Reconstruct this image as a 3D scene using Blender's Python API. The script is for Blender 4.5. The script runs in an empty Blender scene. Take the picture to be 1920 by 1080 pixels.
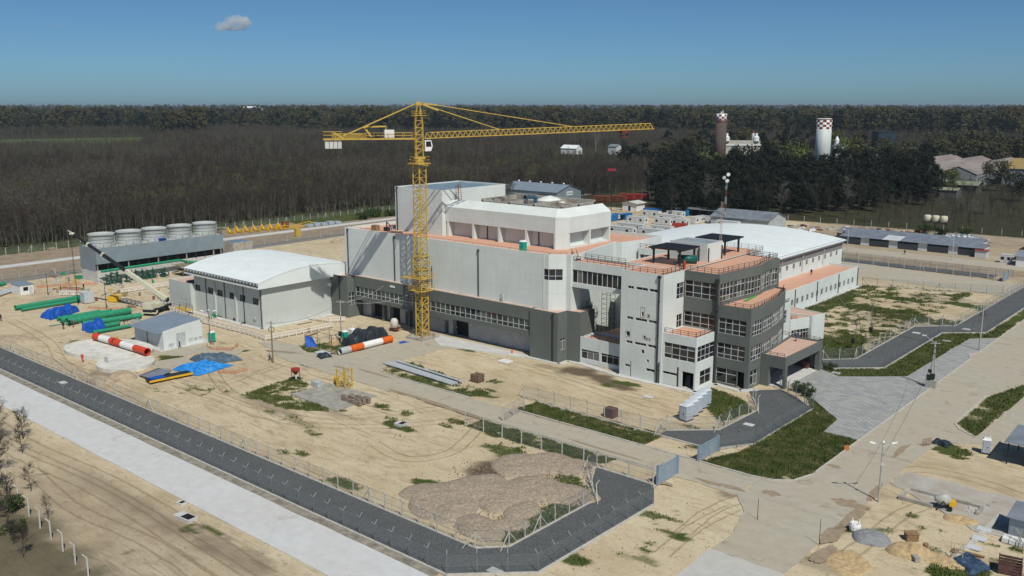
import bpy, bmesh, math, random
import numpy as np
from mathutils import Vector, Matrix, noise as mnoise
R = math.radians
random.seed(7); RNG = np.random.default_rng(11)
sc = bpy.context.scene
COL = sc.collection

# ------------------------------------------------------------------ camera
CF, CYAW, CPIT, CH = 1726.0, R(40.76), math.atan(346.5/1726.0), 50.0
cam = bpy.data.cameras.new('camera'); cam_ob = bpy.data.objects.new('camera', cam); COL.objects.link(cam_ob)
cam.sensor_width = 36.0; cam.lens = 36.0*CF/1920.0; cam.clip_start = 0.5; cam.clip_end = 60000
cam_ob.location = (0, 0, CH); cam_ob.rotation_euler = (R(90)-CPIT, 0, CYAW)
sc.camera = cam_ob
# ------------------------------------------------------------------ world, sun, exposure
SUN_EL, SUN_AZ = R(52), math.atan2(-0.469, 0.883)
wd = bpy.data.worlds.new('World'); sc.world = wd; wd.use_nodes = True
nt = wd.node_tree; nt.nodes.clear()
sky = nt.nodes.new('ShaderNodeTexSky'); sky.sky_type = 'NISHITA'; sky.sun_disc = False
sky.sun_elevation = SUN_EL; sky.sun_rotation = math.pi/2-SUN_AZ
sky.altitude = 50; sky.air_density = 0.6; sky.dust_density = 0.62; sky.ozone_density = 10.0
bg = nt.nodes.new('ShaderNodeBackground'); bg.inputs[1].default_value = 0.076
wo = nt.nodes.new('ShaderNodeOutputWorld')
tint = nt.nodes.new('ShaderNodeMix'); tint.data_type = 'RGBA'; tint.blend_type = 'MULTIPLY'; tint.inputs[0].default_value = 1.0; tint.inputs[7].default_value = (.88, 1.03, .96, 1)  # camera white balance
nt.links.new(sky.outputs[0], tint.inputs[6]); nt.links.new(tint.outputs[2], bg.inputs[0]); nt.links.new(bg.outputs[0], wo.inputs[0])
sl = bpy.data.lights.new('sun', 'SUN'); sl.energy = 3.7; sl.angle = R(0.53); sl.color = (1.0, 0.965, 0.87)
so = bpy.data.objects.new('sun', sl); COL.objects.link(so)
SUNV = Vector((math.cos(SUN_EL)*math.cos(SUN_AZ), math.cos(SUN_EL)*math.sin(SUN_AZ), math.sin(SUN_EL)))
so.rotation_euler = SUNV.to_track_quat('Z', 'Y').to_euler(); so.location = (0, 0, 120)
sc.view_settings.view_transform = 'Standard'; sc.view_settings.look = 'None'
sc.view_settings.exposure = 0.0; sc.view_settings.gamma = 1.0; sc.view_settings.use_curve_mapping = False
cy = sc.cycles
cy.use_denoising = True; cy.max_bounces = 8; cy.diffuse_bounces = 2; cy.glossy_bounces = 2
cy.transparent_max_bounces = 12; cy.transmission_bounces = 2; cy.volume_bounces = 4
cy.caustics_reflective = False; cy.caustics_refractive = False

# ------------------------------------------------------------------ helpers
_F = np.array([-math.sin(CYAW)*math.cos(CPIT), math.cos(CYAW)*math.cos(CPIT), -math.sin(CPIT)])
_RT = np.array([math.cos(CYAW), math.sin(CYAW), 0.]); _DN = np.cross(_F, _RT)
def g(px, py, z=0.0):
    """site survey: place on the level plane z that the photograph shows at (px, py)"""
    d = _F*CF+_RT*(px-960)+_DN*(py-540); t = (z-CH)/d[2]
    return (float(t*d[0]), float(t*d[1]))
KIDS = {}; OFF = {}
def tag(o, label=None, cat=None, group=None, kind=None):
    if label: o['label'] = label
    if cat: o['category'] = cat
    if group: o['group'] = group
    if kind: o['kind'] = kind
    return o
def thing(name, label, cat, loc=(0, 0, 0), rz=0.0, group=None, world=False):
    o = bpy.data.objects.new(name, None); COL.objects.link(o); o.empty_display_size = 0.3
    o.location = loc; o.rotation_euler = (0, 0, rz); tag(o, label, cat, group)
    KIDS[o] = []; OFF[o] = Vector(loc) if world else Vector((0, 0, 0))
    return o
def link(me, name, parent=None):
    o = bpy.data.objects.new(name, me); COL.objects.link(o); KIDS[o] = []
    if parent is not None:
        o.parent = parent; KIDS[parent].append(o); OFF[o] = OFF[parent]
    else: OFF[o] = Vector((0, 0, 0))
    return o
def copy_tree(o, parent=None):
    c = o.copy(); COL.objects.link(c); KIDS[c] = []; OFF[c] = OFF[o]
    if parent is not None: c.parent = parent; KIDS[parent].append(c)
    for k in KIDS[o]: copy_tree(k, c)
    return c
def dup(o, loc, rz=0.0, label=None, group=None, s=None):
    c = copy_tree(o); c.location = loc; c.rotation_euler = (0, 0, rz)
    if s: c.scale = (s, s, s)
    tag(c, label, None, group); return c
class MB:
    def __init__(s): s.v = []; s.f = []; s.m = []; s.mi = 0
    def add(s, vs, fs):
        b = len(s.v); s.v += [tuple(p) for p in vs]; s.f += [tuple(b+i for i in f) for f in fs]; s.m += [s.mi]*len(fs); return s
    def box(s, x0, y0, z0, x1, y1, z1):
        return s.add([(x0,y0,z0),(x1,y0,z0),(x1,y1,z0),(x0,y1,z0),(x0,y0,z1),(x1,y0,z1),(x1,y1,z1),(x0,y1,z1)],
                     [(0,3,2,1),(4,5,6,7),(0,1,5,4),(1,2,6,5),(2,3,7,6),(3,0,4,7)])
    def ob(s, o, d, u0, u1, t0, t1, z0, z1):
        """box on a wall: o wall start, d unit direction, t outward distance"""
        n = (d[1], -d[0]); P = lambda u, t, z: (o[0]+d[0]*u+n[0]*t, o[1]+d[1]*u+n[1]*t, z)
        return s.add([P(u0,t1,z0),P(u1,t1,z0),P(u1,t0,z0),P(u0,t0,z0),P(u0,t1,z1),P(u1,t1,z1),P(u1,t0,z1),P(u0,t0,z1)],
                     [(0,3,2,1),(4,5,6,7),(0,1,5,4),(1,2,6,5),(2,3,7,6),(3,0,4,7)])
    def bar(s, p, q, w, h=None):
        p = Vector(p); q = Vector(q); a = q-p
        if a.length < 1e-6: return s
        a.normalize(); h = h or w
        u = a.cross(Vector((0,0,1)))
        if u.length < 1e-3: u = Vector((1,0,0))
        u.normalize(); v = u.cross(a); u = u*(w/2); v = v*(h/2)
        return s.add([p-u-v,p+u-v,p+u+v,p-u+v,q-u-v,q+u-v,q+u+v,q-u+v],
                     [(0,1,2,3),(7,6,5,4),(0,4,5,1),(1,5,6,2),(2,6,7,3),(3,7,4,0)])
    def tube(s, p, q, r, n=8, r2=None, caps=True, open_=0):
        p = Vector(p); q = Vector(q); a = (q-p).normalized(); r2 = r if r2 is None else r2
        u = a.cross(Vector((0,0,1)))
        if u.length < 1e-3: u = Vector((1,0,0))
        u.normalize(); v = a.cross(u)
        vs = [c+(u*math.cos(2*math.pi*i/n)+v*math.sin(2*math.pi*i/n))*rr for c, rr in ((p,r),(q,r2)) for i in range(n)]
        fs = [(i,(i+1)%n,n+(i+1)%n,n+i) for i in range(n)]
        if caps: fs += [tuple(range(n-1,-1,-1)), tuple(range(n,2*n))]
        return s.add(vs, fs)
    def path(s, pts, r, n=6):
        for a, b in zip(pts[:-1], pts[1:]): s.tube(a, b, r, n)
        return s
    def lathe(s, c, prof, n=24, cap=True):
        vs = []; fs = []; k = len(prof)
        for r, z in prof: vs += [(c[0]+r*math.cos(2*math.pi*i/n), c[1]+r*math.sin(2*math.pi*i/n), c[2]+z) for i in range(n)]
        for j in range(k-1): fs += [(j*n+i, j*n+(i+1)%n, (j+1)*n+(i+1)%n, (j+1)*n+i) for i in range(n)]
        if cap: fs += [tuple(range(n-1,-1,-1)), tuple(range((k-1)*n, k*n))]
        return s.add(vs, fs)
    def prism(s, pts, z0, z1):
        n = len(pts)
        return s.add([(p[0],p[1],z0) for p in pts]+[(p[0],p[1],z1) for p in pts],
                     [tuple(range(n-1,-1,-1)), tuple(range(n,2*n))]+[(i,(i+1)%n,n+(i+1)%n,n+i) for i in range(n)])
    def sheet(s, pts, z):
        return s.add([(p[0],p[1],z) for p in pts], [tuple(range(len(pts)))])
    def mesh(s, name, mats, off=Vector((0,0,0)), smooth=False):
        me = bpy.data.meshes.new(name)
        me.from_pydata([(p[0]-off[0],p[1]-off[1],p[2]-off[2]) for p in s.v], [], s.f)
        for m in (mats if isinstance(mats, (list, tuple)) else [mats]): me.materials.append(m)
        if s.mi or any(s.m): me.polygons.foreach_set('material_index', s.m)
        if smooth: me.polygons.foreach_set('use_smooth', [True]*len(s.f))
        me.update(); return me
    def build(s, name, mats, parent=None, smooth=False):
        off = OFF[parent] if parent is not None else Vector((0,0,0))
        return link(s.mesh(name, mats, off, smooth), name, parent)
def struct(o): o['kind'] = 'structure'; return o
def area2(p): return sum(a[0]*b[1]-b[0]*a[1] for a, b in zip(p, p[1:]+p[:1]))
def ccw(p): p = list(p); return p if area2(p) > 0 else p[::-1]

# ------------------------------------------------------------------ materials
def rgb(h): # sRGB hex -> linear
    return tuple(((int(h[i:i+2],16)/255)/12.92 if int(h[i:i+2],16)/255 <= .04045 else ((int(h[i:i+2],16)/255+.055)/1.055)**2.4) for i in (0,2,4))+(1,)
class NT:
    def __init__(s, name):
        s.m = bpy.data.materials.new(name); s.m.use_nodes = True; s.t = s.m.node_tree; s.t.nodes.clear()
        s.out = s.n('OutputMaterial'); s.b = s.n('BsdfPrincipled'); s.l(s.b.outputs[0], s.out.inputs[0])
        s.pos = s.n('NewGeometry').outputs['Position']
    def n(s, t, **k):
        o = s.t.nodes.new('ShaderNode'+t)
        for a, b in k.items(): setattr(o, a, b)
        return o
    def l(s, a, b): s.t.links.new(a, b)
    def noise(s, scale, detail=5, rough=.55, vec=None, stretch=None, dist=0):
        o = s.n('TexNoise'); o.inputs['Scale'].default_value = scale; o.inputs['Detail'].default_value = detail
        o.inputs['Roughness'].default_value = rough; o.inputs['Distortion'].default_value = dist
        v = vec or s.pos
        if stretch:
            mp = s.n('Mapping'); mp.inputs['Scale'].default_value = stretch; s.l(v, mp.inputs[0]); v = mp.outputs[0]
        s.l(v, o.inputs['Vector']); return o.outputs[0]
    def ramp(s, v, stops):
        o = s.n('ValToRGB'); e = o.color_ramp.elements
        while len(e) < len(stops): e.new(.5)
        for i, (p, c) in enumerate(stops):
            e[i].position = p; e[i].color = c if len(c) == 4 else tuple(c)+(1,)
        s.l(v, o.inputs[0]); return o.outputs[0]
    def mix(s, f, a, b, mode='MIX'):
        o = s.n('Mix', data_type='RGBA', blend_type=mode)
        if isinstance(f, (int, float)): o.inputs[0].default_value = f
        else: s.l(f, o.inputs[0])
        for i, x in ((6, a), (7, b)):
            if isinstance(x, tuple): o.inputs[i].default_value = x if len(x) == 4 else x+(1,)
            else: s.l(x, o.inputs[i])
        return o.outputs[2]
    def math(s, op, a, b=0.0, clamp=False):
        o = s.n('Math', operation=op); o.use_clamp = clamp
        for i, x in ((0, a), (1, b)):
            if isinstance(x, (int, float)): o.inputs[i].default_value = x
            else: s.l(x, o.inputs[i])
        return o.outputs[0]
    def bump(s, h, st=.3, d=.05):
        o = s.n('Bump'); o.inputs['Strength'].default_value = st; o.inputs['Distance'].default_value = d
        s.l(h, o.inputs['Height']); s.l(o.outputs[0], s.b.inputs['Normal']); return o
    def fin(s, col, rough=.8, metal=0., spec=.3):
        if isinstance(col, tuple): s.b.inputs['Base Color'].default_value = col if len(col) == 4 else col+(1,)
        else: s.l(col, s.b.inputs['Base Color'])
        s.b.inputs['Roughness'].default_value = rough; s.b.inputs['Metallic'].default_value = metal
        s.b.inputs['Specular IOR Level'].default_value = spec; return s.m
def sc3(c, k): return tuple(min(1, x*k) for x in c[:3])+(1,)
def M_(name, c, v=.12, scale=.6, rough=.8, metal=0., bump=0., spec=.3, stretch=None, c2=None, detail=5):
    t = NT(name); n = t.noise(scale, detail, stretch=stretch)
    lo = sc3(c, 1-v) if c2 is None else c2; hi = sc3(c, 1+v) if c2 is None else c
    col = t.ramp(n, [(.32, lo), (.68, hi)])
    if bump: t.bump(n, bump, .03)
    return t.fin(col, rough, metal, spec)
def wallpaint(name, c, dirt=.16):
    t = NT(name)
    a = t.noise(.22, 4); b = t.noise(1.3, 6, stretch=(1, 1, .12)); d = t.noise(6, 4)
    col = t.mix(t.ramp(a, [(.3, (0,0,0)), (.75, (1,1,1))]), sc3(c, 1-dirt*.5), sc3(c, 1+dirt*.25))
    col = t.mix(t.ramp(b, [(.5, (0,0,0)), (.8, (dirt*2.2,)*3)]), col, sc3(c, .7))
    w = t.n('TexWave', bands_direction='Z'); w.inputs['Scale'].default_value = .095; w.inputs['Distortion'].default_value = .25; t.l(t.pos, w.inputs['Vector']); col = t.mix(t.ramp(w.outputs[0], [(.0, (dirt*1.6,)*3), (.012, (0,0,0))]), col, sc3(c, .72))
    st = t.noise(.55, 5, .6); col = t.mix(t.ramp(st, [(.58, (0,0,0)), (.8, (dirt*1.8,)*3)]), col, (c[0]*.86, c[1]*.80, c[2]*.70, 1))
    t.bump(d, .12, .01); return t.fin(col, .85, 0, .2)
def corrug(name, c, axis='X', pitch=.25, rough=.45, metal=.35, v=.1):
    t = NT(name); w = t.n('TexWave', bands_direction=axis); w.inputs['Scale'].default_value = 1/pitch*.314/1.0
    t.l(t.pos, w.inputs['Vector']); n = t.noise(.35, 6); m = t.noise(3, 4, stretch=(.4, .4, 2))
    col = t.ramp(n, [(.3, sc3(c, 1-v)), (.7, sc3(c, 1+v))]); col = t.mix(t.ramp(m, [(.55, (0,0,0)), (.9, (.35,)*3)]), col, sc3(c, .6))
    t.bump(w.outputs[0], .55, .04); return t.fin(col, rough, metal, .4)
WHITE = wallpaint('white_paint', (.69, .73, .70)); LGREY = wallpaint('light_grey_paint', (.56, .595, .57), .12)
GREY = wallpaint('grey_paint', (.145, .160, .148), .2); CONC = M_('raw_concrete', (.38, .355, .31), .25, .8, .9, bump=.2)
PALEC = M_('pale_concrete', (.56, .555, .53), .12, .5, .85, bump=.15)
def tiles(name, c, s=.3):
    t = NT(name); b = t.n('TexBrick'); b.offset = 0; b.inputs['Scale'].default_value = 1
    b.inputs['Brick Width'].default_value = s; b.inputs['Row Height'].default_value = s; b.inputs['Mortar Size'].default_value = .012
    b.inputs['Color1'].default_value = sc3(c, .93); b.inputs['Color2'].default_value = sc3(c, 1.07); b.inputs['Mortar'].default_value = sc3(c, .62)
    t.l(t.pos, b.inputs['Vector']); n = t.noise(.35, 5)
    col = t.mix(t.ramp(n, [(.35, (.0,)*3), (.75, (.35,)*3)]), b.outputs[0], sc3((.62, .5, .42), 1))
    return t.fin(col, .8, 0, .25)
TERRA = tiles('terracotta_tile', (.66, .355, .235)); TERRA2 = tiles('pink_terracotta', (.62, .41, .32))
ROOFW = M_('white_sheet_roof', (.77, .82, .81), .04, .25, .55, spec=.35)
ROOFB = corrug('blue_grey_sheet', (.30, .36, .42), 'X', .5, .45, .3)
CLADX = corrug('cladding_grey', (.27, .335, .375), 'Y', .5, .5, .25); CLADW = corrug('cladding_white', (.62, .64, .64), 'X', .3, .5, .1)
SHEET = corrug('zinc_sheet', (.40, .43, .45), 'X', .25, .4, .55, .25)
YEL = M_('yellow_paint', (.64, .45, .095), .25, 2, .5, c2=(.47, .31, .06, 1)); YEL2 = M_('bright_yellow', (.72, .42, .02), .1, 2, .5)
STEEL = M_('dark_steel', (.035, .037, .04), .3, 2, .5, .3); GALV = M_('galvanised', (.50, .53, .54), .15, 2, .5, .15)
FRAME = M_('window_frame', (.56, .57, .56), .05, 2, .5); BLK = M_('black', (.012, .013, .015), .3, 1, .7)
PIPE = M_('downpipe', (.03, .032, .035), .3, 2, .6); POSTC = M_('concrete_post', (.52, .50, .45), .15, 3, .9)
GREENP = M_('green_pipe', (.03, .27, .145), .15, 1.5, .45); TEAL = M_('toilet_green', (.01, .36, .26), .08, 2, .45)
ORANGE = M_('signal_orange', (.70, .13, .02), .12, 2, .5); REDW = M_('signal_red', (.62, .07, .03), .15, 2, .5)
GLOSSW = M_('gloss_white', (.78, .78, .76), .06, 1, .4); TARPB = M_('blue_tarp', (.012, .09, .42), .3, 1.5, .45, bump=.4)
TARPL = M_('light_blue_tarp', (.03, .24, .62), .35, 1.2, .4, bump=.5); TARPK = M_('black_tarp', (.03, .037, .045), .35, 2, .4, bump=.5)
CREAM = M_('cream_paint', (.62, .60, .46), .08, 2, .45); RUBBER = M_('rubber', (.018, .018, .018), .2, 4, .85)
RUST = M_('rust', (.20, .075, .035), .4, 2, .85); REDP = M_('red_paint', (.36, .045, .03), .25, 1, .6)
BLUEC = M_('blue_container', (.02, .15, .38), .2, 1, .55); WOOD = M_('timber', (.27, .17, .09), .3, 3, .9)
ORNET = M_('orange_net', (.55, .16, .07), .2, 3, .9); PAINTW = M_('white_timber', (.74, .69, .64), .1, 3, .8)
def glass(name, c, rough=.06):
    t = NT(name); n = t.noise(.35, 3); return t.fin(t.ramp(n, [(.35, sc3(c, .6)), (.7, sc3(c, 1.4))]), rough, 0, .55)
GL = [glass('window_glass', (.012, .016, .018)), glass('window_glass_warm', (.022, .018, .017), .1), glass('window_glass_blue', (.02, .026, .034), .05)]
GL += [GL[0], GL[2], GL[0], M_('drawn_blind', (.16,.16,.15), .2, 2, .35, spec=.5)]
GLG = [glass('greenish_glass', (.035, .055, .05), .08), glass('greenish_glass_dark', (.02, .035, .032), .06), glass('greenish_glass_pale', (.07, .095, .085), .1)]
def cover(name, c, fac):
    m = bpy.data.materials.new(name); m.use_nodes = True; t = m.node_tree; t.nodes.clear()
    o = t.nodes.new('ShaderNodeOutputMaterial'); a = t.nodes.new('ShaderNodeBsdfTransparent'); b = t.nodes.new('ShaderNodeBsdfDiffuse')
    b.inputs[0].default_value = c; x = t.nodes.new('ShaderNodeMixShader')
    ge = t.nodes.new('ShaderNodeNewGeometry'); w = t.nodes.new('ShaderNodeTexNoise'); w.inputs['Scale'].default_value = 3
    mr = t.nodes.new('ShaderNodeMapRange'); mr.inputs[1].default_value = .3; mr.inputs[2].default_value = .7; mr.inputs[3].default_value = fac*.7; mr.inputs[4].default_value = fac*1.3
    t.links.new(ge.outputs['Position'], w.inputs['Vector']); t.links.new(w.outputs[0], mr.inputs[0]); t.links.new(mr.outputs[0], x.inputs[0])
    t.links.new(a.outputs[0], x.inputs[1]); t.links.new(b.outputs[0], x.inputs[2]); t.links.new(x.outputs[0], o.inputs[0]); return m
MESHW = cover('chain_link', (.20, .23, .25, 1), .16)
ONET = cover('orange_safety_net', (.55, .14, .06, 1), .45)

# ================================================================== ground and pavements
def vnoise(x, y, seed=0):
    xi = np.floor(x).astype(np.int64); yi = np.floor(y).astype(np.int64); xf = x-xi; yf = y-yi
    def h(a, b):
        n = (a*374761393+b*668265263+seed*974634777) & 0xffffffff; n = ((n ^ (n >> 13))*1274126177) & 0xffffffff
        return ((n ^ (n >> 16)) & 0xffff)/65535.0
    u = xf*xf*(3-2*xf); v = yf*yf*(3-2*yf)
    return (h(xi,yi)*(1-u)+h(xi+1,yi)*u)*(1-v)+(h(xi,yi+1)*(1-u)+h(xi+1,yi+1)*u)*v
def fbm(x, y, s, o=4, seed=0):
    t = 0; a = .5; n = 0
    for i in range(o): t = t+a*vnoise(x*s, y*s, seed+i); n += a; a *= .5; s *= 2.03
    return t/n
def inpoly(x, y, pts):
    c = np.zeros(x.shape, bool)
    for (x0, y0), (x1, y1) in zip(pts, pts[1:]+pts[:1]):
        if y0 == y1: continue
        k = ((y0 > y) != (y1 > y)) & (x < (x1-x0)*(y-y0)/(y1-y0)+x0); c ^= k
    return c
# what grows and lies where: (polygon, strength)
GRASS = [
 ([(-60.5,111.4),(-57.7,118),(-57.6,143.3),(-62,150.8),(-52.6,141),(-52,134.2),(-46.5,134.2),(-46.5,117),(-47.6,113.4),(-50,111.4)], .95),
 ([(-95,111.3),(-70,111.3),(-70,116.3),(-95,116.3)], .85), ([(-70,111.3),(-62.5,111.3),(-63.5,116),(-70,116.3)], .5),
 ([(-95.6,100.2),(-95.6,103.7),(-70,103.7),(-71,99.9)], .8), ([(-70,100),(-61,100),(-61,103.7),(-70,103.7)], .4),
 ([(-65.8,167.4),(-57.2,175.2),(-57.2,212),(-49.7,218.6),(-49.2,330),(-46.6,330),(-46.6,216.2),(-51.2,211),(-52.1,173.2),(-61.4,165)], .95),
 ([(-90.8,200),(-90.8,256),(-86,257),(-85.5,200)], .95), ([(-86,186),(-86,262),(-64,264),(-64,180),(-74,180)], .64),
 ([(-76,176),(-66,170),(-64,184),(-70,200),(-78,192)], .9),
 ([g(1333,727),g(1395,748),g(1408,772),g(1352,792),g(1325,765)], .93),
 ([(-37.2,151.8),(-33.5,147.6),(-32.6,173),(-33.8,184),(-37.2,170)], .93),
 ([(-69,74.5),(-64.5,74.5),(-64.5,91),(-70,95.5),(-75,97),(-71,91),(-68,88)], .9),
 ([(-57.3,72),(-57.3,98),(-53.5,98),(-54.5,84),(-55.5,72)], .42), ([(-205,71.4),(-66,71.4),(-66,73.4),(-205,73.4)], .45),
 ([(-131,110.9),(-131,118),(-129,119.5),(-105,115),(-105,110.9)], .72),
 ([(-157,111),(-150,110.6),(-144,114),(-144,123),(-152,121)], .75),
 ([g(480,730),g(560,705),g(600,760),g(620,772),g(540,768),g(450,740)], .74), ([g(300,650),g(345,655),g(340,675),g(300,688)], .9),
 ([g(255,705),g(280,715),g(420,725),g(440,740),g(300,745)], .55), ([g(110,640),g(160,632),g(150,650),g(105,655)], .6),
 ([(-348,60),(-329,100),(-329,330),(-348,330)], .9), ([(-329,234),(-313,234),(-311,330),(-329,330)], .9),
 ([(-37,88),(-18,88),(-16,107),(-22,108),(-30,100),(-37,99)], .28), ([g(1730,840),g(1770,828),g(1825,850),g(1800,862)], .8),
 ([g(1735,1065),g(1770,1050),g(1850,1068),g(1850,1085),g(1740,1085)], .85), ([g(1860,1000),g(1920,1020),g(1920,1090),g(1850,1060)], .6),
 ([(-112,286),(-60,282),(-60,290),(-112,292)], .6), ([(-140,384),(-60,384),(-60,640),(-250,640)], .45), ([(-330,330),(-150,385),(-150,470),(-330,470)], .6),
 ([(-134,392),(-70,382),(-60,400),(-130,420)], .5),
 ([(-96,141),(-96,136.5),(-84,136),(-78,133),(-77,136),(-93,139)], .5), ([(-120,135.5),(-104,136.5),(-104,134),(-118,134)], .4), ([(-145,56),(-90,44),(-160,40)], .5)]
GBLOB = [(750,800,3,1.2,.95),(870,655,2.5,1,.7),(1180,720,3,1,.9),(1385,865,2,1,.6),(1560,985,3,1,.5),(930,715,2,1.5,.5),(905,740,3,1.2,.6),(760,775,1.5,1,.5),
         (800,908,2.2,1.2,.8),(560,790,5,1.5,.35),(640,905,3,1,.6),(1070,1045,2.2,1.2,.85),(1040,660,2.2,1,.8),(500,600,3,1,.3),(1730,700,2,2,.3),(985,990,1,1,.5),(940,840,4,2,.6),
         (1640,580,10,4,.9),(1720,598,8,4,.85),(1580,660,5,4,.85),(1690,560,9,2.5,.7),(1830,575,8,3,.8),(1600,690,4,3,.9)]
_r = random.Random(3)
for _i in range(90):
    _p = (_r.uniform(330,1330), _r.uniform(600,1060)); GBLOB.append((_p[0], _p[1], _r.uniform(.5,2.2), _r.uniform(.4,1.0), _r.uniform(.35,.75)))
for _i in range(26): GBLOB.append((_r.uniform(1360,1900), _r.uniform(880,1075), _r.uniform(.4,1.6), _r.uniform(.3,.9), _r.uniform(.3,.6)))
DARK = [(905,880,3.6,3.2,1.),(1105,702,7,3.2,.95),(1155,722,5.5,1.8,.95),(1040,690,5,1.5,.5),(1690,600,13,9,.42),(1760,560,14,6,.4),(1600,640,8,6,.4),(1640,420,16,5,.6),(1750,425,20,4,.6),(1560,415,10,3,.5),(960,640,4,.8,.3),(540,660,4,.8,.4),(1360,925,1.6,.8,.7),(1590,945,2.2,1.6,.8),(1580,985,1.5,4,.7),(1540,1060,5,2,.4),
        (500,760,10,1.2,.45),(620,770,9,1.,.4),(190,700,4,1.6,.6),(160,665,5,2,.45),(700,690,12,.5,.5),(800,745,12,.5,.55),(880,775,8,.5,.5),(320,985,10,1.5,.35),(420,1030,9,2,.45),
        (220,930,10,1.5,.3),(100,560,12,4,.25),(520,640,4,.8,.35),(1480,985,3,5,.2),(1640,925,3,1,.3),(1700,800,3,.4,.4),(1000,880,8,3,.3)]
def masks(x, y):
    n1 = fbm(x, y, .35, 4, 3); n2 = fbm(x, y, 1.1, 3, 9); n3 = fbm(x, y, .06, 3, 21)
    gr = np.zeros(x.shape); dk = np.zeros(x.shape)
    for p, s in GRASS:
        xs_ = [a[0] for a in p]; ys_ = [a[1] for a in p]
        k = np.where((x > min(xs_)-3) & (x < max(xs_)+3) & (y > min(ys_)-3) & (y < max(ys_)+3))[0]
        if not len(k): continue
        amp = .3 if s > .9 else 1.4
        i = inpoly(x[k]+(n1[k]-.5)*amp, y[k]+(n2[k]-.5)*amp, p)
        v = np.clip((s*1.25-.55*n1[k]-.55*n2[k]-.05)*3.2-.4, 0, 1) if s < .9 else np.clip(1.35-.9*np.abs(n1[k]*1.2-.2)-.25*n2[k]-1.6*np.clip(fbm(x[k], y[k], .16, 3, 33)-.52, 0, 1), .12, 1)
        gr[k] = np.maximum(gr[k], i*v)
    for px, py, rx, ry, s in GBLOB:
        cx, cy_ = g(px, py); q = ((x-cx)/rx)**2+((y-cy_)/ry)**2; gr = np.maximum(gr, np.clip((1.25-np.sqrt(q)-(n1-.5)*1.6-(n2-.5)*1.2)*2, 0, 1)*s)
    for px, py, rx, ry, s in DARK:
        cx, cy_ = g(px, py); q = ((x-cx)/rx)**2+((y-cy_)/ry)**2; dk = np.maximum(dk, np.clip((1.15-np.sqrt(q)-(n1-.5)*1.5)*2, 0, 1)*s)
    grey = np.zeros(x.shape)
    grey = np.maximum(grey, np.clip((55.9-y)/3+n1-.6, 0, 1)*np.clip(.1+n3, 0, 1)*.6)
    grey = np.maximum(grey, ((x < -281) & (x > -330)).astype(float)*.95)
    grey = np.maximum(grey, ((y > 298) & (y < 309) & (x > -230)).astype(float)*.8)
    grey = np.maximum(grey, np.clip((y-268)/10, 0, 1)*(x > -160)*np.clip(.25+n3*.7, 0, .75))
    pl = 378+(x+190)*.08
    wood = np.clip(np.maximum((-337-x)/3, (y-600)/60)+n1-.4, 0, 1); wood = np.maximum(wood, np.clip((y-pl)/4+n1-.3, 0, 1)*((x < -60)))
    wood = np.maximum(wood, np.clip((44.5-y-(x+120)*.03)/4+n1*1.6-.9, 0, 1)*(x < -85)*.75); wood = np.clip(wood, 0, 1)
    return gr, dk, grey, wood
def grid_lines(a, b, st, far, n=16):
    l = list(np.arange(a, b+1e-6, st)); w = b-a
    lo = [a-(abs(far[0]-a))*((i+1)/n)**3.2 for i in range(n)]; hi = [l[-1]+(far[1]-l[-1])*((i+1)/n)**3.2 for i in range(n)]
    return np.array(lo[::-1]+l+hi)
xs = grid_lines(-345, -12, .8, (-16000, 14000)); ys = grid_lines(38, 400, .8, (-3000, 24000))
xs = np.unique(np.concatenate([xs, np.arange(-600, -346, 6), np.arange(-11, 60, 5)])); ys = np.unique(np.concatenate([ys, np.arange(402, 760, 4)]))
XX, YY = np.meshgrid(xs, ys); fx, fy = XX.ravel(), YY.ravel(); nx, ny = len(xs), len(ys)
gr, dk, gy, wood = masks(fx, fy)
fz = (fbm(fx, fy, .5, 3, 5)-.5)*.10*((fx > -345) & (fx < -12) & (fy > 38) & (fy < 400))-.06
me = bpy.data.meshes.new('ground'); nq = (nx-1)*(ny-1)
me.vertices.add(nx*ny); me.vertices.foreach_set('co', np.stack([fx, fy, fz], 1).astype(np.float32).ravel())
ii = (np.arange(ny-1)[:, None]*nx+np.arange(nx-1)[None]).ravel()
q = np.stack([ii, ii+1, ii+nx+1, ii+nx], 1).astype(np.int32)
me.loops.add(nq*4); me.loops.foreach_set('vertex_index', q.ravel()); me.polygons.add(nq)
me.polygons.foreach_set('loop_start', np.arange(0, nq*4, 4, dtype=np.int32)); me.polygons.foreach_set('loop_total', np.full(nq, 4, np.int32))
at = me.attributes.new('gm', 'FLOAT_COLOR', 'POINT'); at.data.foreach_set('color', np.stack([gr, dk, gy, wood], 1).astype(np.float32).ravel())
me.update(calc_edges=True); me.polygons.foreach_set('use_smooth', np.ones(nq, bool))
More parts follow.
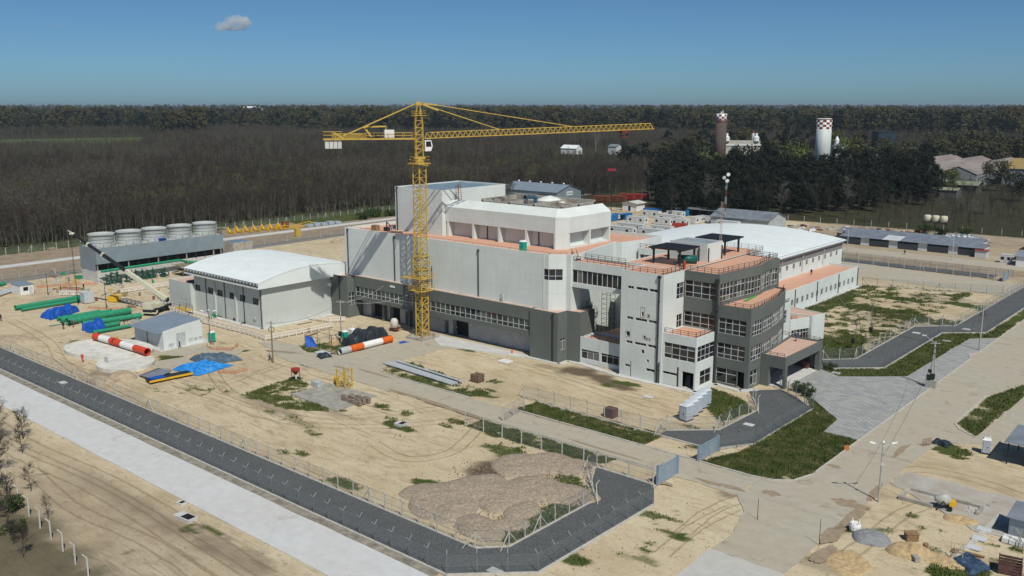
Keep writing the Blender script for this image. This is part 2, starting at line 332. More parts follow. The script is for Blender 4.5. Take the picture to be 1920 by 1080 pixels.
def ground_mat():
    t = NT('site_ground'); A = t.n('Attribute'); A.attribute_name = 'gm'; A.attribute_type = 'GEOMETRY'
    sp = t.n('SeparateColor'); t.l(A.outputs['Color'], sp.inputs[0])
    big = t.noise(.035, 5); mid = t.noise(.22, 7, .62); fine = t.noise(2.6, 6, .65); vf = t.noise(11, 4, .7); trk = t.noise(.42, 6, .6, stretch=(.4, 1, 1), dist=2.2)
    sand = t.ramp(big, [(.32, (.41,.32,.198)), (.47, (.54,.44,.285)), (.68, (.61,.52,.36))])
    sand = t.mix(t.ramp(mid, [(.38, (0,0,0)), (.7, (.6,)*3)]), sand, (.66,.575,.41))
    sand = t.mix(t.ramp(trk, [(.52, (0,0,0)), (.7, (.55,)*3)]), sand, (.33,.25,.165))
    reg = t.noise(.018, 3); t2 = t.noise(1.6, 3, .5, stretch=(.1, 1, 1), dist=1.2); sand = t.mix(t.math('MULTIPLY', t.ramp(reg, [(.44, (0,0,0)), (.56, (.75,)*3)]), t.ramp(t2, [(.54, (0,0,0)), (.64, (1,1,1))])), sand, (.33,.25,.165))
    sand = t.mix(t.ramp(fine, [(.34, (.5,)*3), (.48, (0,0,0))]), sand, (.33,.265,.18))
    sand = t.mix(t.ramp(vf, [(.32, (.6,)*3), (.40, (0,0,0))]), sand, (.26,.205,.14))
    pk = t.noise(.9, 3, .5); sand = t.mix(t.ramp(pk, [(.66, (0,0,0)), (.76, (.6,)*3)]), sand, (.20,.16,.10))
    gdirt = t.ramp(mid, [(.3, (.25,.19,.135)), (.7, (.37,.295,.215))]); gdirt = t.mix(t.ramp(trk, [(.45, (0,0,0)), (.75, (.6,)*3)]), gdirt, (.17,.14,.11))
    col = t.mix(sp.outputs[2], sand, gdirt)
    dks = t.math('MULTIPLY', sp.outputs[1], t.math('ADD', .55, t.math('MULTIPLY', fine, .8)), True)
    col = t.mix(dks, col, (.10,.072,.05))
    gn = t.mix(t.ramp(mid, [(.5, (0,0,0)), (.75, (.5,)*3)]), t.ramp(fine, [(.3, (.028,.05,.011)), (.5, (.058,.085,.02)), (.7, (.12,.125,.045))]), (.16,.145,.065))
    gm = t.math('MULTIPLY', t.math('SUBTRACT', t.math('ADD', sp.outputs[0], t.math('MULTIPLY', vf, .5)), .42), 2.2, True)
    col = t.mix(gm, col, gn)
    wd_ = t.ramp(mid, [(.3, (.030,.026,.018)), (.6, (.055,.055,.026)), (.75, (.05,.062,.024))]); col = t.mix(A.outputs['Alpha'], col, wd_)
    t.bump(t.math('ADD', fine, t.math('MULTIPLY', vf, .6)), .5, .12); return t.fin(col, .95, 0, .1)
me.materials.append(ground_mat()); ground = struct(link(me, 'ground'))

def paving(name, base, joint=None, dusty=.3, z=.01):
    t = NT(name); n = t.noise(.09, 5); m = t.noise(.7, 6, .6); tr = t.noise(.6, 5, stretch=(.1, 1, 1), dist=.4); f = t.noise(7, 4)
    col = t.ramp(m, [(.3, sc3(base, .9)), (.7, sc3(base, 1.06))])
    col = t.mix(t.ramp(n, [(.35, (0,0,0)), (.75, (dusty,)*3)]), col, (.46,.38,.28,1))
    col = t.mix(t.ramp(tr, [(.55, (0,0,0)), (.8, (dusty*.9,)*3)]), col, sc3(base, .66))
    sp_ = t.noise(.3, 6, .65, dist=.8); col = t.mix(t.ramp(sp_, [(.6, (0,0,0)), (.68, (dusty*1.1,)*3)]), col, (.27,.205,.14,1)); col = t.mix(t.ramp(f, [(.3, (dusty*.8,)*3), (.42, (0,0,0))]), col, sc3(base, .6))
    t.bump(f, .2, .02); return t.fin(col, .88, 0, .2)
WROAD = paving('white_concrete_road', (.60,.605,.60), dusty=.22); DROAD = paving('dusty_concrete_road', (.44,.405,.325), dusty=.55)
KERB = M_('kerb_concrete', (.50,.475,.42), .15, 1.5, .9, bump=.2)
def gravel_mat():
    t = NT('dark_gravel'); v = t.n('TexVoronoi'); v.inputs['Scale'].default_value = 5; t.l(t.pos, v.inputs['Vector'])
    a = t.noise(.3, 4); f = t.noise(9, 4, .7)
    col = t.ramp(f, [(.3, (.04,.043,.045)), (.5, (.092,.098,.10)), (.7, (.20,.207,.21))]); col = t.mix(t.ramp(a, [(.4, (0,0,0)), (.8, (.4,)*3)]), col, (.15,.148,.14))
    t.bump(v.outputs[0], .8, .06); return t.fin(col, .9, 0, .2)
GRAVEL = gravel_mat()
def paver_mat():
    t = NT('grey_pavers'); b = t.n('TexBrick'); b.offset = .5; b.inputs['Scale'].default_value = 1; b.inputs['Brick Width'].default_value = 1.2; b.inputs['Row Height'].default_value = .6
    b.inputs['Mortar Size'].default_value = .05; b.inputs['Color1'].default_value = (.30,.31,.31,1); b.inputs['Color2'].default_value = (.44,.445,.435,1); b.inputs['Mortar'].default_value = (.19,.19,.18,1); b.inputs['Bias'].default_value = -.1
    t.l(t.pos, b.inputs['Vector']); n = t.noise(.2, 5); m = t.noise(1.5, 5)
    col = t.mix(t.ramp(n, [(.4, (0,0,0)), (.8, (.45,)*3)]), b.outputs[0], (.42,.40,.35)); col = t.mix(t.ramp(m, [(.5, (0,0,0)), (.8, (.3,)*3)]), col, (.2,.2,.19))
    t.bump(b.outputs['Fac'], .4, -.03); return t.fin(col, .85, 0, .25)
PAVER = paver_mat()
def ragged(pts, a, st=1.1):
    out = []
    for p, q_ in zip(pts, pts[1:]+pts[:1]):
        d, L = Vector((q_[0]-p[0], q_[1]-p[1])), math.hypot(q_[0]-p[0], q_[1]-p[1]); k = max(1, int(L/st)) if L < 140 else 110
        for i in range(k):
            x, y = p[0]+d[0]*i/k, p[1]+d[1]*i/k; w = a*(mnoise.noise((x*.35, y*.35, 2))*1.3+.6*mnoise.noise((x*1.3, y*1.3, 5))) if i else 0; out.append((x-d[1]/L*w, y+d[0]/L*w))
    return out
PAVED = []
def slab(name, pts, z, mat, th=.3, rag=0): pts = ccw(pts); PAVED.append(pts); return struct(MB().prism(ragged(pts, rag) if rag else pts, z-th, z).build(name, mat))
def strip(name, pts, w, z0, z1, mat):
    m = MB()
    for a, b in zip(pts[:-1], pts[1:]):
        d = Vector((b[0]-a[0], b[1]-a[1])); L = d.length
        if L < .05: continue
        d /= L; m.ob(a, d, -.02, L+.02, -w/2, w/2, z0, z1)
    return struct(m.build(name, mat))
slab('concrete_road', [(-430,56.2),(-37.6,56.2),(-37.6,63.25),(-430,63.25)], .06, WROAD, rag=.12)
# expansion joints of the white road, each a recessed line, and the earth verge beside it
struct(MB().prism([(-430,63.25),(-66,63.25),(-66,64.5),(-430,64.5)], -.2, .045).build('verge', M_('verge_earth', (.26,.235,.19), .35, .9, .95, bump=.4)))
slab('east_road', [(-46.3,30),(-37.5,30),(-37.5,88.6),(-46.3,88.6)], .056, paving('pale_concrete_road', (.52,.51,.475), dusty=.3), rag=.3)
slab('east_road', [(-46.3,88.6),(-37.5,88.6),(-37.5,132),(-36.8,141),(-30,145.5),(-30,148.3),(-33.6,147),(-37.6,151.5),(-37.6,169),(-33.2,186),(-33.2,400),(-46.3,400),(-46.3,216),(-46.3,199.6),(-47.4,196.7),(-46.3,194),(-46.3,117),(-47.8,113),(-51,111),(-51,104),(-48,100),(-46.3,94)], .052, DROAD, rag=.3)
slab('side_road', [(-33.4,146.9),(-30,148.5),(-25,155),(-25,200),(-31.5,186),(-32.5,173)], .047, DROAD)
slab('entry_road', [(-152,104.2),(-51,104.2),(-51,110.9),(-127.3,110.7),(-130,111.6),(-131.3,114),(-131.6,129.7),(-127.8,134.4),(-130,136.8),(-143.4,139.6),(-143.1,125.9),(-143.6,113.2),(-150.6,110.6),(-157,112.8),(-163,112),(-165,108.5),(-157,107)], .048, DROAD, rag=.35)
slab('apron', [(-134,132.2),(-114.6,136.4),(-114.6,138.4),(-140,138.4),(-140,136)], .066, PALEC)
slab('path', [(-174.3,88),(-167,92.6),(-168,95.5),(-160,100.4),(-162,103),(-173,99),(-174.3,97)], .06, DROAD, rag=.3)
slab('path', [(-168,86.5),(-163,84.5),(-157,87),(-160,93),(-166.5,91.8)], .056, DROAD, rag=.3)
slab('slab', [(-130.2,91.6),(-116.8,91.1),(-118.1,100.9),(-130.3,100.1)], .09, M_('weathered_slab', (.33,.315,.27), .25, .7, .95, bump=.2))
slab('yard_slab', [(-37.4,121),(-24,113),(-14,117),(-14,124),(-24,126.5),(-36.5,126.8)], .042, M_('cement_stained', (.46,.44,.40), .2, .4, .95, c2=(.37,.32,.255,1)), rag=.7)
slab('west_road', [(-307,20),(-302.2,20),(-302.2,420),(-307,420)], .06, PALEC)
slab('north_road', [(-300,309.6),(-36,309.6),(-36,322),(-300,322)], .05, DROAD, rag=.4)
slab('yard_road', [(-112,268),(-66,267),(-47,262),(-47,286),(-66,287),(-112,292)], .044, DROAD, rag=.6)
# perimeter gravel lanes
slab('gravel_lane', [(-320,64.5),(-64.9,64.5),(-57.85,71.4),(-57.7,94.4),(-60.9,99.6),(-70.3,99.6),(-67.2,94.1),(-64.2,91),(-64.2,73.8),(-66.8,71),(-320,71)], .05, GRAVEL)
slab('gravel_lane', [(-70.6,116.6),(-63.6,116.3),(-60.8,117.7),(-57.8,122.4),(-57.6,143.4),(-62.6,148.2),(-66.3,150.2),(-70.4,146),(-68.2,143),(-66.5,140.5),(-64.3,137),(-64.6,124.4),(-70.6,118.8)], .05, GRAVEL)
slab('gravel_lane', [(-66,167.9),(-57.25,176.1),(-57.2,212.5),(-49.8,219),(-48.9,330),(-55,330),(-56.7,221.4),(-63.75,214.5),(-63.6,178.8),(-68.4,173.9)], .05, GRAVEL)
slab('gravel_lane', [(-230,291.8),(-66,290.5),(-66,297),(-230,298.5)], .05, GRAVEL); slab('gravel_lane', [(-281,60),(-274.5,72),(-276.5,160),(-280,300),(-286,300),(-283,160)], .046, M_('old_gravel', (.21,.20,.18), .25, 1, .95))
slab('plaza', [(-68.6,157.4),(-66.3,153.8),(-62.2,151.4),(-52.5,141.2),(-51.9,134.1),(-46.45,134.1),(-46.45,194),(-47.6,196.7),(-46.45,199.6),(-46.45,215.9),(-51.1,210.8),(-52,173.1),(-61.5,164.8),(-65.9,167.3),(-68.6,166)], .058, PAVER)
strip('kerb', [(-430,64.55),(-65,64.55),(-57.75,71.4),(-57.6,94.4)], .28, -.1, .2, KERB)
strip('kerb', [(-320,71.1),(-66.8,71.1),(-64.1,73.9),(-64.1,91),(-67.2,94.2),(-70.3,97.4),(-70.3,99.7),(-61,99.7)], .25, -.1, .16, KERB)
strip('kerb', [(-57.6,143.5),(-57.6,122.4),(-60.7,117.5),(-63.6,116.2),(-94.7,116.5)], .22, -.1, .18, KERB); strip('kerb', [(-70.6,118.9),(-64.6,124.4),(-64.3,137),(-66.5,140.5),(-68.2,143)], .22, -.1, .15, KERB)
strip('kerb', [(-94.8,111.05),(-52.5,111.05),(-49.6,111.6),(-47.4,113.4),(-46.38,117),(-46.38,194),(-47.5,196.7),(-46.38,199.6),(-46.38,330)], .22, -.1, .15, KERB)
strip('kerb', [(-95.6,104.05),(-61,104.05)], .18, -.1, .12, KERB); strip('kerb', [(-105.5,110.85),(-127.3,110.85),(-130,111.7),(-131.3,114),(-131.5,118)], .2, -.1, .14, KERB)
strip('kerb', [(-66,167.7),(-57.1,176),(-57.1,212.4),(-49.7,218.9),(-48.8,330)], .25, -.1, .2, KERB); strip('kerb', [(-68.4,174),(-63.7,178.9),(-63.8,214.6),(-56.8,221.5),(-55.1,330)], .22, -.1, .15, KERB)
strip('kerb', [(-37.6,170),(-37.6,151.5),(-36.2,149),(-33.3,146.8)], .22, -.1, .15, KERB)
strip('apron', [(-104,140.6),(-93.8,138.6),(-77,138.8),(-76.8,145.6),(-71.5,144.8),(-69.5,147.5)], 1.3, -.1, .1, PALEC); strip('apron', [(-114.5,137.3),(-106.3,137.3),(-106.3,140.2),(-103.8,140.4)], 1., -.1, .08, PALEC)
strip('apron', [(-91,200),(-91,255.5),(-100,255.5)], 1.1, -.1, .1, PALEC); strip('apron', [(-213,115),(-174.4,115.9),(-174.4,136)], 1.4, -.1, .09, PALEC)
# earth dragged and washed over the paving
STAIN = M_('washed_earth', (.27,.205,.14), .3, 1.2, .95, c2=(.36,.285,.2,1))
def stain(px, py, rx, ry, rot=0.0, mat=None, z=.075):
    cx, cy_ = g(px, py); pts = []
    for i in range(36):
        a = 2*math.pi*i/36; k = 1+.55*mnoise.noise((math.cos(a)*1.6+px, math.sin(a)*1.6, py))+.2*mnoise.noise((math.cos(a)*5+px, math.sin(a)*5, py)); u, v = rx*k*math.cos(a), ry*k*math.sin(a)
        pts.append((cx+u*math.cos(rot)-v*math.sin(rot), cy_+u*math.sin(rot)+v*math.cos(rot)))
    struct(MB().sheet(pts, z+.0007*(px % 7)).build('soil_patch', mat or STAIN))
for s_ in ((1375,915,1.6,.5),(1445,925,1.2,.8),(1590,945,2.,1.2),(1600,968,.9,3.2),(1562,1003,1.,3),(1640,925,.5,3,.1),(1565,875,1.,.5),(1690,845,.5,3),(1330,905,2.,.4),(1240,905,1.8,.5),(780,745,7,.5),(840,765,8,.4),(900,785,5,.45),(700,700,5,.35),(640,690,3,.4),(1120,840,6,.3),(1545,1040,.8,3),(530,660,4,.6,.4),(600,655,5,.4),(1150,800,3,.3),(1040,790,5,.25)): stain(*s_)
# wheel ruts left by site traffic
RUT = cover('rut_earth', (.31,.235,.155,1), .26)
def ruts(ptsw, gap=1.9, w=.42):
    P_ = [Vector(p) for p in ptsw]; C_ = []
    for i in range(len(P_)-1):
        p0, p1, p2, p3 = P_[max(i-1, 0)], P_[i], P_[i+1], P_[min(i+2, len(P_)-1)]
        for k in range(14): t = k/14; C_.append(.5*((2*p1)+(p2-p0)*t+(2*p0-5*p1+4*p2-p3)*t*t+(3*p1-p0-3*p2+p3)*t**3))
    for s_ in (-1, 1):
        m = MB(); vs = []
        for i, c in enumerate(C_):
            d = (C_[min(i+1, len(C_)-1)]-C_[max(i-1, 0)]).normalized(); n_ = Vector((-d[1], d[0])); j = .14*mnoise.noise((c[0]*.6, c[1]*.6, s_)); ww = w*(.6+.8*abs(mnoise.noise((c[0]*.4, c[1]*.4, 9))))
            for q_ in (-.5, .5): v = c+n_*(s_*gap/2+j+q_*ww); vs.append((v[0], v[1], .03))
        m.add(vs, [(2*i, 2*i+1, 2*i+3, 2*i+2) for i in range(len(C_)-1)]); struct(m.build('wheel_rut', RUT))
for tr_ in ([(395,690),(430,735),(520,765),(620,782),(740,775),(860,760)], [(330,720),(420,752),(540,790),(690,800),(830,790),(930,770)], [(60,640),(150,625),(230,650),(300,690),(400,720),(470,700)], [(20,600),(90,640),(120,680),(220,740),(330,790)], [(480,700),(540,680),(560,665)], [(700,830),(760,860),(840,850),(880,820),(905,790)], [(1270,1010),(1330,960),(1400,930),(1440,905)], [(1240,1040),(1310,985),(1380,950)], [(1560,1060),(1620,1020),(1700,960),(1800,930)], [(1640,900),(1720,880),(1830,900),(1915,930)], [(950,690),(1050,705),(1160,735),(1260,755)], [(880,660),(960,680),(1080,720),(1220,770)]): ruts([g(*p) for p in tr_])
for y_, x0_, x1_ in ((52.5,-170,-78),(49.6,-165,-80),(46.8,-130,-72)): ruts([(x0_,y_+1),(x0_*.7+x1_*.3,y_-.8),(x0_*.4+x1_*.6,y_+.7),(x1_,y_-.5)])
# round concrete pads beside the small plant house
def disc(name, cx, cy_, rx, ry, z, mat, n=48, rot=0):
    p = [(cx+rx*math.cos(a)*math.cos(rot)-ry*math.sin(a)*math.sin(rot), cy_+rx*math.cos(a)*math.sin(rot)+ry*math.sin(a)*math.cos(rot)) for a in [2*math.pi*i/n for i in range(n)]]
    return MB().prism(p, -.1, z)
PAD = M_('pad_concrete', (.64,.625,.565), .15, .6, .9, bump=.15)
pad = thing('concrete_pad', 'large pale kidney shaped concrete pad under the red and white stack', 'concrete pad', (-181,84.5,0), world=True)
disc('pad_disc', -182.5, 84.6, 10.2, 6.6, .75, PAD, rot=R(18)).build('pad_disc', PAD, pad)
disc('pad_disc', -169.8, 81.8, 5.6, 5.2, .7, PAD).build('pad_disc', PAD, pad)
MB().box(-172.6, 79, .7, -171.2, 79.2, 1.8).build('stub_wall', PALEC, pad)

# ------------------------------------------------------------------ soil heaps
SOIL = M_('heap_soil', (.335,.272,.205), .32, 3.2, .98, bump=.9, detail=9); SANDH = M_('heap_sand', (.47,.345,.19), .25, 2.2, .98, bump=.7, detail=9)
GRITH = M_('heap_grit', (.25,.26,.265), .2, 4, .95, bump=.5); TANH = M_('heap_tan', (.40,.315,.22), .2, 1, .98, bump=.4)
def heap(label, x, y, rx, ry, h, mat, rot=0, name='soil_heap', group=None, rough=.35):
    n, k = 40, 15; vs = [(0, 0, h)]; fs = []; se = random.random()*50
    for j in range(1, k+1):
        r = j/k
        for i in range(n):
            a = 2*math.pi*i/n; e = 1+.16*mnoise.noise((math.cos(a)*1.3+se, math.sin(a)*1.3, se)); px = rx*r*math.cos(a)*e; py = ry*r*math.sin(a)*e
            z = h*(1-r**3.6)+rough*h*mnoise.fractal((px*.55+se, py*.55, se), 1, 2, 4)*(1-r**3)*.7+.11*mnoise.fractal((px*2.1+se, py*2.1, se), 1, 2, 4)*min(1, (1-r)*5)
            vs.append((px, py, max(z, -.05) if j < k else -.12))
    for i in range(n): fs.append((0, 1+i, 1+(i+1) % n))
    for j in range(k-1): fs += [(1+j*n+i, 1+(j+1)*n+i, 1+(j+1)*n+(i+1) % n, 1+j*n+(i+1) % n) for i in range(n)]
    m = MB().add(vs, fs); o = m.build(name, mat, smooth=True); o.location = (x, y, 0); o.rotation_euler = (0, 0, rot)
    return tag(o, label, 'heap', group)
for i, (px, py, rx, ry, h, lb) in enumerate([
  (985,872,3.8,3.2,1.5,'broad grey brown soil heap next to the dark damp patch'), (1032,868,3.2,2.6,1.4,'soil heap between the dark patch side and the round heap near the lane'),
  (1075,876,2.4,2.4,1.2,'small round soil heap close to the lane end by the strip of grass'), (1010,918,3.6,3.,1.5,'soil heap bordered by the curl of green grass'),
  (1065,928,3.2,2.4,1.2,'soil heap just below the curl of green grass'), (935,962,2.5,2.3,1.2,'round pale rimmed soil heap in the middle of the field of heaps'),
  (890,915,4.2,3.2,1.4,'flattened soil heap just below the dark damp patch'), (830,930,4.4,3.,1.2,'low spread soil heap at the left edge of the heaps'),
  (860,970,3.8,2.8,1.3,'soil heap left of the round rimmed heap'), (985,975,3.,2.2,1.1,'soil heap right of the round rimmed heap'),
  (905,1005,4.,2.6,1.3,'front soil heap behind the braced corner post of the inner fence'), (800,965,3.6,2.,1.,'low soil heap along the inner fence posts'),
  (945,925,3.4,2.8,1.3,'soil heap with a tuft of yellow weed beside it'), (955,1000,3.,1.8,.9,'small front soil heap near the lane corner')]):
    x, y = g(px, py)
    if py > 955: x, y = g(px-6, py-16); rx *= .8; ry *= .72
    heap(lb, x, y, rx*1.35, ry*1.35, h*.36, SOIL, random.random()*3, group='dumped soil heaps in the corner of the lane')
x, y = g(1634, 1010); heap('smooth round heap of grey grit beside the white bulk bag', x, y, 2.2, 2., .75, GRITH, name='grit_heap', rough=.08)
x, y = g(1705, 1035); heap('yellow sand heap with a dug out side right of the grey grit', x, y, 2.6, 2.0, .8, SANDH, .4, name='sand_heap')
x, y = g(1765, 1050); heap('low spill of yellow sand right of the dug sand heap', x, y, 3.0, 1.6, .22, SANDH, .1, name='sand_heap')
x, y = g(1800, 975); heap('low yellow sand heap below the cement mixer', x, y, 2.0, 1.3, .35, SANDH, .2, name='sand_heap')
x, y = g(1590, 1055); heap('trampled sand bank at the edge of the road', x, y, 2.4, 3.2, .14, SANDH, .2, name='sand_heap')
x, y = g(190, 715); heap('brown earth bank below the round concrete pad', x, y, 3.2, 2., .9, TANH, .2, name='earth_heap')
x, y = g(230, 708); heap('tan sand heap against the front of the round pad', x, y, 3., 2.4, 1.1, TANH, .2, name='earth_heap')
x, y = g(640, 455); heap('loose rubble and sand behind the white arched hall', x, y, 5, 3, 1.4, TANH, .2, name='earth_heap')
x, y = g(30, 636); heap('wide low sand heap near the left end of the inner fence', x, y, 6, 2.4, .6, TANH, .4, name='earth_heap')

# ------------------------------------------------------------------ grass blades (stuff)
def grass_mesh(n_try, x0, x1, y0, y1, hmin, hmax, seed):
    r = np.random.default_rng(seed); x = r.uniform(x0, x1, n_try); y = r.uniform(y0, y1, n_try)
    gr = masks(x, y)[0]; k = (gr > .33) & (r.random(n_try) < gr)
    for p in PAVED: k &= ~inpoly(x, y, p)
    x = x[k]; y = y[k]; gr = gr[k]; n = len(x)
    V = []
    for b in range(3):
        a = r.uniform(0, 6.283, n); h = r.uniform(hmin, hmax, n)*(.5+gr*.6); w = r.uniform(.05, .11, n); l = r.uniform(.0, .16, n); b2 = r.uniform(0, 6.283, n)
        ox = x+r.normal(0, .09, n); oy = y+r.normal(0, .09, n); c, s_ = np.cos(a)*w, np.sin(a)*w
        V.append(np.stack([np.stack([ox-c, oy-s_, np.full(n, -.06)], 1), np.stack([ox+c, oy+s_, np.full(n, -.06)], 1), np.stack([ox+l*np.cos(b2), oy+l*np.sin(b2), h], 1)], 1))
    return np.concatenate(V).reshape(-1, 3)
V = np.concatenate([grass_mesh(60000, -100, -36, 97, 120, .12, .3, 1), grass_mesh(40000, -63, -46, 111, 152, .15, .38, 2), grass_mesh(40000, -72, -32, 143, 230, .15, .35, 3),
                    grass_mesh(26000, -92, -64, 176, 266, .15, .35, 4), grass_mesh(30000, -205, -52, 70, 98, .12, .3, 5), grass_mesh(26000, -160, -104, 85, 125, .15, .45, 6), grass_mesh(26000, -348, -308, 110, 330, .3, .8, 7),
                    grass_mesh(8000, -34, -14, 86, 142, .12, .3, 8), grass_mesh(9000, -80, -60, 120, 147, .12, .3, 9)])
gme = bpy.data.meshes.new('grass'); nv = len(V); gme.vertices.add(nv); gme.vertices.foreach_set('co', V.astype(np.float32).ravel())
gme.loops.add(nv); gme.loops.foreach_set('vertex_index', np.arange(nv, dtype=np.int32)); gme.polygons.add(nv//3)
gme.polygons.foreach_set('loop_start', np.arange(0, nv, 3, dtype=np.int32)); gme.polygons.foreach_set('loop_total', np.full(nv//3, 3, np.int32)); gme.update(calc_edges=True)
def grass_mat():
    t = NT('grass_blades'); a = t.noise(.5, 4); b = t.noise(6, 3)
    col = t.mix(t.ramp(b, [(.3, (0,0,0)), (.7, (1,1,1))]), t.ramp(a, [(.35, (.05,.078,.016)), (.58, (.088,.118,.03)), (.75, (.22,.195,.085))]), t.ramp(a, [(.4, (.09,.125,.03)), (.72, (.26,.225,.105))]))
    return t.fin(col, .8, 0, .2)
gme.materials.append(grass_mat()); tag(link(gme, 'grass'), 'short green grass and weeds on verges and open ground', 'grass', kind='stuff')

# ================================================================== building tools
_pane = {}
def pane_mesh(mat):
    if mat.name not in _pane:
        _pane[mat.name] = MB().add([(0,0,0),(1,0,0),(1,0,1),(0,0,1)], [(0,1,2,3)]).mesh('pane', mat)
    return _pane[mat.name]
def edge(a, b):
    d = Vector((b[0]-a[0], b[1]-a[1])); L = d.length; return d/L, L
def wall_faces(m, a, b, z0, z1, holes=(), depth=.22):
    """wall sheet a->b seen from outside left to right, real openings with reveals"""
    d, L = edge(a, b); n = Vector((d[1], -d[0])); P = lambda u, z, t=0: (a[0]+d[0]*u-n[0]*t, a[1]+d[1]*u-n[1]*t, z)
    us = sorted({0, L, *[h[0] for h in holes], *[h[1] for h in holes]}); zs = sorted({z0, z1, *[h[2] for h in holes], *[h[3] for h in holes]})
    us = [u for u in us if 0 <= u <= L]; zs = [z for z in zs if z0 <= z <= z1]
    for i in range(len(us)-1):
        for j in range(len(zs)-1):
            uc, zc = (us[i]+us[i+1])/2, (zs[j]+zs[j+1])/2
            if any(h[0] < uc < h[1] and h[2] < zc < h[3] for h in holes): continue
            m.add([P(us[i],zs[j]),P(us[i+1],zs[j]),P(us[i+1],zs[j+1]),P(us[i],zs[j+1])], [(0,1,2,3)])
    for u0, u1, h0, h1 in [h[:4] for h in holes]:
        m.add([P(u0,h0),P(u1,h0),P(u1,h0,depth),P(u0,h0,depth)], [(0,1,2,3)]); m.add([P(u0,h1),P(u1,h1),P(u1,h1,depth),P(u0,h1,depth)], [(3,2,1,0)])
        m.add([P(u0,h0),P(u0,h1),P(u0,h1,depth),P(u0,h0,depth)], [(3,2,1,0)]); m.add([P(u1,h0),P(u1,h1),P(u1,h1,depth),P(u1,h0,depth)], [(0,1,2,3)])
def window(parent, a, b, u0, u1, z0, z1, cols, rows=(1,), fm=None, gls=None, depth=.2, fw=.085, name='window', skip=0.0, heavy=()):
    d, L = edge(a, b); n = Vector((d[1], -d[0])); fm = fm or FRAME; gls = gls or GL; m = MB(); t0, t1 = -depth-.03, -depth+.07
    W, H = u1-u0, z1-z0; tot = sum(rows); zz = [z1]
    for r in rows: zz.append(zz[-1]-H*r/tot)
    uu = [u0+W*i/cols for i in range(cols+1)]
    for i, u in enumerate(uu):
        w = fw*(2. if i in heavy else 1.)
        m.ob(a, d, max(u-w/2, u0), min(u+w/2, u1), t0, t1, z0, z1)
    for j, z in enumerate(zz): m.ob(a, d, u0, u1, t0-.003, t1-.004, max(z-fw/2, z0), min(z+fw/2, z1))
    w_ = m.build(name, fm, parent); off = OFF[parent]; ang = math.atan2(d[1], d[0])
    for i in range(cols):
        for j in range(len(rows)):
            o = link(pane_mesh(random.choice(gls)), 'pane', w_)
            x, y = a[0]+d[0]*uu[i]-n[0]*depth, a[1]+d[1]*uu[i]-n[1]*depth
            o.location = (x-off[0], y-off[1], zz[j+1]-off[2]); o.rotation_euler = (random.gauss(0, .004), 0, ang+random.gauss(0, .004)); o.scale = (uu[i+1]-uu[i], 1, zz[j]-zz[j+1])
    return w_
def polyblock(parent, pts, z0, z1, wmat, rmat, ph=.7, th=.22, holes=None, skip=(), name='wall', rname='roof', cap=None, depth=.22):
    """walls round a plan (counter-clockwise) with parapet and recessed roof deck; holes {edge: [(u0,u1,z0,z1)]}"""
    holes = holes or {}; n = len(pts); m = MB()
    for i in range(n):
        if i in skip: continue
        wall_faces(m, pts[i], pts[(i+1) % n], z0, z1, holes.get(i, ()), depth)
    inn = inset(pts, th)
    if ph > 0:
        for i in range(n):
            j = (i+1) % n; a, b, c, d = pts[i], pts[j], inn[j], inn[i]
            m.add([(a[0],a[1],z1),(b[0],b[1],z1),(c[0],c[1],z1),(d[0],d[1],z1)], [(0,1,2,3)])
            m.add([(d[0],d[1],z1),(c[0],c[1],z1),(c[0],c[1],z1-ph-.05),(d[0],d[1],z1-ph-.05)], [(0,1,2,3)])
    w = m.build(name, wmat, parent)
    r = MB().sheet(inn if ph > 0 else pts, z1-ph).build(rname, rmat, parent)
    return w, r
def inset(pts, t):
    n = len(pts); out = []
    for i in range(n):
        d0, _ = edge(pts[i-1], pts[i]); d1, _ = edge(pts[i], pts[(i+1) % n])
        n0 = Vector((-d0[1], d0[0])); n1 = Vector((-d1[1], d1[0])); k = 1+n0.dot(n1)
        v = (n0+n1)/max(k, .25); out.append((pts[i][0]+v[0]*t, pts[i][1]+v[1]*t))
    return out
def railing(parent, pts, z, h=1.0, sp=1.7, mat=None, rails=3, name='railing'):
    m = MB()
    for a, b in zip(pts[:-1], pts[1:]):
        d, L = edge(a, b); k = max(1, round(L/sp))
        for i in range(k+1): m.bar((a[0]+d[0]*L*i/k, a[1]+d[1]*L*i/k, z), (a[0]+d[0]*L*i/k, a[1]+d[1]*L*i/k, z+h), .075)
        for r in range(rails): zz = z+h*(r+1)/rails; m.bar((a[0],a[1],zz), (b[0],b[1],zz), .065)
    return m.build(name, mat or RAIL, parent)
RAIL = M_('railing_steel', (.13,.10,.085), .3, 3, .6, .4)
def pipe_down(parent, x, y, z0, z1, r=.11, hop=True):
    m = MB().tube((x,y,z0), (x,y,z1), r, 8)
    if hop: m.lathe((x,y,z1-.1), [(r,0),(r*2.2,.25),(r*2.2,.6)], 8)
    z = z0+2.4
    while z < z1-1: m.lathe((x,y,z), [(r*1.35,0),(r*1.35,.12)], 8); z += 3.2
    return m.build('downpipe', PIPE, parent)
def rects(parent, a, b, lst, rows=(1,), cols=2, **k):
    for u0, u1, z0, z1 in lst: window(parent, a, b, u0, u1, z0, z1, cols, rows, **k)

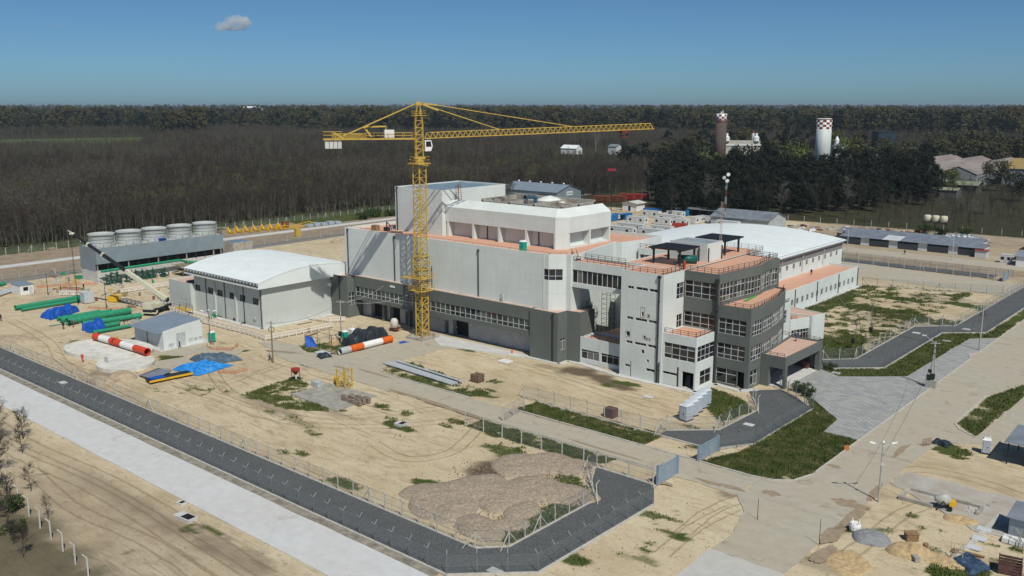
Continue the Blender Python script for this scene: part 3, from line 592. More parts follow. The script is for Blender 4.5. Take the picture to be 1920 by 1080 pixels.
# ================================================================== reactor hall
RH = thing('reactor_hall', 'tall grey and white concrete hall with terracotta roof terrace behind the tower crane', 'building', (-140,150,0), world=True)
RX0, RX1 = -172.8, -110.5
MAIN = [(RX0,139.2),(RX1,139.2),(-107.9,141.5),(-106.8,141.6),(-106.8,144.6),(-110.2,161.6),(-108.7,161.9),(-107.6,168.5),(-107.6,176),(RX0,176)]
polyblock(RH, MAIN, 9.6, 21, WHITE, TERRA, .7, .3, {0: [(61.0, 62.3, 15.85, 18.1)], 1: [(0.0, 2.75, 15.85, 18.1)]})
window(RH, MAIN[0], MAIN[1], 61.0, 62.3, 15.85, 18.1, 1, (.62,.38)); window(RH, MAIN[1], MAIN[2], 0, 2.75, 15.85, 18.1, 2, (.62,.38))
m = MB()
for i in range(2, 9): wall_faces(m, MAIN[i], MAIN[i+1], 0, 9.6)
m.build('court_wall', WHITE, RH)
MB().ob((-111.75,139.2), (1,0), -.12, .12, -.05, .06, 10.2, 21.03).build('corner_bead', WHITE, RH)
# podium with ribbon windows carried over the recessed ground floor
PX0, PX1, PY = -168.6, -114.1, 138.2
ng = 6; gw = (PX1-PX0-.6)/ng; hol = [(.3+i*gw+.06, .3+(i+1)*gw-.06, 5.2, 7.45) for i in range(ng)]
m = MB(); wall_faces(m, (PX0,PY), (PX1,PY), 4.25, 9.9, hol)
m.add([(PX0,PY,4.25),(PX1,PY,4.25),(PX1,141,4.25),(PX0,141,4.25)], [(3,2,1,0)]); m.build('podium_wall', GREY, RH)
MB().box(PX0,PY-.04,9.9,PX1,139.22,10.08).build('ledge', M_('pinkish_cement', (.52,.42,.35), .2, .6, .9), RH)
for h in hol: window(RH, (PX0,PY), (PX1,PY), *h, 6, (.6,.4), gls=GLG, fw=.1)
gh = [(3,8.2,0,4.1),(9.6,13.2,0,4.1),(15,16.2,0,3),(27.6,28.9,0,3),(30.2,35.0,0,4.0)]
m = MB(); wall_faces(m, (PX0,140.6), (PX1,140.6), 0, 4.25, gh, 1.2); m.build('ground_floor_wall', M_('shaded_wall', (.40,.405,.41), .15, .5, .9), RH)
for i, h in enumerate(gh): MB().ob((PX0,140.6), (1,0), h[0], h[1], -1.25, -1.2, 0, h[3]).build('door', BLK, RH)  # black panels paint the dark inside of the open bays
for x in (-160.2, -151.5): MB().box(x-.35,139.6,0,x+.35,140.5,4.25).build('pier', GREY, RH)
pipe_down(RH, -147.3, 138.05+.0, 0, 4.2, hop=False)
# left and right grey end blocks
LB = [(-176.4,136.2),(-168.8,136.2),(-168.8,142.5),(-176.4,142.5)]
hl = {0: [(.35,1.5,6.2,8.2),(.5,1.55,1.0,3.2)], 1: [(.35,2.2,2.9,5.9)]}
polyblock(RH, LB, 0, 9.8, GREY, TERRA2, .45, .25, hl, name='end_block_wall')
for h in hl[0]: window(RH, LB[0], LB[1], *h, 1, (1,), gls=GLG)
window(RH, LB[1], LB[2], *hl[1][0], 2, (.33,.33,.33), gls=GLG); pipe_down(RH, -171.6, 136.05, 0, 9.2)
RB = [(-114.1,137.85),(-107.1,137.85),(-107.1,140.9),(-104.1,141.3),(-104.1,146),(-114.1,146)]
polyblock(RH, RB, 0, 9.95, GREY, TERRA2, .12, .3, {1: [(.9,2.7,2.3,4.6)]}, name='end_block_wall')
window(RH, RB[1], RB[2], .9, 2.7, 2.3, 4.6, 2, (.2,.8)); pipe_down(RH, -108.2, 137.7, 0, 9.3)
for x, z0, z1 in ((-171.6,10.1,20.2),(-155.2,10.1,20),(-129.2,10.1,19.6)): pipe_down(RH, x, 139.05, z0, z1)
pipe_down(RH, -143.1, 139.05, 10.1, 15, .07, False); MB().box(-122.4,138.5,10.1,-121.8,139.0,11.6).build('vent_box', GALV, RH)
MB().box(-155.9,138.1,8.75,-154.3,138.19,9.2).build('name_plate', GLOSSW, RH); MB().tube((-122.1,138.6,11.6),(-122.1,138.6,13),.04,6).build('antenna', GALV, RH)
# tall rear block
TB = [(-163.7,147.4),(-148,147.4),(-148,169.2),(-163.7,169.2)]
polyblock(RH, TB, 20.2, 30.7, WHITE, M_('blue_membrane', (.20,.27,.33), .2, .3, .5), .25, .25, name='tall_block_wall', rname='tall_block_roof')
pipe_down(RH, -162.9, 147.25, 20.3, 30.2)
# pavilion with deep eaves, piers and a sloped rim
PV = [(-147.9,148.5),(-116.2,148.5),(-114.2,150.6),(-114.2,165.6),(-147.9,165.6)]
m = MB()
for i in range(4): wall_faces(m, PV[i], PV[(i+1) % 5], 23.65, 26.95)
m.add([(p[0],p[1],23.65) for p in PV], [tuple(range(4,-1,-1))])
rim = [(-147.9,150.9),(-117.5,150.9),(-116.6,151.9),(-116.6,165.6),(-147.9,165.6)]
for i in range(3): a, b, c, d = PV[i], PV[i+1], rim[i+1], rim[i]; m.add([(a[0],a[1],26.95),(b[0],b[1],26.95),(c[0],c[1],28.5),(d[0],d[1],28.5)], [(0,1,2,3)])
a, b, c = PV[3], PV[4], rim[3]; m.add([(a[0],a[1],26.95),(c[0],c[1],28.5),(c[0],c[1],26.95)], [(0,1,2)])
for i in range(3): a, b = rim[i], rim[i+1]; m.add([(a[0],a[1],28.5),(b[0],b[1],28.5),(b[0],b[1],27),(a[0],a[1],27)], [(3,2,1,0)])
m.build('eaves_wall', WHITE, RH)
RC = [(-147.9,150.1),(-116.2,150.1),(-115.9,151),(-115.9,165.5),(-147.9,165.5)]
m = MB()
for i in range(4): wall_faces(m, RC[i], RC[i+1], 20.2, 23.7)
m.build('recessed_wall', WHITE, RH)
for x in (-147.4,-139.6,-131.9,-124.2): MB().prism([(x-.2,148.5),(x+.35,148.5),(x+.35,150.2),(x-.2,150.2)], 20.2, 23.66).build('pier', WHITE, RH)
MB().prism([(-116.6,148.5),(-116.2,148.5),(-114.3,150.5),(-114.3,151),(-116,150.2),(-116.6,150.2)], 20.2, 23.66).build('pier', WHITE, RH)
for y in (158,165.2): MB().box(-116,y-.25,20.2,-114.25,y+.25,23.66).build('pier', WHITE, RH)
MB().box(-115.95,151,20.2,-114.6,165,20.7).build('kerb_wall', WHITE, RH)
for x in (-136.5,-121.8): pipe_down(RH, x, 149.95, 20.3, 23.6, .1, False)
MB().sheet([(-147.8,150.9),(-117.5,150.9),(-116.6,151.9),(-116.6,165.5),(-147.8,165.5)], 27.05).build('deck', CONC, RH)
for (x0,y0,x1,y1,z) in [(-141,153,-140.4,165,28.9),(-141,164.4,-118,165,29.2),(-133,153,-132.4,165,28.7),(-126,153,-125.4,165,28.8),(-141,158.5,-118,159.1,28.7),(-118.6,153,-118,165,28.8),(-141,153,-118,153.6,28.5)]:
    MB().box(x0,y0,27.05,x1,y1,z).build('concrete_upstand', CONC, RH)
MB().lathe((-128.5,162,27.05), [(4.2,0),(3.6,1.2),(2,2.1),(.3,2.6)], 20).build('white_cover', GLOSSW, RH)
m = MB(); m.box(-131,156,27.05,-130.4,156.6,29.9); m.box(-131,156,29.4,-127.6,156.7,29.9); m.box(-128.2,156,28.2,-127.6,156.6,29.5); m.build('blue_frame', M_('blue_steel', (.06,.16,.24), .2, 2, .5), RH)
for x, y in ((-137,156),(-129.5,154.8),(-122,156.5),(-136,162),(-121.5,161.5)):
    m = MB()
    for k in range(5): a = random.random()*3; m.bar((x+random.uniform(-.7,.7),y+random.uniform(-.5,.5),28.7+.05*k),(x+random.uniform(-.9,.9),y+random.uniform(-.7,.7),28.9+.1*k),.09)
    m.build('timber_offcuts', WOOD, RH)
railing(RH, [(-172.5,139.6),(-110.6,139.6),(-108.1,141.8)], 20.3, 1.0, 5.2, M_('rope_post', (.35,.2,.14), .2, 3, .7), 1)
m = MB()  # stair up the tall block
for s in (0, .9):
    for k in (0, 1.1): m.bar((-146.8+k*.9,150.6+s,28.4),(-146.6+k*.5,150.6+s,32),.07)
for k in range(7): m.bar((-146.8+.1,150.6,28.6+k*.5),(-145.9,151.5,28.6+k*.5),.06); m.bar((-146.8,151.5,28.6+k*.5),(-145.9,150.6,28.9+k*.5),.05)
m.build('access_stair', RUST, RH)
MB().box(-167.5,143,20.3,-165.8,144.2,21.6).build('mesh_crate', WOOD, RH)
# high glazed bridge to the offices, with a roof walk
BR = [(-107.0,141.9),(-93.4,141.9),(-93.4,146.2),(-107.0,146.2)]
polyblock(RH, BR, 14.7, 19.9, WHITE, TERRA, .25, .2, {0: [(.3,13.2,15.6,18.2)]}, name='bridge_wall', rname='bridge_roof')
MB().sheet(BR, 14.7).build('bridge_soffit', WHITE, RH)
window(RH, BR[0], BR[1], .3, 13.2, 15.6, 18.2, 11, (1,), gls=GL[:1]+GL[2:], fw=.12, depth=.18)
m = MB()
for k in range(5): u = -106.2+k*2.6; m.bar((u,142.2,15.7),(u+1.6,142.2,18.1),.12)
m.build('truss_brace', FRAME, RH); railing(RH, [(-106.6,142.2),(-93.8,142.2)], 19.7, 1.1, 1.6); railing(RH, [(-106.6,145.9),(-97,145.9)], 19.7, 1.1, 1.6)
B2 = [(-107.2,166),(-96,166),(-96,170),(-107.2,170)]
polyblock(RH, B2, 14.2, 19.6, WHITE, TERRA, .25, .2, {0: [(.4,10.8,15.6,18.2)]}, name='bridge_wall', rname='bridge_roof')
window(RH, B2[0], B2[1], .4, 10.8, 15.6, 18.2, 9, (1,), fw=.12); railing(RH, [(-107,166.3),(-96,166.3)], 19.4, 1.1, 1.6)
m = MB()  # steps from bridge walk to roof
for k in range(6): m.bar((-107.2-.25*k,143+.15*k,19.9+.18*k),(-106-.25*k,143+.15*k,19.9+.18*k),.12)
for s in (0, 1.2): m.bar((-107.2+s,143,20.6),(-108.6+s,143.9,21.9),.06); m.bar((-107.2+s,143,20.2),(-108.6+s,143.9,21.5),.05)
for s in (0,.5,1.): m.bar((-107.2-s,143+s*.6,19.9),(-107.2-s,143+s*.6,21.5),.05)
m.build('roof_steps', RAIL, RH)
# low link with ground floor windows and the court behind it
LK = [(-104.1,141.3),(-93.4,141.3),(-93.4,147),(-104.1,147)]
lkh = [(.25,4.5,.9,2.75),(5.0,10.4,.9,2.75)]
polyblock(RH, LK, 0, 5.15, WHITE, TERRA, .5, .2, {0: lkh}, name='link_wall', rname='link_roof')
window(RH, LK[0], LK[1], *lkh[0], 3, (.25,.75)); window(RH, LK[0], LK[1], *lkh[1], 4, (.25,.75)); railing(RH, [(-103.8,141.8),(-94,141.8)], 4.7, 1.1, 2)
MB().box(-104,147,0,-93.4,166,4.6).build('court_deck', TERRA, RH)
m = MB(); cx, cy_ = -101.5, 158.5
FB = [(cx-3.4,cy_-1.2),(cx-1.6,cy_-3.2),(cx+1.2,cy_-3.6),(cx+3.2,cy_-2.4)]
for i in range(3):
    for z in (4.6,8.2,11.8): window(RH, FB[i], FB[i+1], 0, edge(FB[i],FB[i+1])[1], z+.5, z+3.4, 2, (.22,.78), gls=GLG, depth=0, name='stair_window')
MB().prism([FB[0],FB[1],FB[2],FB[3],(cx+3.2,166),(cx-3.4,166)], 4.6, 4.95).build('stair_plinth', WHITE, RH)
for z in (8.0,11.6,15.1): MB().prism([(p[0]*1.0,p[1]-.15) for p in FB]+[(cx+3.2,166),(cx-3.4,166)], z, z+.55).build('stair_band', WHITE, RH)
MB().prism([(cx-3.2,cy_-.8),(cx+3.,cy_-2),(cx+3,166),(cx-3.2,166)], 4.9, 15.1).build('stair_core', M_('stair_inside', (.30,.32,.26), .3, .6, .9), RH)
m = MB()  # scaffold tower and spiral stair in the court
for x, y in ((-104.2,148.5),(-104.2,150.2),(-102.2,148.5),(-102.2,150.2)): m.tube((x,y,4.6),(x,y,13.5),.05,5)
for z in np.arange(5.5, 13.5, 1.0):
    for a, b in (((-104.2,148.5),(-102.2,148.5)),((-104.2,150.2),(-102.2,150.2)),((-104.2,148.5),(-104.2,150.2)),((-102.2,148.5),(-102.2,150.2))): m.bar((*a,z),(*b,z),.05)
m.build('scaffold', RAIL, RH)
m = MB(); cx, cy_ = -105.4, 146.8
m.tube((cx,cy_,4.6),(cx,cy_,11),.09,8)
for k in range(30):
    a = k*.38; z = 4.7+k*.2; m.prism([(cx,cy_),(cx+1.2*math.cos(a),cy_+1.2*math.sin(a)),(cx+1.2*math.cos(a+.34),cy_+1.2*math.sin(a+.34))], z, z+.06)
    m.bar((cx+1.2*math.cos(a),cy_+1.2*math.sin(a),z),(cx+1.2*math.cos(a),cy_+1.2*math.sin(a),z+1),.04); m.bar((cx+1.2*math.cos(a),cy_+1.2*math.sin(a),z+1),(cx+1.2*math.cos(a+.38),cy_+1.2*math.sin(a+.38),z+1.2),.05)
m.build('spiral_stair', STEEL, RH)

# ================================================================== office block
OB = thing('office_building', 'white and grey office block with slit windows and curved glazed front by the plaza', 'building', (-82,155,0), world=True)
# stair tower with slit windows
ST = [(-93.4,139.2),(-84.4,139.2),(-84.4,147),(-93.4,147)]
sl_ = []
for z in (16.75,11.0,6.43): sl_ += [(1.42,2.75,z,z+.52),(3.25,5.75,z,z+.52),(6.1,7.85,z,z+.52)]
sl_ += [(5.85,7.7,1.85,2.4),(1.25,2.4,1.9,2.4)]
hs = [(1.35,2.1,7.75,8.6),(4.55,5.0,11.95,12.8),(5.1,5.5,7.8,8.35),(5.9,6.2,11.95,12.4),(5.75,6.0,7.7,8.05),(6.3,6.5,7.7,8.0),(4.75,5.35,5.0,5.7),(5.95,6.4,3.55,4.05),(2.35,2.6,-.2,3.05)]
se_ = [(4.6,7.2,14.95,17.9),(4.9,6.9,9.5,12)]
polyblock(OB, ST, 0, 20, WHITE, TERRA, .1, .22, {0: sl_+hs, 1: se_}, skip=(2,), name='stair_tower_wall', rname='stair_tower_roof')
for h in sl_: window(OB, ST[0], ST[1], *h, 2, (1,), fw=.06, name='slit_window')
for h in hs: MB().ob(ST[0], (1,0), h[0], h[1], -.5, -.21, h[2], h[3]).build('service_hole', BLK, OB)
for (u,z,w,h) in ((4.3,11.7,.95,2.0),(5.75,11.8,.6,.75),(1.2,7.6,1.05,1.15),(4.95,7.65,.75,.8),(5.65,7.6,1,.55)):
    m = MB(); m.ob(ST[0],(1,0),u,u+w,.002,.012,z,z+.14); m.ob(ST[0],(1,0),u,u+w,.002,.012,z+h-.16,z+h); m.ob(ST[0],(1,0),u,u+.12,.002,.014,z+.14,z+h-.16); m.ob(ST[0],(1,0),u+w-.12,u+w,.002,.014,z+.14,z+h-.16)
    m.build('mortar_patch', M_('mortar', (.36,.33,.28), .3, 4, .95), OB)
window(OB, ST[1], ST[2], *se_[0], 2, (.3,.45,.25)); window(OB, ST[1], ST[2], *se_[1], 2, (.5,.5)); pipe_down(OB, -85.2, 139.05, 0, 19.4, .16); pipe_down(OB, -84.75, 139.1, 0, 4, .1, False)
# white two storey block
WB = [(-84.35,139.5),(-77.55,139.5),(-77.55,146.4),(-84.35,146.4)]
w0 = [(.3,6.6,5.05,7.9),(.2,3.1,2.0,2.5),(4.15,6.5,0,3.15)]; w1 = [(.55,6.5,5.05,7.9),(1.7,5.7,.55,3.2)]
polyblock(OB, WB, 0, 9.6, WHITE, TERRA, .15, .22, {0: w0, 1: w1}, skip=(2,), name='front_block_wall', rname='front_block_roof')
window(OB, WB[0], WB[1], *w0[0], 4, (.28,.44,.28)); window(OB, WB[0], WB[1], *w0[1], 2, (1,), fw=.06, name='slit_window')
window(OB, WB[1], WB[2], *w1[0], 4, (.28,.44,.28)); window(OB, WB[1], WB[2], *w1[1], 2, (.42,.58))
MB().ob(WB[0],(1,0),4.15,6.5,-2.2,-.22,0,.06).build('porch_floor', PALEC, OB); MB().ob(WB[0],(1,0),4.15,6.5,-2.3,-2.2,0,3.15).build('porch_back', BLK, OB); MB().ob(WB[0],(1,0),4.3,5.2,-1.2,-1.1,0,2.2).build('door', STEEL, OB)
MB().ob(WB[0],(1,0),3.15,3.45,.002,.02,0,3.7).build('conduit_chase', BLK, OB)
railing(OB, [(-84.2,139.9),(-77.9,139.9),(-77.9,146)], 9.45, 1.0, 1.6); pipe_down(OB, -77.4, 146.1, 0, 9.3, .09)
# grey glazed block: upper floors
RFC = [(-77.25,146.35),(-77.0,151.5),(-76.6,155.2),(-76.2,158.4),(-76.25,161.0),(-77.0,164.2),(-77.35,167),(-76.9,170.2)]
UP = [(-84.4,146.35)]+RFC+[(-84.5,170.6),(-84.4,160)]
uh = {0: [(.2,6.9,15.2,18.3),(.2,6.9,9.75,12.5)]}
for i in range(1, 8): L = edge(UP[i], UP[i+1])[1]; uh[i] = [(.12 if i > 1 else .4, L-.12 if i < 7 else L-.5, 15.0, 18.2)]
polyblock(OB, UP, 0, 20, GREY, TERRA, .1, .25, uh, skip=(8,9,10), name='glazed_block_wall', rname='glazed_block_roof')
for h in uh[0]: window(OB, UP[0], UP[1], *h, 4, (.28,.44,.28), gls=[GL[0],GL[1]])
for i in range(1, 8): L = edge(UP[i], UP[i+1])[1]; window(OB, UP[i], UP[i+1], *uh[i][0], max(2, round(L/1.15)), (.28,.46,.26))
# lower glazed wing with curved side and terrace
LC = [(-70.8,146.3),(-70.75,151),(-71.3,156),(-72.2,161.0),(-73.4,165.5),(-74.6,168.5)]
LW = [(-77.25,146.3)]+LC+[(-77,168.7),(-77.2,158)]
lh = {0: [(.2,5.6,9.5,12.3),(.15,5.55,4.9,7.7),(.1,4.2,.35,3.05),(4.35,5.7,0,3.0)]}
for i in range(1, 6): L = edge(LW[i], LW[i+1])[1]; lh[i] = [(.75 if i == 1 else .1, L-.1, 9.55, 12.2), (.75 if i == 1 else .1, L-.1, 5.0, 7.7)]
lh[1].append((.75, 3.6, .5, 3.2))
polyblock(OB, LW, 0, 14.6, GREY, TERRA, .3, .22, lh, skip=(6,7), name='glazed_wing_wall', rname='terrace')
for h in lh[0][:3]: window(OB, LW[0], LW[1], *h, 4 if h[2] > 4 else 2, (.3,.42,.28) if h[2] > 4 else (.35,.65), gls=[GL[0],GL[2]])
MB().ob(LW[0],(1,0),4.35,5.7,-1.2,-1.1,0,3).build('door', BLK, OB)
for i in range(1, 6):
    L = edge(LW[i], LW[i+1])[1]
    for h in lh[i][:2]: window(OB, LW[i], LW[i+1], *h, max(2, round((h[1]-h[0])/1.0)), (.3,.42,.28))
window(OB, LW[1], LW[2], *lh[1][2], 2, (.35,.65)); MB().box(-77.6,150.2,14.3,-77.25,152.2,17.1).build('terrace_door', FRAME, OB)
railing(OB, [(-77,146.7),(-71.2,146.7),(-71.15,151),(-71.7,156),(-72.6,161),(-73.8,165.5),(-74.9,168.2)], 14.3, 1.0, 1.4)
MB().ob((-75.5,153),Vector((-.12,.99)).normalized(),0,6,-.3,.3,14.32,14.42).build('green_mat', M_('green_mat', (.08,.34,.07), .1, 2, .8), OB)
railing(OB, [(-92.9,139.7),(-84.9,139.7),(-84.9,146.8),(-77.7,146.8),(-77.4,151.5),(-77,155.2),(-76.6,158.4),(-76.7,161),(-77.4,164.2),(-77.8,167),(-77.4,169.8),(-84,170.2)], 19.9, 1.05, 1.5)
railing(OB, [(-84,171),(-84,177.2),(-92.3,177.6)], 19.9, 1.05, 1.6, GALV); railing(OB, [(-77.4,170),(-83.6,170.2),(-84,172.5)], 19.9, 1.05, 1.6, GALV)
m = MB(); m.tube((-77.5,146.05,0),(-77.5,146.05,19),.22,8); m.lathe((-77.5,146.05,18.2),[(.25,0),(.42,.3),(.42,1)],8); m.lathe((-77.5,146.05,13.2),[(.25,0),(.42,.3),(.42,.9)],8); m.build('downpipe', PIPE, OB)
# rear body under the roof terrace
polyblock(OB, [(-98,147),(-84.6,147),(-84.6,177.8),(-98,177.8)], 0, 19.96, WHITE, TERRA, .07, .22, name='rear_wall', rname='roof_terrace')
PH = [(-94.2,157.3),(-85.9,157.3),(-85.9,163.4),(-94.2,163.4)]
polyblock(OB, PH, 19.85, 23.4, WHITE, M_('penthouse_roof', (.27,.31,.34), .15, .4, .6), .1, .15, name='penthouse_wall', rname='penthouse_roof')
for x, y in ((-87.6,157.15),(-85.75,157.6),(-85.75,162.9)): pipe_down(OB, x, y, 19.5, 22.6, .12, False)
def pergola(x0, y0, x1, y1, z0, z1):
    m = MB()
    for x in (x0, x1):
        for y in (y0, y1): m.box(x-.16,y-.16,z0,x+.16,y+.16,z1)
    m.build('pergola_post', STEEL, OB); m = MB()
    for x in (x0, x1): m.box(x-.14,y0-.7,z1,x+.14,y1+.7,z1+.28)
    n = 26
    for k in range(n): y = y0-.6+(y1-y0+1.2)*k/(n-1); m.box(x0-.8,y-.07,z1+.283,x1+.8,y+.07,z1+.55)
    m.build('pergola_slats', STEEL, OB)
pergola(-93.3,149.9,-87.6,155.3,19.85,22.6); pergola(-93,167,-87.3,172.8,19.85,22.6)
m = MB(); m.tube((-89.6,152.6,20.75),(-86.6,154.6,20.75),.8,16); m.build('green_tank', M_('tank_green', (.012,.10,.085), .2, 1, .4), OB, True)
MB().tube((-85.2,147.6,19.9),(-85.2,147.6,21.5),.2,8).build('red_pump', REDW, OB); m = MB()
for k in range(6): m.bar((-85.6+random.uniform(-.5,.5),147.4+random.uniform(-.4,.4),19.9),(-85.6+random.uniform(-.5,.5),147.4+random.uniform(-.4,.4),20.9),.1)
m.build('pump_valves', STEEL, OB)
m = MB()  # lattice radio mast on the roof terrace
for x, y in ((-86.9,163.9),(-86.5,163.9),(-86.7,164.25)): m.tube((x,y,19.4),(x,y,31),.03,5)
for k in range(22): z = 19.6+k*.52; m.bar((-86.9,163.9,z),(-86.5,163.9,z+.5),.03); m.bar((-86.5,163.9,z),(-86.7,164.25,z+.5),.03); m.bar((-86.7,164.25,z),(-86.9,163.9,z+.5),.03)
m.build('radio_mast', M_('mast_paint', (.55,.42,.38), .3, 4, .6), OB)
# porch toward the plaza
m = MB(); PR = [(-70.7,150.9),(-66,150.9),(-66,167.1),(-72.5,167.1)]
polyblock(OB, PR, 0, 5.75, GREY, TERRA2, .35, .3, {1: [(1.0,15.2,-.2,4.0)], 0: [(1.6,4.3,-.2,3.6)]}, skip=(3,), name='porch_wall', rname='porch_roof', depth=.9)
MB().box(-72,151.2,.02,-66.3,166.8,.07).build('porch_floor', PALEC, OB); railing(OB, [(-70.5,151.2),(-66.4,151.2)], 5.4, .9, 1.2); railing(OB, [(-74,167),(-66.3,166.9)], 5.4, .9, 1.4)
m = MB(); wall_faces(m, (-71.2,151.2), (-72.9,166.9), 0, 4.6, [(3,11,.2,3.2)]); m.build('porch_inner_wall', GREY, OB); window(OB, (-71.2,151.2), (-72.9,166.9), 3, 11, .2, 3.2, 7, (1,))
# white stepped wings behind the porch
W1 = [(-84,170.8),(-78.6,171.2),(-78.9,181.2),(-84,181.2)]
polyblock(OB, W1, 0, 9.3, WHITE, TERRA, .4, .2, {1: [(.6,8.2,4.9,7.8)]}, name='wing_wall', rname='wing_roof'); window(OB, W1[1], W1[2], .6, 8.2, 4.9, 7.8, 5, (.33,.33,.33))
railing(OB, [(-79,171.6),(-79.3,181)], 8.9, 1., 1.6)
W2 = [(-90,181.3),(-78.7,181.3),(-76.6,187),(-90,190)]
polyblock(OB, W2, 0, 5.3, WHITE, TERRA, .3, .2, {1: [(.3,5.6,.4,2.9)]}, name='wing_wall', rname='wing_roof'); window(OB, W2[1], W2[2], .3, 5.6, .4, 2.9, 6, (.3,.7))
W3 = [(-77.2,186.4),(-76.2,186.2),(-75.2,190.6),(-86,193),(-86,187)]
polyblock(OB, W3, 0, 5.6, WHITE, TERRA2, .25, .2, name='wing_wall', rname='wing_roof'); pipe_down(OB, -77.3, 186.1, 0, 5.2, .12, False)
railing(OB, [(-80,181.8),(-78.2,183)], 5, .9, 1.2)

# ================================================================== right arched hall with low wing
AH = thing('arched_hall', 'large hall with low white vaulted roof and long windowed wing behind the offices', 'building', (-120,235,0), world=True)
SEAM = M_('roof_seam', (.66,.69,.685), .05, 1, .6)
def vault(parent, x0, x1, y0, y1, ze, zp, axis, mat, th=.35, n=28, name='roof'):
    m = MB(); m2 = MB(); pr = []
    for i in range(n+1):
        t = i/n; z = ze+(zp-ze)*(1-(2*t-1)**2); pr.append(((y0+(y1-y0)*t) if axis == 'X' else (x0+(x1-x0)*t), z))
    for (a, za), (b, zb) in zip(pr[:-1], pr[1:]):
        if axis == 'X':
            m.add([(x0,a,za),(x1,a,za),(x1,b,zb),(x0,b,zb)], [(0,1,2,3)]); m.add([(x1,a,za),(x1,a,za-th),(x1,b,zb-th),(x1,b,zb)], [(0,1,2,3)]); m.add([(x0,a,za-th),(x1,a,za-th),(x1,b,zb-th),(x0,b,zb-th)], [(3,2,1,0)])
        else:
            m.add([(a,y0,za),(b,y0,zb),(b,y1,zb),(a,y1,za)], [(0,1,2,3)]); m.add([(a,y0,za),(a,y0,za-th),(b,y0,zb-th),(b,y0,zb)], [(0,1,2,3)]); m.add([(a,y0,za-th),(b,y0,zb-th),(b,y1,zb-th),(a,y1,za-th)], [(3,2,1,0)])
    r = m.build(name, mat, parent); bm_ = bmesh.new(); bm_.from_mesh(r.data); bmesh.ops.remove_doubles(bm_, verts=bm_.verts, dist=.001); bm_.to_mesh(r.data); bm_.free(); r.data.polygons.foreach_set('use_smooth', [True]*len(r.data.polygons)); r.data.set_sharp_from_angle(angle=R(30)); s = MB()
    st = 3.4 if axis == 'X' else 3.6; k = st
    while k < ((x1-x0) if axis == 'X' else (y1-y0)):
        s = MB()
        for (a, za), (b, zb) in zip(pr[:-1], pr[1:]):
            if axis == 'X': s.bar((x0+k,a,za+.02),(x0+k,b,zb+.02),.05,.05)
            else: s.bar((a,y0+k,za+.02),(b,y0+k,zb+.02),.05,.05)
        s.build('seam', SEAM, r); k += st
    return r, pr
vault(AH, -151, -99.6, 178.5, 265, 10.95, 13.1, 'Y', ROOFW, .12)
HW = [(-150,180),(-100.4,180),(-100.4,264),(-150,264)]
whh = [(42+i*4.15, 43.4+i*4.15, 6.9, 8.3) for i in range(10)]
m = MB(); wall_faces(m, HW[1], HW[2], 0, 8.45, whh); m.build('wall', WHITE, AH); m = MB(); wall_faces(m, HW[1], HW[2], 8.45, 11.2); m.build('upper_wall', M_('mid_grey_paint', (.22,.22,.225), .1, .5, .85), AH)
for h in whh: window(AH, HW[1], HW[2], *h, 2, (1,), fw=.08)
m = MB(); wall_faces(m, HW[2], HW[3], 0, 11); wall_faces(m, HW[3], HW[0], 0, 11); wall_faces(m, HW[0], HW[1], 0, 11); m.build('end_wall', WHITE, AH)
m = MB(); n = 14; pts = [(-150+49.6*i/n, 10.9+2.0*(1-(2*i/n-1)**2)-.4) for i in range(n+1)]
for (a, za), (b, zb) in zip(pts[:-1], pts[1:]):
    for y in (180, 264): m.add([(a,y,10.5),(b,y,10.5),(b,y,zb),(a,y,za)], [(0,1,2,3)])
m.build('gable_wall', WHITE, AH); m = MB()
for k in range(58): y = 180+k*1.45; m.box(-100.4,y-.12,10.45,-99.65,y+.12,10.62)
m.build('eave_brackets', GLOSSW, AH); MB().box(-99.7,178.5,10.78,-99.5,265,10.93).build('gutter', GALV, AH)
WG = [(-100.3,178),(-91.7,178),(-91.7,254),(-100.3,254.5)]
wgh = [(32.6+i*3.0, 34.0+i*3.0, 1.35, 2.9) for i in range(14)]
polyblock(AH, WG, 0, 5.5, WHITE, TERRA, .6, .22, {1: wgh}, skip=(3,), name='wing_wall', rname='wing_roof')
for h in wgh: window(AH, WG[1], WG[2], *h, 2, (1,), fw=.08)
for y in (212.6, 226, 240, 253.6): pipe_down(AH, -91.55, y, 0, 5.3, .1, False)
for y in (223, 236, 250): m = MB(); m.tube((-100.2,y,5),(-100.2,y,9.6),.08,6); m.tube((-100.2,y,9.6),(-100.2,y+1.5,10.2),.08,6); m.build('gutter_pipe', GALV, AH)

# ================================================================== left arched hall
LH = thing('machine_hall', 'light grey hall with white vaulted roof and six small windows left of the crane', 'building', (-190,130,0), world=True)
vault(LH, -205.2, -173.9, 115.2, 146, 10.65, 12.95, 'X', ROOFW, .2)
HL = [(-203.4,116.8),(-175.1,116.8),(-175.1,144.5),(-203.4,144.5)]
lhw = [(u-.05+203.0-202.6, u-.05+203.0-200.3, 5.1, 6.6) for u in (0,5.7,9.7,14.9,19.1,24.3)]
m = MB(); wall_faces(m, HL[0], HL[1], 0, 9.6, lhw); wall_faces(m, HL[1], HL[2], 0, 9.6); wall_faces(m, HL[2], HL[3], 0, 9.6); wall_faces(m, HL[3], HL[0], 0, 9.6); m.build('wall', LGREY, LH)
for h in lhw: window(LH, HL[0], HL[1], *h, 3, (1,), fm=STEEL)
m = MB(); n = 28   # curved gable fascia on the sunny side
for i in range(n):
    a, b = 115.25+30.7*i/n, 115.25+30.7*(i+1)/n; za, zb = [10.42+2.3*(1-(2*t-1)**2) for t in (i/n, (i+1)/n)]
    m.add([(-173.95,a,9.25),(-173.95,b,9.25),(-173.95,b,zb),(-173.95,a,za)], [(0,1,2,3)])
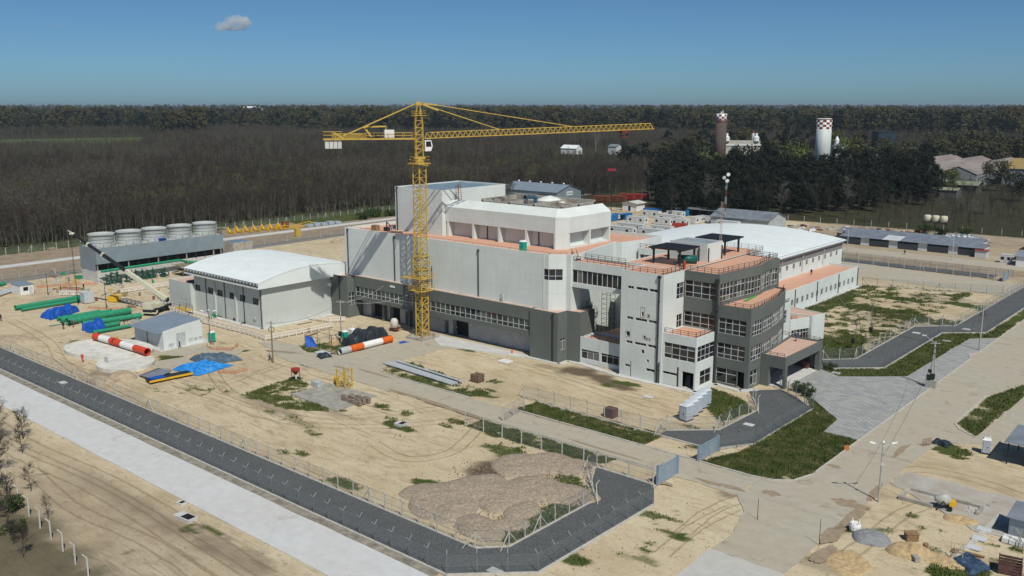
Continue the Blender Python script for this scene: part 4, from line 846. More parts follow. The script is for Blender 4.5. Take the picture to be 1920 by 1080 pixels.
m.add([(-173.95,115.25,9.25),(-173.95,146,9.25),(-175.2,146,9.25),(-175.2,115.25,9.25)], [(3,2,1,0)]); m.build('gable_fascia', ROOFW, LH)
MB().box(-205.1,115.25,9.25,-174,115.5,9.5).build('eave_beam', GLOSSW, LH); MB().add([(-205.1,115.3,9.25),(-174,115.3,9.25),(-174,116.85,9.25),(-205.1,116.85,9.25)], [(3,2,1,0)]).build('soffit', LGREY, LH)
MB().box(-205.1,115.55,9.5,-174,115.7,10.45).build('gutter_board', M_('gutter_grey', (.25,.26,.27), .1, 1, .7), LH)
m = MB()
for k in range(24): x = -204.7+k*1.32; m.box(x-.09,115.2,10.05,x+.09,115.56,10.42)
m.build('eave_brackets', GLOSSW, LH)
for u in (-194.2,-185.4): MB().box(u-.3,116.45,0,u+.3,116.85,9.3).build('buttress', LGREY, LH)
for u in (-198,-190,-182.2,-175.4): pipe_down(LH, u, 116.65, 0, 9, .09, False)
polyblock(LH, [(-213.5,115.7),(-203.45,115.7),(-203.45,128),(-213.5,128)], 0, 6.8, LGREY, TERRA2, .4, .2, {0: [(5.2,5.9,.6,2.6),(7.2,7.9,.6,2.6)]}, name='annex_wall', rname='annex_roof')
for u in (5.2,7.2): MB().ob((-213.5,115.7),(1,0),u,u+.7,-.2,-.1,.6,2.6).build('louvre', GALV, LH)
MB().box(-206.6,116.6,6.4,-204,118.6,7.1).build('air_unit', STEEL, LH); MB().box(-205.9,126,0,-203.3,136,8).build('rear_annex_wall', LGREY, LH)
MB().box(-178.4,116.5,1.6,-177.8,116.79,2.2).build('meter_box', GALV, LH)
rod = MB()
for (x,y) in ((-200,121),(-193,121),(-186,121),(-179,121),(-200,131),(-193,131),(-186,131),(-179,131),(-193,140),(-183,140)):
    t = (y-115.2)/30.8; z = 10.65+2.3*(1-(2*t-1)**2); rod.tube((x,y,z),(x,y,z+.7),.035,5)
rod.build('lightning_rod', GALV, LH)

# ================================================================== tower crane
CX, CY = -141.5, 134.4; JA = R(57); JD = Vector((math.cos(JA), math.sin(JA))); JN = Vector((-JD[1], JD[0]))
TC = thing('tower_crane', 'yellow lattice tower crane standing in front of the grey hall', 'tower crane', (CX,CY,0), world=True)
def lattice(m, x0, y0, x1, y1, z0, z1, n, wc, wd):
    cs = [(x0,y0),(x1,y0),(x1,y1),(x0,y1)]
    for c in cs: m.bar((*c,z0), (*c,z1), wc)
    for k in range(n):
        a, b = z0+(z1-z0)*k/n, z0+(z1-z0)*(k+1)/n
        for i in range(4):
            p, q = cs[i], cs[(i+1) % 4]
            if (k+i) % 2: p, q = q, p
            m.bar((*p,a), (*q,b), wd); m.bar((*p,a), (*q,a), wd)
sec = MB(); lattice(sec, -.95,-.95,.95,.95, 0, 2.85, 2, .2, .11); secm = sec.mesh('mast_section', YEL)
for k in range(13):
    o = link(secm, 'mast_section', TC); o.location = (0, 0, .5+k*2.85); o.rotation_euler = (0, 0, math.pi/2*(k % 2))
MB().prism([(CX-2.6,CY-2.6),(CX+2.6,CY-2.6),(CX+2.6,CY+2.6),(CX-2.6,CY+2.6)], -.1, .5).build('footing', CONC, TC)
m = MB()
for k in range(26): a = random.random()*6.28; r = 1.3+random.random()*1.6; x, y = CX+r*math.cos(a), CY+r*math.sin(a); m.bar((x,y,.4),(x+random.uniform(-.4,.4),y+random.uniform(-.4,.4),random.uniform(.7,1.5)),.07)
m.build('starter_bars', RUST, TC)
m = MB(); lattice(m, CX-1.25,CY-1.25,CX+1.25,CY+1.25, 10.4, 18.2, 5, .16, .09)
for z in (10.4,12.4,15.2,18.1): m.box(CX-1.35,CY-1.35,z-.08,CX+1.35,CY-1.2,z+.1); m.box(CX-1.35,CY+1.2,z-.08,CX+1.35,CY+1.35,z+.1); m.box(CX-1.35,CY-1.2,z-.08,CX-1.2,CY+1.2,z+.1); m.box(CX+1.2,CY-1.2,z-.08,CX+1.35,CY+1.2,z+.1)
m.build('climbing_frame', YEL, TC)
m = MB()
for z in (10.6,13.3):
    for (x0,y0,x1,y1) in ((-1.95,-1.95,1.95,-1.3),(-1.95,1.3,1.95,1.95),(-1.95,-1.3,-1.3,1.3),(1.3,-1.3,1.95,1.3)): m.box(CX+x0,CY+y0,z-.06,CX+x1,CY+y1,z)
    q_ = [(CX-1.95,CY-1.95),(CX+1.95,CY-1.95),(CX+1.95,CY+1.95),(CX-1.95,CY+1.95),(CX-1.95,CY-1.95)]
    for a, b in zip(q_[:-1], q_[1:]):
        for h in (.5,1.): m.bar((*a,z+h),(*b,z+h),.06)
        m.bar((*a,z),(*a,z+1),.07)
m.box(CX-3.6,CY-2.6,13.2,CX-1.2,CY-1.6,13.5); m.build('work_platform', YEL, TC)
def J(u, v, z): return (CX+JD[0]*u+JN[0]*v, CY+JD[1]*u+JN[1]*v, z+(u*.031 if u > 0 else u*-.004))
def jbox(m, u0, u1, v0, v1, z0, z1):
    vs = [J(u,v,z) for z in (z0,z1) for (u,v) in ((u0,v0),(u1,v0),(u1,v1),(u0,v1))]
    return m.add(vs, [(0,3,2,1),(4,5,6,7),(0,1,5,4),(1,2,6,5),(2,3,7,6),(3,0,4,7)])
def jrail(m, pts, z, h=1.0):
    for (a, b) in zip(pts[:-1], pts[1:]):
        for hh in (h*.5, h): m.bar(J(*a,z+hh), J(*b,z+hh), .06)
        for t in (0,.5,1): p = (a[0]+(b[0]-a[0])*t, a[1]+(b[1]-a[1])*t); m.bar(J(*p,z), J(*p,z+h), .06)
m = MB(); m.box(CX-1.7,CY-1.7,37.5,CX+1.7,CY+1.7,37.75); m.lathe((CX,CY,37.75),[(1.1,0),(1.1,.9)],16); jbox(m,-1.1,1.1,-1.1,1.1,38.6,39.0)
m.box(CX+1.5,CY-.9,37.3,CX+3,CY-.3,37.45); jrail(m, [(-1.9,-1.9),(1.9,-1.9),(1.9,1.9),(-1.9,1.9),(-1.9,-1.9)], 37.75, 1.3); m.build('slewing_platform', YEL, TC)
m = MB()
for v in (-.75,.75):
    for u in (-.75,.75): m.bar(J(u,v,39), J(u,v,46.2), .17); m.bar(J(u,v,46.2), J(u*.35,v*.6,49.8), .15)
for k in range(5):
    a, b = 39.2+k*1.45, 39.2+(k+1)*1.45
    for v in (-.75,.75): m.bar(J(-.75,v,a), J(.75,v,b) if k % 2 else J(.75,v,b), .1); m.bar(J(-.75,v,b), J(.75,v,b), .1)
    for u in (-.75,.75): m.bar(J(u,-.75,a), J(u,.75,b), .1); m.bar(J(u,-.75,b), J(u,.75,b), .1)
jbox(m,-.5,.5,-.5,.5,49.6,50.2); m.bar(J(0,0,50.2), J(0,0,51), .12); m.build('tower_head', YEL, TC)
m = MB(); jbox(m,-1.5,1.5,-.9,.9,47.4,47.5); jrail(m, [(-1.5,-.9),(1.5,-.9),(1.5,.9),(-1.5,.9),(-1.5,-.9)], 47.5, .9); m.build('head_platform', YEL, TC)
# cab
m = MB(); vs = []
for z, u0, u1 in ((40.2,.95,2.2),(41.2,.95,2.55),(42.4,.95,2.25)): vs += [J(u0,-1.9,z),J(u1,-1.9,z),J(u1,-.5,z),J(u0,-.5,z)]
m.add(vs, [(0,3,2,1),(8,9,10,11)]+[(k*4+i,k*4+(i+1)%4,(k+1)*4+(i+1)%4,(k+1)*4+i) for k in (0,1) for i in range(4)]); cab = m.build('cab', GLOSSW, TC)
m = MB(); m.add([J(1.15,-1.92,41.1),J(2.3,-1.92,41.1),J(2.15,-1.92,42.2),J(1.15,-1.92,42.2)], [(0,1,2,3)]); m.add([J(2.57,-1.8,41.3),J(2.57,-.6,41.3),J(2.33,-.6,42.2),J(2.33,-1.8,42.2)], [(0,1,2,3)]); m.build('cab_window', BLK, cab)
# jib
JL = 53.0; m = MB(); nb = 44; zb, zt, hw = 42.75, 43.95, .62
for v in (-hw, hw): m.bar(J(1.2,v,zb), J(JL,v,zb), .13)
m.bar(J(2.2,0,zt), J(JL-.6,0,zt), .14)
for k in range(nb):
    u0, u1 = 1.2+(JL-1.2)*k/nb, 1.2+(JL-1.2)*(k+1)/nb; um = (u0+u1)/2
    for v in (-hw, hw): m.bar(J(u0,v,zb), J(um,0,zt), .075); m.bar(J(um,0,zt), J(u1,v,zb), .075)
    m.bar(J(u0,-hw,zb), J(u1,hw,zb), .06); m.bar(J(u0,-hw,zb), J(u0,hw,zb), .06)
m.bar(J(JL,-hw,zb), J(JL,hw,zb), .2); m.bar(J(JL-.6,0,zt), J(JL+.2,0,zb-.1), .15); m.build('jib', YEL, TC)
m = MB(); jbox(m, 45.3, 47.2, -.9, .9, 42.1, 42.7); m.bar(J(45.5,0,42.1), J(45.5,0,41.5), .12); m.bar(J(47,0,42.1), J(47,0,41.5), .12); jbox(m,45.3,47.2,-.4,.4,41.2,41.55); m.build('trolley', M_('trolley_red', (.16,.03,.02), .2, 2, .6), TC)
m = MB(); m.bar(J(.3,0,50), J(17.5,0,zt), .16); m.bar(J(.3,0,50), J(4.2,0,48.4), .3); m.build('jib_tie', YEL, TC); m = MB(); m.bar(J(.3,0,50), J(4,0,49.5), .3); m.bar(J(4,0,49.5), J(34,0,zt), .15); m.build('jib_tie', YEL, TC)
# counter jib
KL = 19.6; m = MB()
for v in (-.9,.9): m.bar(J(-1,v,42.75), J(-KL,v,42.75), .26)
jbox(m, -11.5, -1, -.85, .85, 42.8, 42.9); jbox(m, -KL, -11.5, -.85, .85, 42.72, 42.8); nb = 13
for v in (-.9,.9):
    m.bar(J(-11,v,43.85), J(-KL+2,v,43.85), .09)
    for k in range(nb): a, b = -11-(KL-13)*k/nb, -11-(KL-13)*(k+1)/nb; m.bar(J(a,v,42.85), J((a+b)/2,v,43.85), .07); m.bar(J((a+b)/2,v,43.85), J(b,v,42.85), .07)
jrail(m, [(-1.4,-.95),(-5,-.95),(-8,-.95),(-11,-.95)], 42.9, 1.1); jrail(m, [(-1.4,.95),(-5,.95),(-8,.95),(-11,.95)], 42.9, 1.1)
jrail(m, [(-KL,-1),(-KL+3.8,-1),(-KL+3.8,1),(-KL,1),(-KL,-1)], 42.9, 1.35); m.bar(J(-KL+3.9,-.9,42.9), J(-KL+2.2,-.9,44), .3); m.bar(J(-KL+3.9,.9,42.9), J(-KL+2.2,.9,44), .3); m.build('counter_jib', YEL, TC)
for k in range(4): m = MB(); jbox(m, -KL+.3+k*.85, -KL+1.05+k*.85, -.75, .75, 40.9, 42.65); m.build('counterweight', PALEC, TC)
m = MB(); m.tube(J(-9.2,-.7,43.4), J(-9.2,.7,43.4), .5, 14); jbox(m,-10,-8.4,-.6,.6,42.9,43.1); m.build('winch_drum', STEEL, TC)
m = MB(); m.bar(J(-11.4,0,45.3), J(-9.6,0,42.9), .35); m.bar(J(-11.4,0,45.2), J(-6.8,0,45.3), .3); m.bar(J(-6.8,0,45.3), J(-6.8,0,43), .14); m.build('hoist_frame', YEL, TC)
m = MB(); jbox(m,-7.2,-5.2,-.7,.7,42.95,44.6); m.build('control_cabinet', GLOSSW, TC)
for v in (-.8,.8): MB().bar(J(-.3,v*.3,50), J(-KL+3.6,v,43.2), .16).build('counter_tie', YEL, TC)

# ================================================================== cooling tower bank
CT = thing('cooling_tower', 'long blue grey cooling tower bank with five round fan stacks near the wood', 'cooling tower', (-261.5,138,0), world=True)
m = MB(); m.box(-266.5,117.7,-.1,-256.6,158.2,3.2); m.build('basin', PALEC, CT)
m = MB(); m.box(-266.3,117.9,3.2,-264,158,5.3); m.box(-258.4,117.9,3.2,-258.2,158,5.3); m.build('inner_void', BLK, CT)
m = MB()
for a, b in (((-266.55,117.65),(-256.5,117.65)),((-256.5,117.65),(-256.5,158.25)),((-256.5,158.25),(-266.55,158.25)),((-266.55,158.25),(-266.55,117.65))): wall_faces(m, a, b, 5.2, 9.75)
wall_faces(m, (-266.55,117.65), (-257.2,117.65), 3.2, 5.2); m.build('cladding', CLADX, CT); MB().box(-266.5,117.7,9.4,-256.55,158.2,9.6).build('fan_deck', PALEC, CT)
for k in range(14): y = 118+k*3.07; MB().box(-257.1,y-.14,3.2,-256.8,y+.14,5.25).build('column', CONC if k % 3 == 0 else STEEL, CT)
FIB = M_('fibreglass_grey', (.42,.45,.44), .12, 1.2, .6, stretch=(3,3,.2))
fan = MB().lathe((0,0,0), [(3.75,0),(3.7,.25),(3.35,.9),(3.2,1.6),(3.3,2.9),(3.55,3.6),(3.4,3.62),(3.15,2.9),(3.05,1.6)], 36, cap=False).mesh('fan_stack', FIB, smooth=True)
rings = MB()
for r, z in ((3.62,3.45),(3.27,2.2),(3.3,1.2)): rings.lathe((0,0,z), [(r,0),(r+.12,.02),(r+.12,.12),(r,.14)], 36, cap=False)
for k in range(24): a = k*math.pi/12; rings.bar((3.4*math.cos(a),3.4*math.sin(a),.9),(3.5*math.cos(a),3.5*math.sin(a),3.45),.06)
rings = rings.mesh('stiffener_ring', FIB); hub = MB().lathe((0,0,.9),[(.5,0),(.5,.4)],10)
for k in range(6): a = k*math.pi/3; hub.prism([(.4*math.cos(a),.4*math.sin(a)),(2.9*math.cos(a-.07),2.9*math.sin(a-.07)),(2.9*math.cos(a+.1),2.9*math.sin(a+.1))], 1.05, 1.12)
hub = hub.mesh('fan', STEEL)
for y in (122,130.2,138.2,146.5,155):
    s = link(fan, 'fan_stack', CT); s.location = (0,y-138,9.65); link(rings, 'stiffener_ring', s); link(hub, 'fan', s)
railing(CT, [(-256.8,118),(-256.8,158),(-266.2,158)], 9.6, 1.1, 2.2, STEEL); railing(CT, [(-266.2,118),(-256.8,118)], 9.6, 1.1, 2.2, STEEL)
MB().box(-258.2,137.4,9.6,-257,139.4,10.4).build('blue_sheet', TARPB, CT)
m = MB(); m.box(-277,171,-.1,-271.5,178.5,3.8); tag(m.build('water_tank', CONC), 'weathered open concrete tank behind the cooling tower end', 'tank')
m = MB(); m.box(-276.7,171.3,3.81,-271.8,178.2,3.86); o = m.build('water_surface', M_('tank_water', (.18,.25,.3), .1, .5, .2), None); o.parent = bpy.data.objects['water_tank']; KIDS[bpy.data.objects['water_tank']].append(o)

# pump station in front of the cooling tower
def pipe_run(m, pts, r):
    for a, b in zip(pts[:-1], pts[1:]): m.tube(a, b, r, 10)
PS = thing('pump_station', 'cluster of dark green pipework, valves and pumps before the cooling tower', 'pipework', (-250,125,0), world=True)
for k in range(11):
    y = 118.2+k*1.75+random.uniform(-.4,.4); hv_ = random.uniform(1.5,2.9); xo = random.uniform(-.8,.8); m = MB(); m.tube((-252+xo,y,.2),(-252+xo,y,hv_),.24,10); m.tube((-256,y,hv_-.4),(-250+xo,y,hv_-.4),.2,8); m.lathe((-252+xo,y,hv_),[(.4,0),(.4,.25),(.12,.3),(.12,.8)],10); m.box(-252.6+xo,y-.5,0,-251.2+xo,y+.5,random.uniform(.3,1.1)); m.tube((-250+xo,y,hv_-.4),(-249.6+xo,y,.4),random.uniform(.12,.26),8); m.build('valve_set', M_('dark_green', (.02,.085,.06), .3, 2, .5), PS)
m = MB(); pipe_run(m, [(-254.8,118,3.4),(-254.8,142,3.6),(-250,142,3.6),(-247.5,146,3.2)], .38); pipe_run(m, [(-250,142,3.6),(-250,142,0)], .35); m.build('header_pipe', GREENP, PS)
m = MB()
for x in (-252,-246):
    for y in (138,142,146): m.tube((x,y,0),(x,y,4),.06,5)
for z in (1.6,3): m.box(-252,138,z,-246,146,z+.06); m.bar((-252,138,z+1),(-246,138,z+1),.06); m.bar((-246,138,z+1),(-246,146,z+1),.06)
m.build('scaffold', M_('scaffold_tube', (.25,.2,.13), .3, 2, .7), PS)
m = MB(); pipe_run(m, [(-247,148,1),(-243.5,151,1.8),(-243.5,152,.4)], .5); m.lathe((-247,148,.4),[(.9,0),(.9,.2),(.5,.3),(.5,1.4)],12); m.build('elbow_pipe', GREENP, PS)
m = MB(); m.lathe((-248.8,147,1.4),[(.3,0),(.9,.3),(1.,.9),(.6,1.5),(.1,1.6)],10); m.build('blue_wrap', TARPL, PS, True)
heap('orange brown trampled soil and netting beside the pump pipework', -252, 108, 5, 3.5, .4, M_('orange_soil', (.36,.18,.11), .2, 1.5, .95), name='earth_heap')

# ================================================================== small plant house
SH = thing('plant_house', 'small white plant house with blue grey sheet roof by the concrete pads', 'building', (-181,97,0), world=True)
PHs = [(-186.5,92.4),(-174.6,92.4),(-174.6,101.4),(-186.5,101.4)]
m = MB(); wall_faces(m, PHs[0], PHs[1], 0, 3.7)
hh = [(1.1,2.3,.3,1.0),(2.9,5.0,0,2.9),(5.7,6.6,.6,1.3),(6.85,7.75,.6,1.3),(8,8.9,.6,1.3)]
wall_faces(m, PHs[1], PHs[2], 0, 3.7, hh, .12); wall_faces(m, PHs[2], PHs[3], 0, 3.7); wall_faces(m, PHs[3], PHs[0], 0, 3.7)
m.add([(-174.6,92.4,3.7),(-174.6,101.4,3.7),(-174.6,101.4,5.0),(-174.6,97,4.6),(-174.6,92.4,3.9)], [(0,1,2,3,4)]); m.add([(-186.5,92.4,3.7),(-186.5,101.4,3.7),(-186.5,101.4,5.0)], [(2,1,0)]); m.add([(-186.5,101.4,3.7),(-174.6,101.4,3.7),(-174.6,101.4,5),(-186.5,101.4,5)], [(3,2,1,0)]); m.build('wall', WHITE, SH)
m = MB(); m.add([(-186.9,91.2,3.45),(-174.85,91.2,3.45),(-174.85,101.3,4.8),(-186.9,101.3,4.8),(-186.9,91.2,3.57),(-174.85,91.2,3.57),(-174.85,101.3,4.92),(-186.9,101.3,4.92)], [(0,3,2,1),(4,5,6,7),(0,1,5,4),(1,2,6,5),(2,3,7,6),(3,0,4,7)]); m.build('roof', ROOFB, SH)
MB().ob(PHs[1],(0,1),2.9,5.0,-.12,-.05,0,2.9).build('door', GALV, SH)
for h in (hh[0],)+tuple(hh[2:]): MB().ob(PHs[1],(0,1),h[0],h[1],-.11,-.04,h[2],h[3]).build('louvre', GALV, SH)
pipe_down(SH, -181, 92.25, 0, 3.4, .07, False); MB().box(-192,96,-.05,-186.6,101.5,.35).build('side_slab', PALEC, SH); MB().box(-187,91,-.05,-173.4,103,.12).build('plinth', PALEC, SH)

# ================================================================== loads on the site
def tube_thing(name, label, cat, p, q, r, segs, group=None):
    """long tube lying on the ground, painted in bands: segs [(fraction, material)]"""
    P_, Q_ = Vector(p), Vector(q); o = thing(name, label, cat, ((P_.x+Q_.x)/2,(P_.y+Q_.y)/2,0), group=group, world=True); f0 = 0; n = 20
    for f1, mt in segs:
        m = MB(); a, b = P_.lerp(Q_, f0), P_.lerp(Q_, f1); m.tube(a, b, r, n, caps=False); m.tube(b, a, r*.93, n, caps=False); m.build('band', mt, o, True); f0 = f1
    for t in (.01, .99):
        m = MB(); c = P_.lerp(Q_, t); d = (Q_-P_).normalized()
        u = d.cross(Vector((0,0,1))).normalized(); v = u.cross(d)
        ring = [c+(u*math.cos(k*math.pi/10)+v*math.sin(k*math.pi/10))*rr+d*o_ for o_ in (-.08,.08) for rr in (r*.93, r*1.12) for k in range(20)]
        m.add(ring, [(i,(i+1)%20,20+(i+1)%20,20+i) for i in range(20)]+[(40+i,60+i,60+(i+1)%20,40+(i+1)%20) for i in range(20)]+[(20+i,20+(i+1)%20,60+(i+1)%20,60+i) for i in range(20)]); m.build('flange', segs[0][1] if t < .5 else segs[-1][1], o)
    m = MB()
    for t in (.2, .5, .8): c = P_.lerp(Q_, t); m.box(c.x-.5,c.y-.5,0,c.x+.5,c.y+.5,c.z-r*.86)
    if P_.z-r > .2: m.build('cradle', WOOD, o)
    return o
tube_thing('stack_section', 'orange and white banded steel stack lying in front of the crane base', 'stack section', (-143.9,113.6,.74), (-143.9,127.4,.74), .72, [(.18,GALV),(.43,ORANGE),(.8,GLOSSW),(1,ORANGE)])
tube_thing('stack_section', 'longer red and white stack piece lying across the round pad', 'stack section', (-190.2,85.6,1.6), (-182.9,86.2,1.6), .74, [(.3,REDW),(.82,GLOSSW),(1,REDW)])
tube_thing('stack_section', 'red and white stack piece with open end and ladder on the round pad', 'stack section', (-182.4,86.2,1.58), (-170.2,86.6,1.58), .72, [(.22,REDW),(.62,GLOSSW),(1,REDW)])
for i, (p0, p1, r, lb) in enumerate([
  ((-236.8,87.6),(-237.4,104.2),.55,'longest green pipe at the back left of the pipe rows'), ((-234.2,88),(-234.6,103.4),.38,'thinner green pipe beside the longest back pipe'),
  ((-217.6,89.4),(-217.6,99.6),.42,'slim green pipe behind the thick pipe in the middle row'), ((-215,89),(-215.6,101.5),.5,'green pipe between the slim pipe and the thick pipe'),
  ((-211.4,89),(-211.8,104.2),.75,'thickest green pipe behind the crouching workers'), ((-207.2,90.6),(-205.4,103.6),.6,'green pipe running from the blue heap toward the plant house'),
  ((-201.9,93),(-202,96.6),.5,'short stub of green pipe right of the blue tarpaulin bundle'), ((-198.4,88.8),(-198.2,97.4),.38,'front green pipe nearest the white pads')]):
    o = thing('green_pipe', lb, 'pipe', (p0[0],p0[1],0), group='green pipes stacked in the left yard', world=True); m = MB(); z = r+.15
    m.tube((*p0,z),(*p1,z),r,18,caps=False); m.tube((*p1,z),(*p0,z),r*.93,18,caps=False); m.build('pipe_wall', GREENP, o, True); m = MB()
    d, L = edge(p0, p1)
    for t in (0, L-.12): a = (p0[0]+d[0]*t, p0[1]+d[1]*t, z); m.tube(a, (a[0]+d[0]*.12,a[1]+d[1]*.12,z), r*1.15, 18, caps=False)
    m.build('collar', GREENP, o); m = MB()
    for t in (.2, .8): c = (p0[0]+d[0]*L*t, p0[1]+d[1]*L*t); m.box(c[0]-r,c[1]-.12,0,c[0]+r,c[1]+.12,.2)
    m.build('bearer', WOOD, o)
def tarp(label, pts, hs, mat, name='tarpaulin', seed=1, cat='tarpaulin', sub=26, amp=.22):
    """crumpled sheet draped over a load: plan quad pts, corner heights hs"""
    m = MB(); n = sub; vs = []; cx = sum(p[0] for p in pts)/4; cy_ = sum(p[1] for p in pts)/4
    if seed in (8, 11): pts = [(cx+(p[0]-cx)*.8, cy_+(p[1]-cy_)*.8) for p in pts]
    for j in range(n+1):
        for i in range(n+1):
            u, v = i/n, j/n; x = (pts[0][0]*(1-u)+pts[1][0]*u)*(1-v)+(pts[3][0]*(1-u)+pts[2][0]*u)*v; y = (pts[0][1]*(1-u)+pts[1][1]*u)*(1-v)+(pts[3][1]*(1-u)+pts[2][1]*u)*v
            h = (hs[0]*(1-u)+hs[1]*u)*(1-v)+(hs[3]*(1-u)+hs[2]*u)*v; e = min(u, 1-u, v, 1-v); k = min(1, e*7); w = mnoise.fractal((x*.5+seed*9, y*.5, seed), 1, 2, 3)
            rg = abs(mnoise.noise((x*.8+seed*5, y*1.7, 3)))+.6*abs(mnoise.noise((x*2.3+seed, y*1.1, 8))); lump = .55+.6*abs(mnoise.noise((x*.33+seed*3, y*.33, 5)))
            vs.append((x+w*.45, y+mnoise.noise((x*.8, y*.8, seed+7))*.5, max(.02+.04*rg, 1.45*h*k**.7*lump+rg*amp*1.3*(.3+.7*k)-amp*.4)))
    m.add(vs, [(j*(n+1)+i, j*(n+1)+i+1, (j+1)*(n+1)+i+1, (j+1)*(n+1)+i) for j in range(n) for i in range(n)])
    return tag(m.build(name, mat), label, cat)
tarp('bright blue tarpaulin thrown over a load left of the dirt road', [(-160,86),(-152.5,87),(-153.4,95.5),(-158.5,92.5)], (1.0,1.0,.5,1.4), TARPL, seed=3)
tarp('grey blue tarpaulin behind the bright blue one', [(-164,92),(-158,91),(-155.5,99),(-160.5,98)], (1.2,1.4,.7,1.3), M_('grey_tarp', (.08,.12,.16), .3, 1.2, .5, bump=.4), seed=5)
tarp('dark blue tarpaulin wrapping a long load beside the back green pipes', [(-225,87.2),(-218.2,87.5),(-224,99),(-228,98.4)], (1.9,1.9,1.7,1.6), TARPB, seed=8)
tarp('dark blue tarpaulin tied over a round bundle among the green pipes', [(-205.2,88.6),(-200,88.6),(-199.8,93.4),(-204.8,93.4)], (1.9,1.8,2.0,2.2), TARPB, seed=11)
tarp('large black tarpaulin over stacked goods behind the orange stack', [(-151.5,122.6),(-146.5,122.6),(-146.5,129.6),(-151.8,129.6)], (2.3,2.3,2.5,2.5), TARPK, seed=14, amp=.12)
tarp('smaller black wrapped bundle beside the large black tarpaulin', [(-150,118.6),(-146.8,118.6),(-146.8,122.2),(-150,122.2)], (1.9,1.9,1.9,1.9), TARPK, seed=17, amp=.1)
tarp('crumpled dark blue tarpaulin on the ground near the skip', [g(1785,1050),g(1820,1078),g(1862,1066),g(1808,1038)], (.5,.4,.3,.6), M_('slate_tarp', (.04,.07,.12), .3, 1.5, .5, bump=.5), seed=19)
tarp('small black plastic bundle lying on the road edge before the grey stack end', [(-146.6,109.6),(-144.2,109.4),(-144,111.6),(-146.4,111.8)], (.9,.9,.9,.9), TARPK, seed=21, amp=.1)
tarp('flat blue plastic sheet beside the far end of the orange stack', [(-143,128),(-140.6,127.6),(-140.4,129.6),(-142.6,130)], (.05,.08,.05,.1), TARPB, seed=22, amp=.05)
m = MB()
for k in range(7): m.add([(-160.5+.75*k,79.6+.02*k,.25+.06*k),(-159.8+.75*k,79.6,.25+.06*k),(-161.6+.75*k,84.5,.3+.06*k),(-162.3+.75*k,84.5,.3+.06*k)], [(0,1,2,3),(3,2,1,0)])
tag(m.build('zinc_sheets', SHEET), 'fanned stack of grey corrugated sheets at the pad edge', 'sheets')
o = thing('flatbed', 'low yellow edged trailer bed with blue cargo lying in front of the tarpaulins', 'trailer', (-155,82.6,0), R(84)); MB().box(-4,-1.1,.35,4,1.1,.6).build('bed', STEEL, o); MB().box(-4.1,-1.25,.3,4.1,-1.1,.65).build('edge_rail', YEL2, o); MB().box(-3.6,-.8,.6,-1,.6,.85).build('cargo', TARPB, o)
# galvanised poles by the road
for k in range(6):
    y = 114.2+k*.45; z = .28 if k != 4 else .62
    o = MB().tube((-132.2+.4*k,y+.8,z),(-112.2+.2*(k % 3),y-.6,z),.24,12,.17).build('steel_pole', GALV); tag(o, 'long galvanised pole lying in the bundle on the grass island', 'pole', 'galvanised poles lying on the island')
# yellow crane section standing on the slab, hopper, baskets
o = thing('mast_segment', 'yellow lattice crane mast segment standing on the weathered slab', 'crane part', (-126.4,100.6,.09), .2); lt = MB(); lattice(lt, -.95,-.95,.95,.95, 0, 3.4, 2, .2, .12); lt.build('frame', YEL, o)
o = thing('concrete_hopper', 'dark red concrete hopper on legs in the weeds', 'hopper', (-136.5,97.4,0)); o.scale = (.66,.66,.75); MB().lathe((0,0,1.5), [(.35,0),(1.2,1.0),(1.25,1.5),(1.15,1.5)], 16).build('bowl', REDP, o)
for a in range(4): MB().bar((1.1*math.cos(a*1.57+.78),1.1*math.sin(a*1.57+.78),0),(1.1*math.cos(a*1.57+.78),1.1*math.sin(a*1.57+.78),2.4),.12).build('leg', STEEL, o)
MB().tube((0,0,.3),(0,0,1.5),.28,8).build('chute', GLOSSW, o)
o = MB(); o.box(-131.4,97,-.02,-129.6,98.2,.9); tag(o.build('steel_box', GALV), 'open grey metal box at the corner of the slab', 'box')
o = thing('fuel_drum', 'small orange drum standing on the slab behind the mast segment', 'drum', (-129.2,101,.09)); MB().lathe((0,0,0),[(.45,0),(.48,.35),(.45,.7),(.48,1.05),(.44,1.2)],12).build('barrel', YEL2, o)
for k in range(18):
    x, y = -120.8+(k % 6)*.85+random.uniform(-.1,.1), 95.2+(k//6)*.95; h = random.uniform(.6,1.15)
    o = MB(); o.box(x,y,.08,x+.6,y+.6,h); tag(o.build('concrete_stub', M_('stub', (.26,.2,.16), .3, 3, .95) if k == 0 else bpy.data.materials['stub']), 'small rough brown concrete block in the rows on the slab', 'block', 'brown blocks standing on the slab')
def crate(label, x, y, w, d, h, mat, rz=0, name='crate', slats=5):
    o = thing(name, label, 'crate', (x,y,0), rz); m = MB(); m.box(-w/2,-d/2,.08,w/2,d/2,.16); m.build('base', mat, o)
    for k in range(slats):
        z = .18+(h-.18)*k/slats; zz = z+(h-.18)/slats*.72
        for (x0,y0,x1,y1) in ((-w/2,-d/2,w/2,-d/2+.06),(-w/2,d/2-.06,w/2,d/2),(-w/2,-d/2+.06,-w/2+.06,d/2-.06),(w/2-.06,-d/2+.06,w/2,d/2-.06)): m = MB(); m.box(x0,y0,z,x1,y1,zz); m.build('slat', mat, o)
    m = MB()
    for sx in (-1,1):
        for sy in (-1,1): m.box(sx*w/2-.05,sy*d/2-.05,0,sx*w/2+.05,sy*d/2+.05,h+.03)
    m.build('corner_post', mat, o); return o
crate('brown wire cage crate beside the long grey poles', -110.6, 118.6, 1.8, 1.6, 1.5, M_('rusty_wire', (.17,.11,.08), .3, 3, .8))
crate('dark maroon wooden skip with rubble near the bottom right corner', *g(1893,1072), 2.2, 1.9, 1.5, M_('maroon', (.11,.055,.05), .3, 2, .8), .2, slats=4)
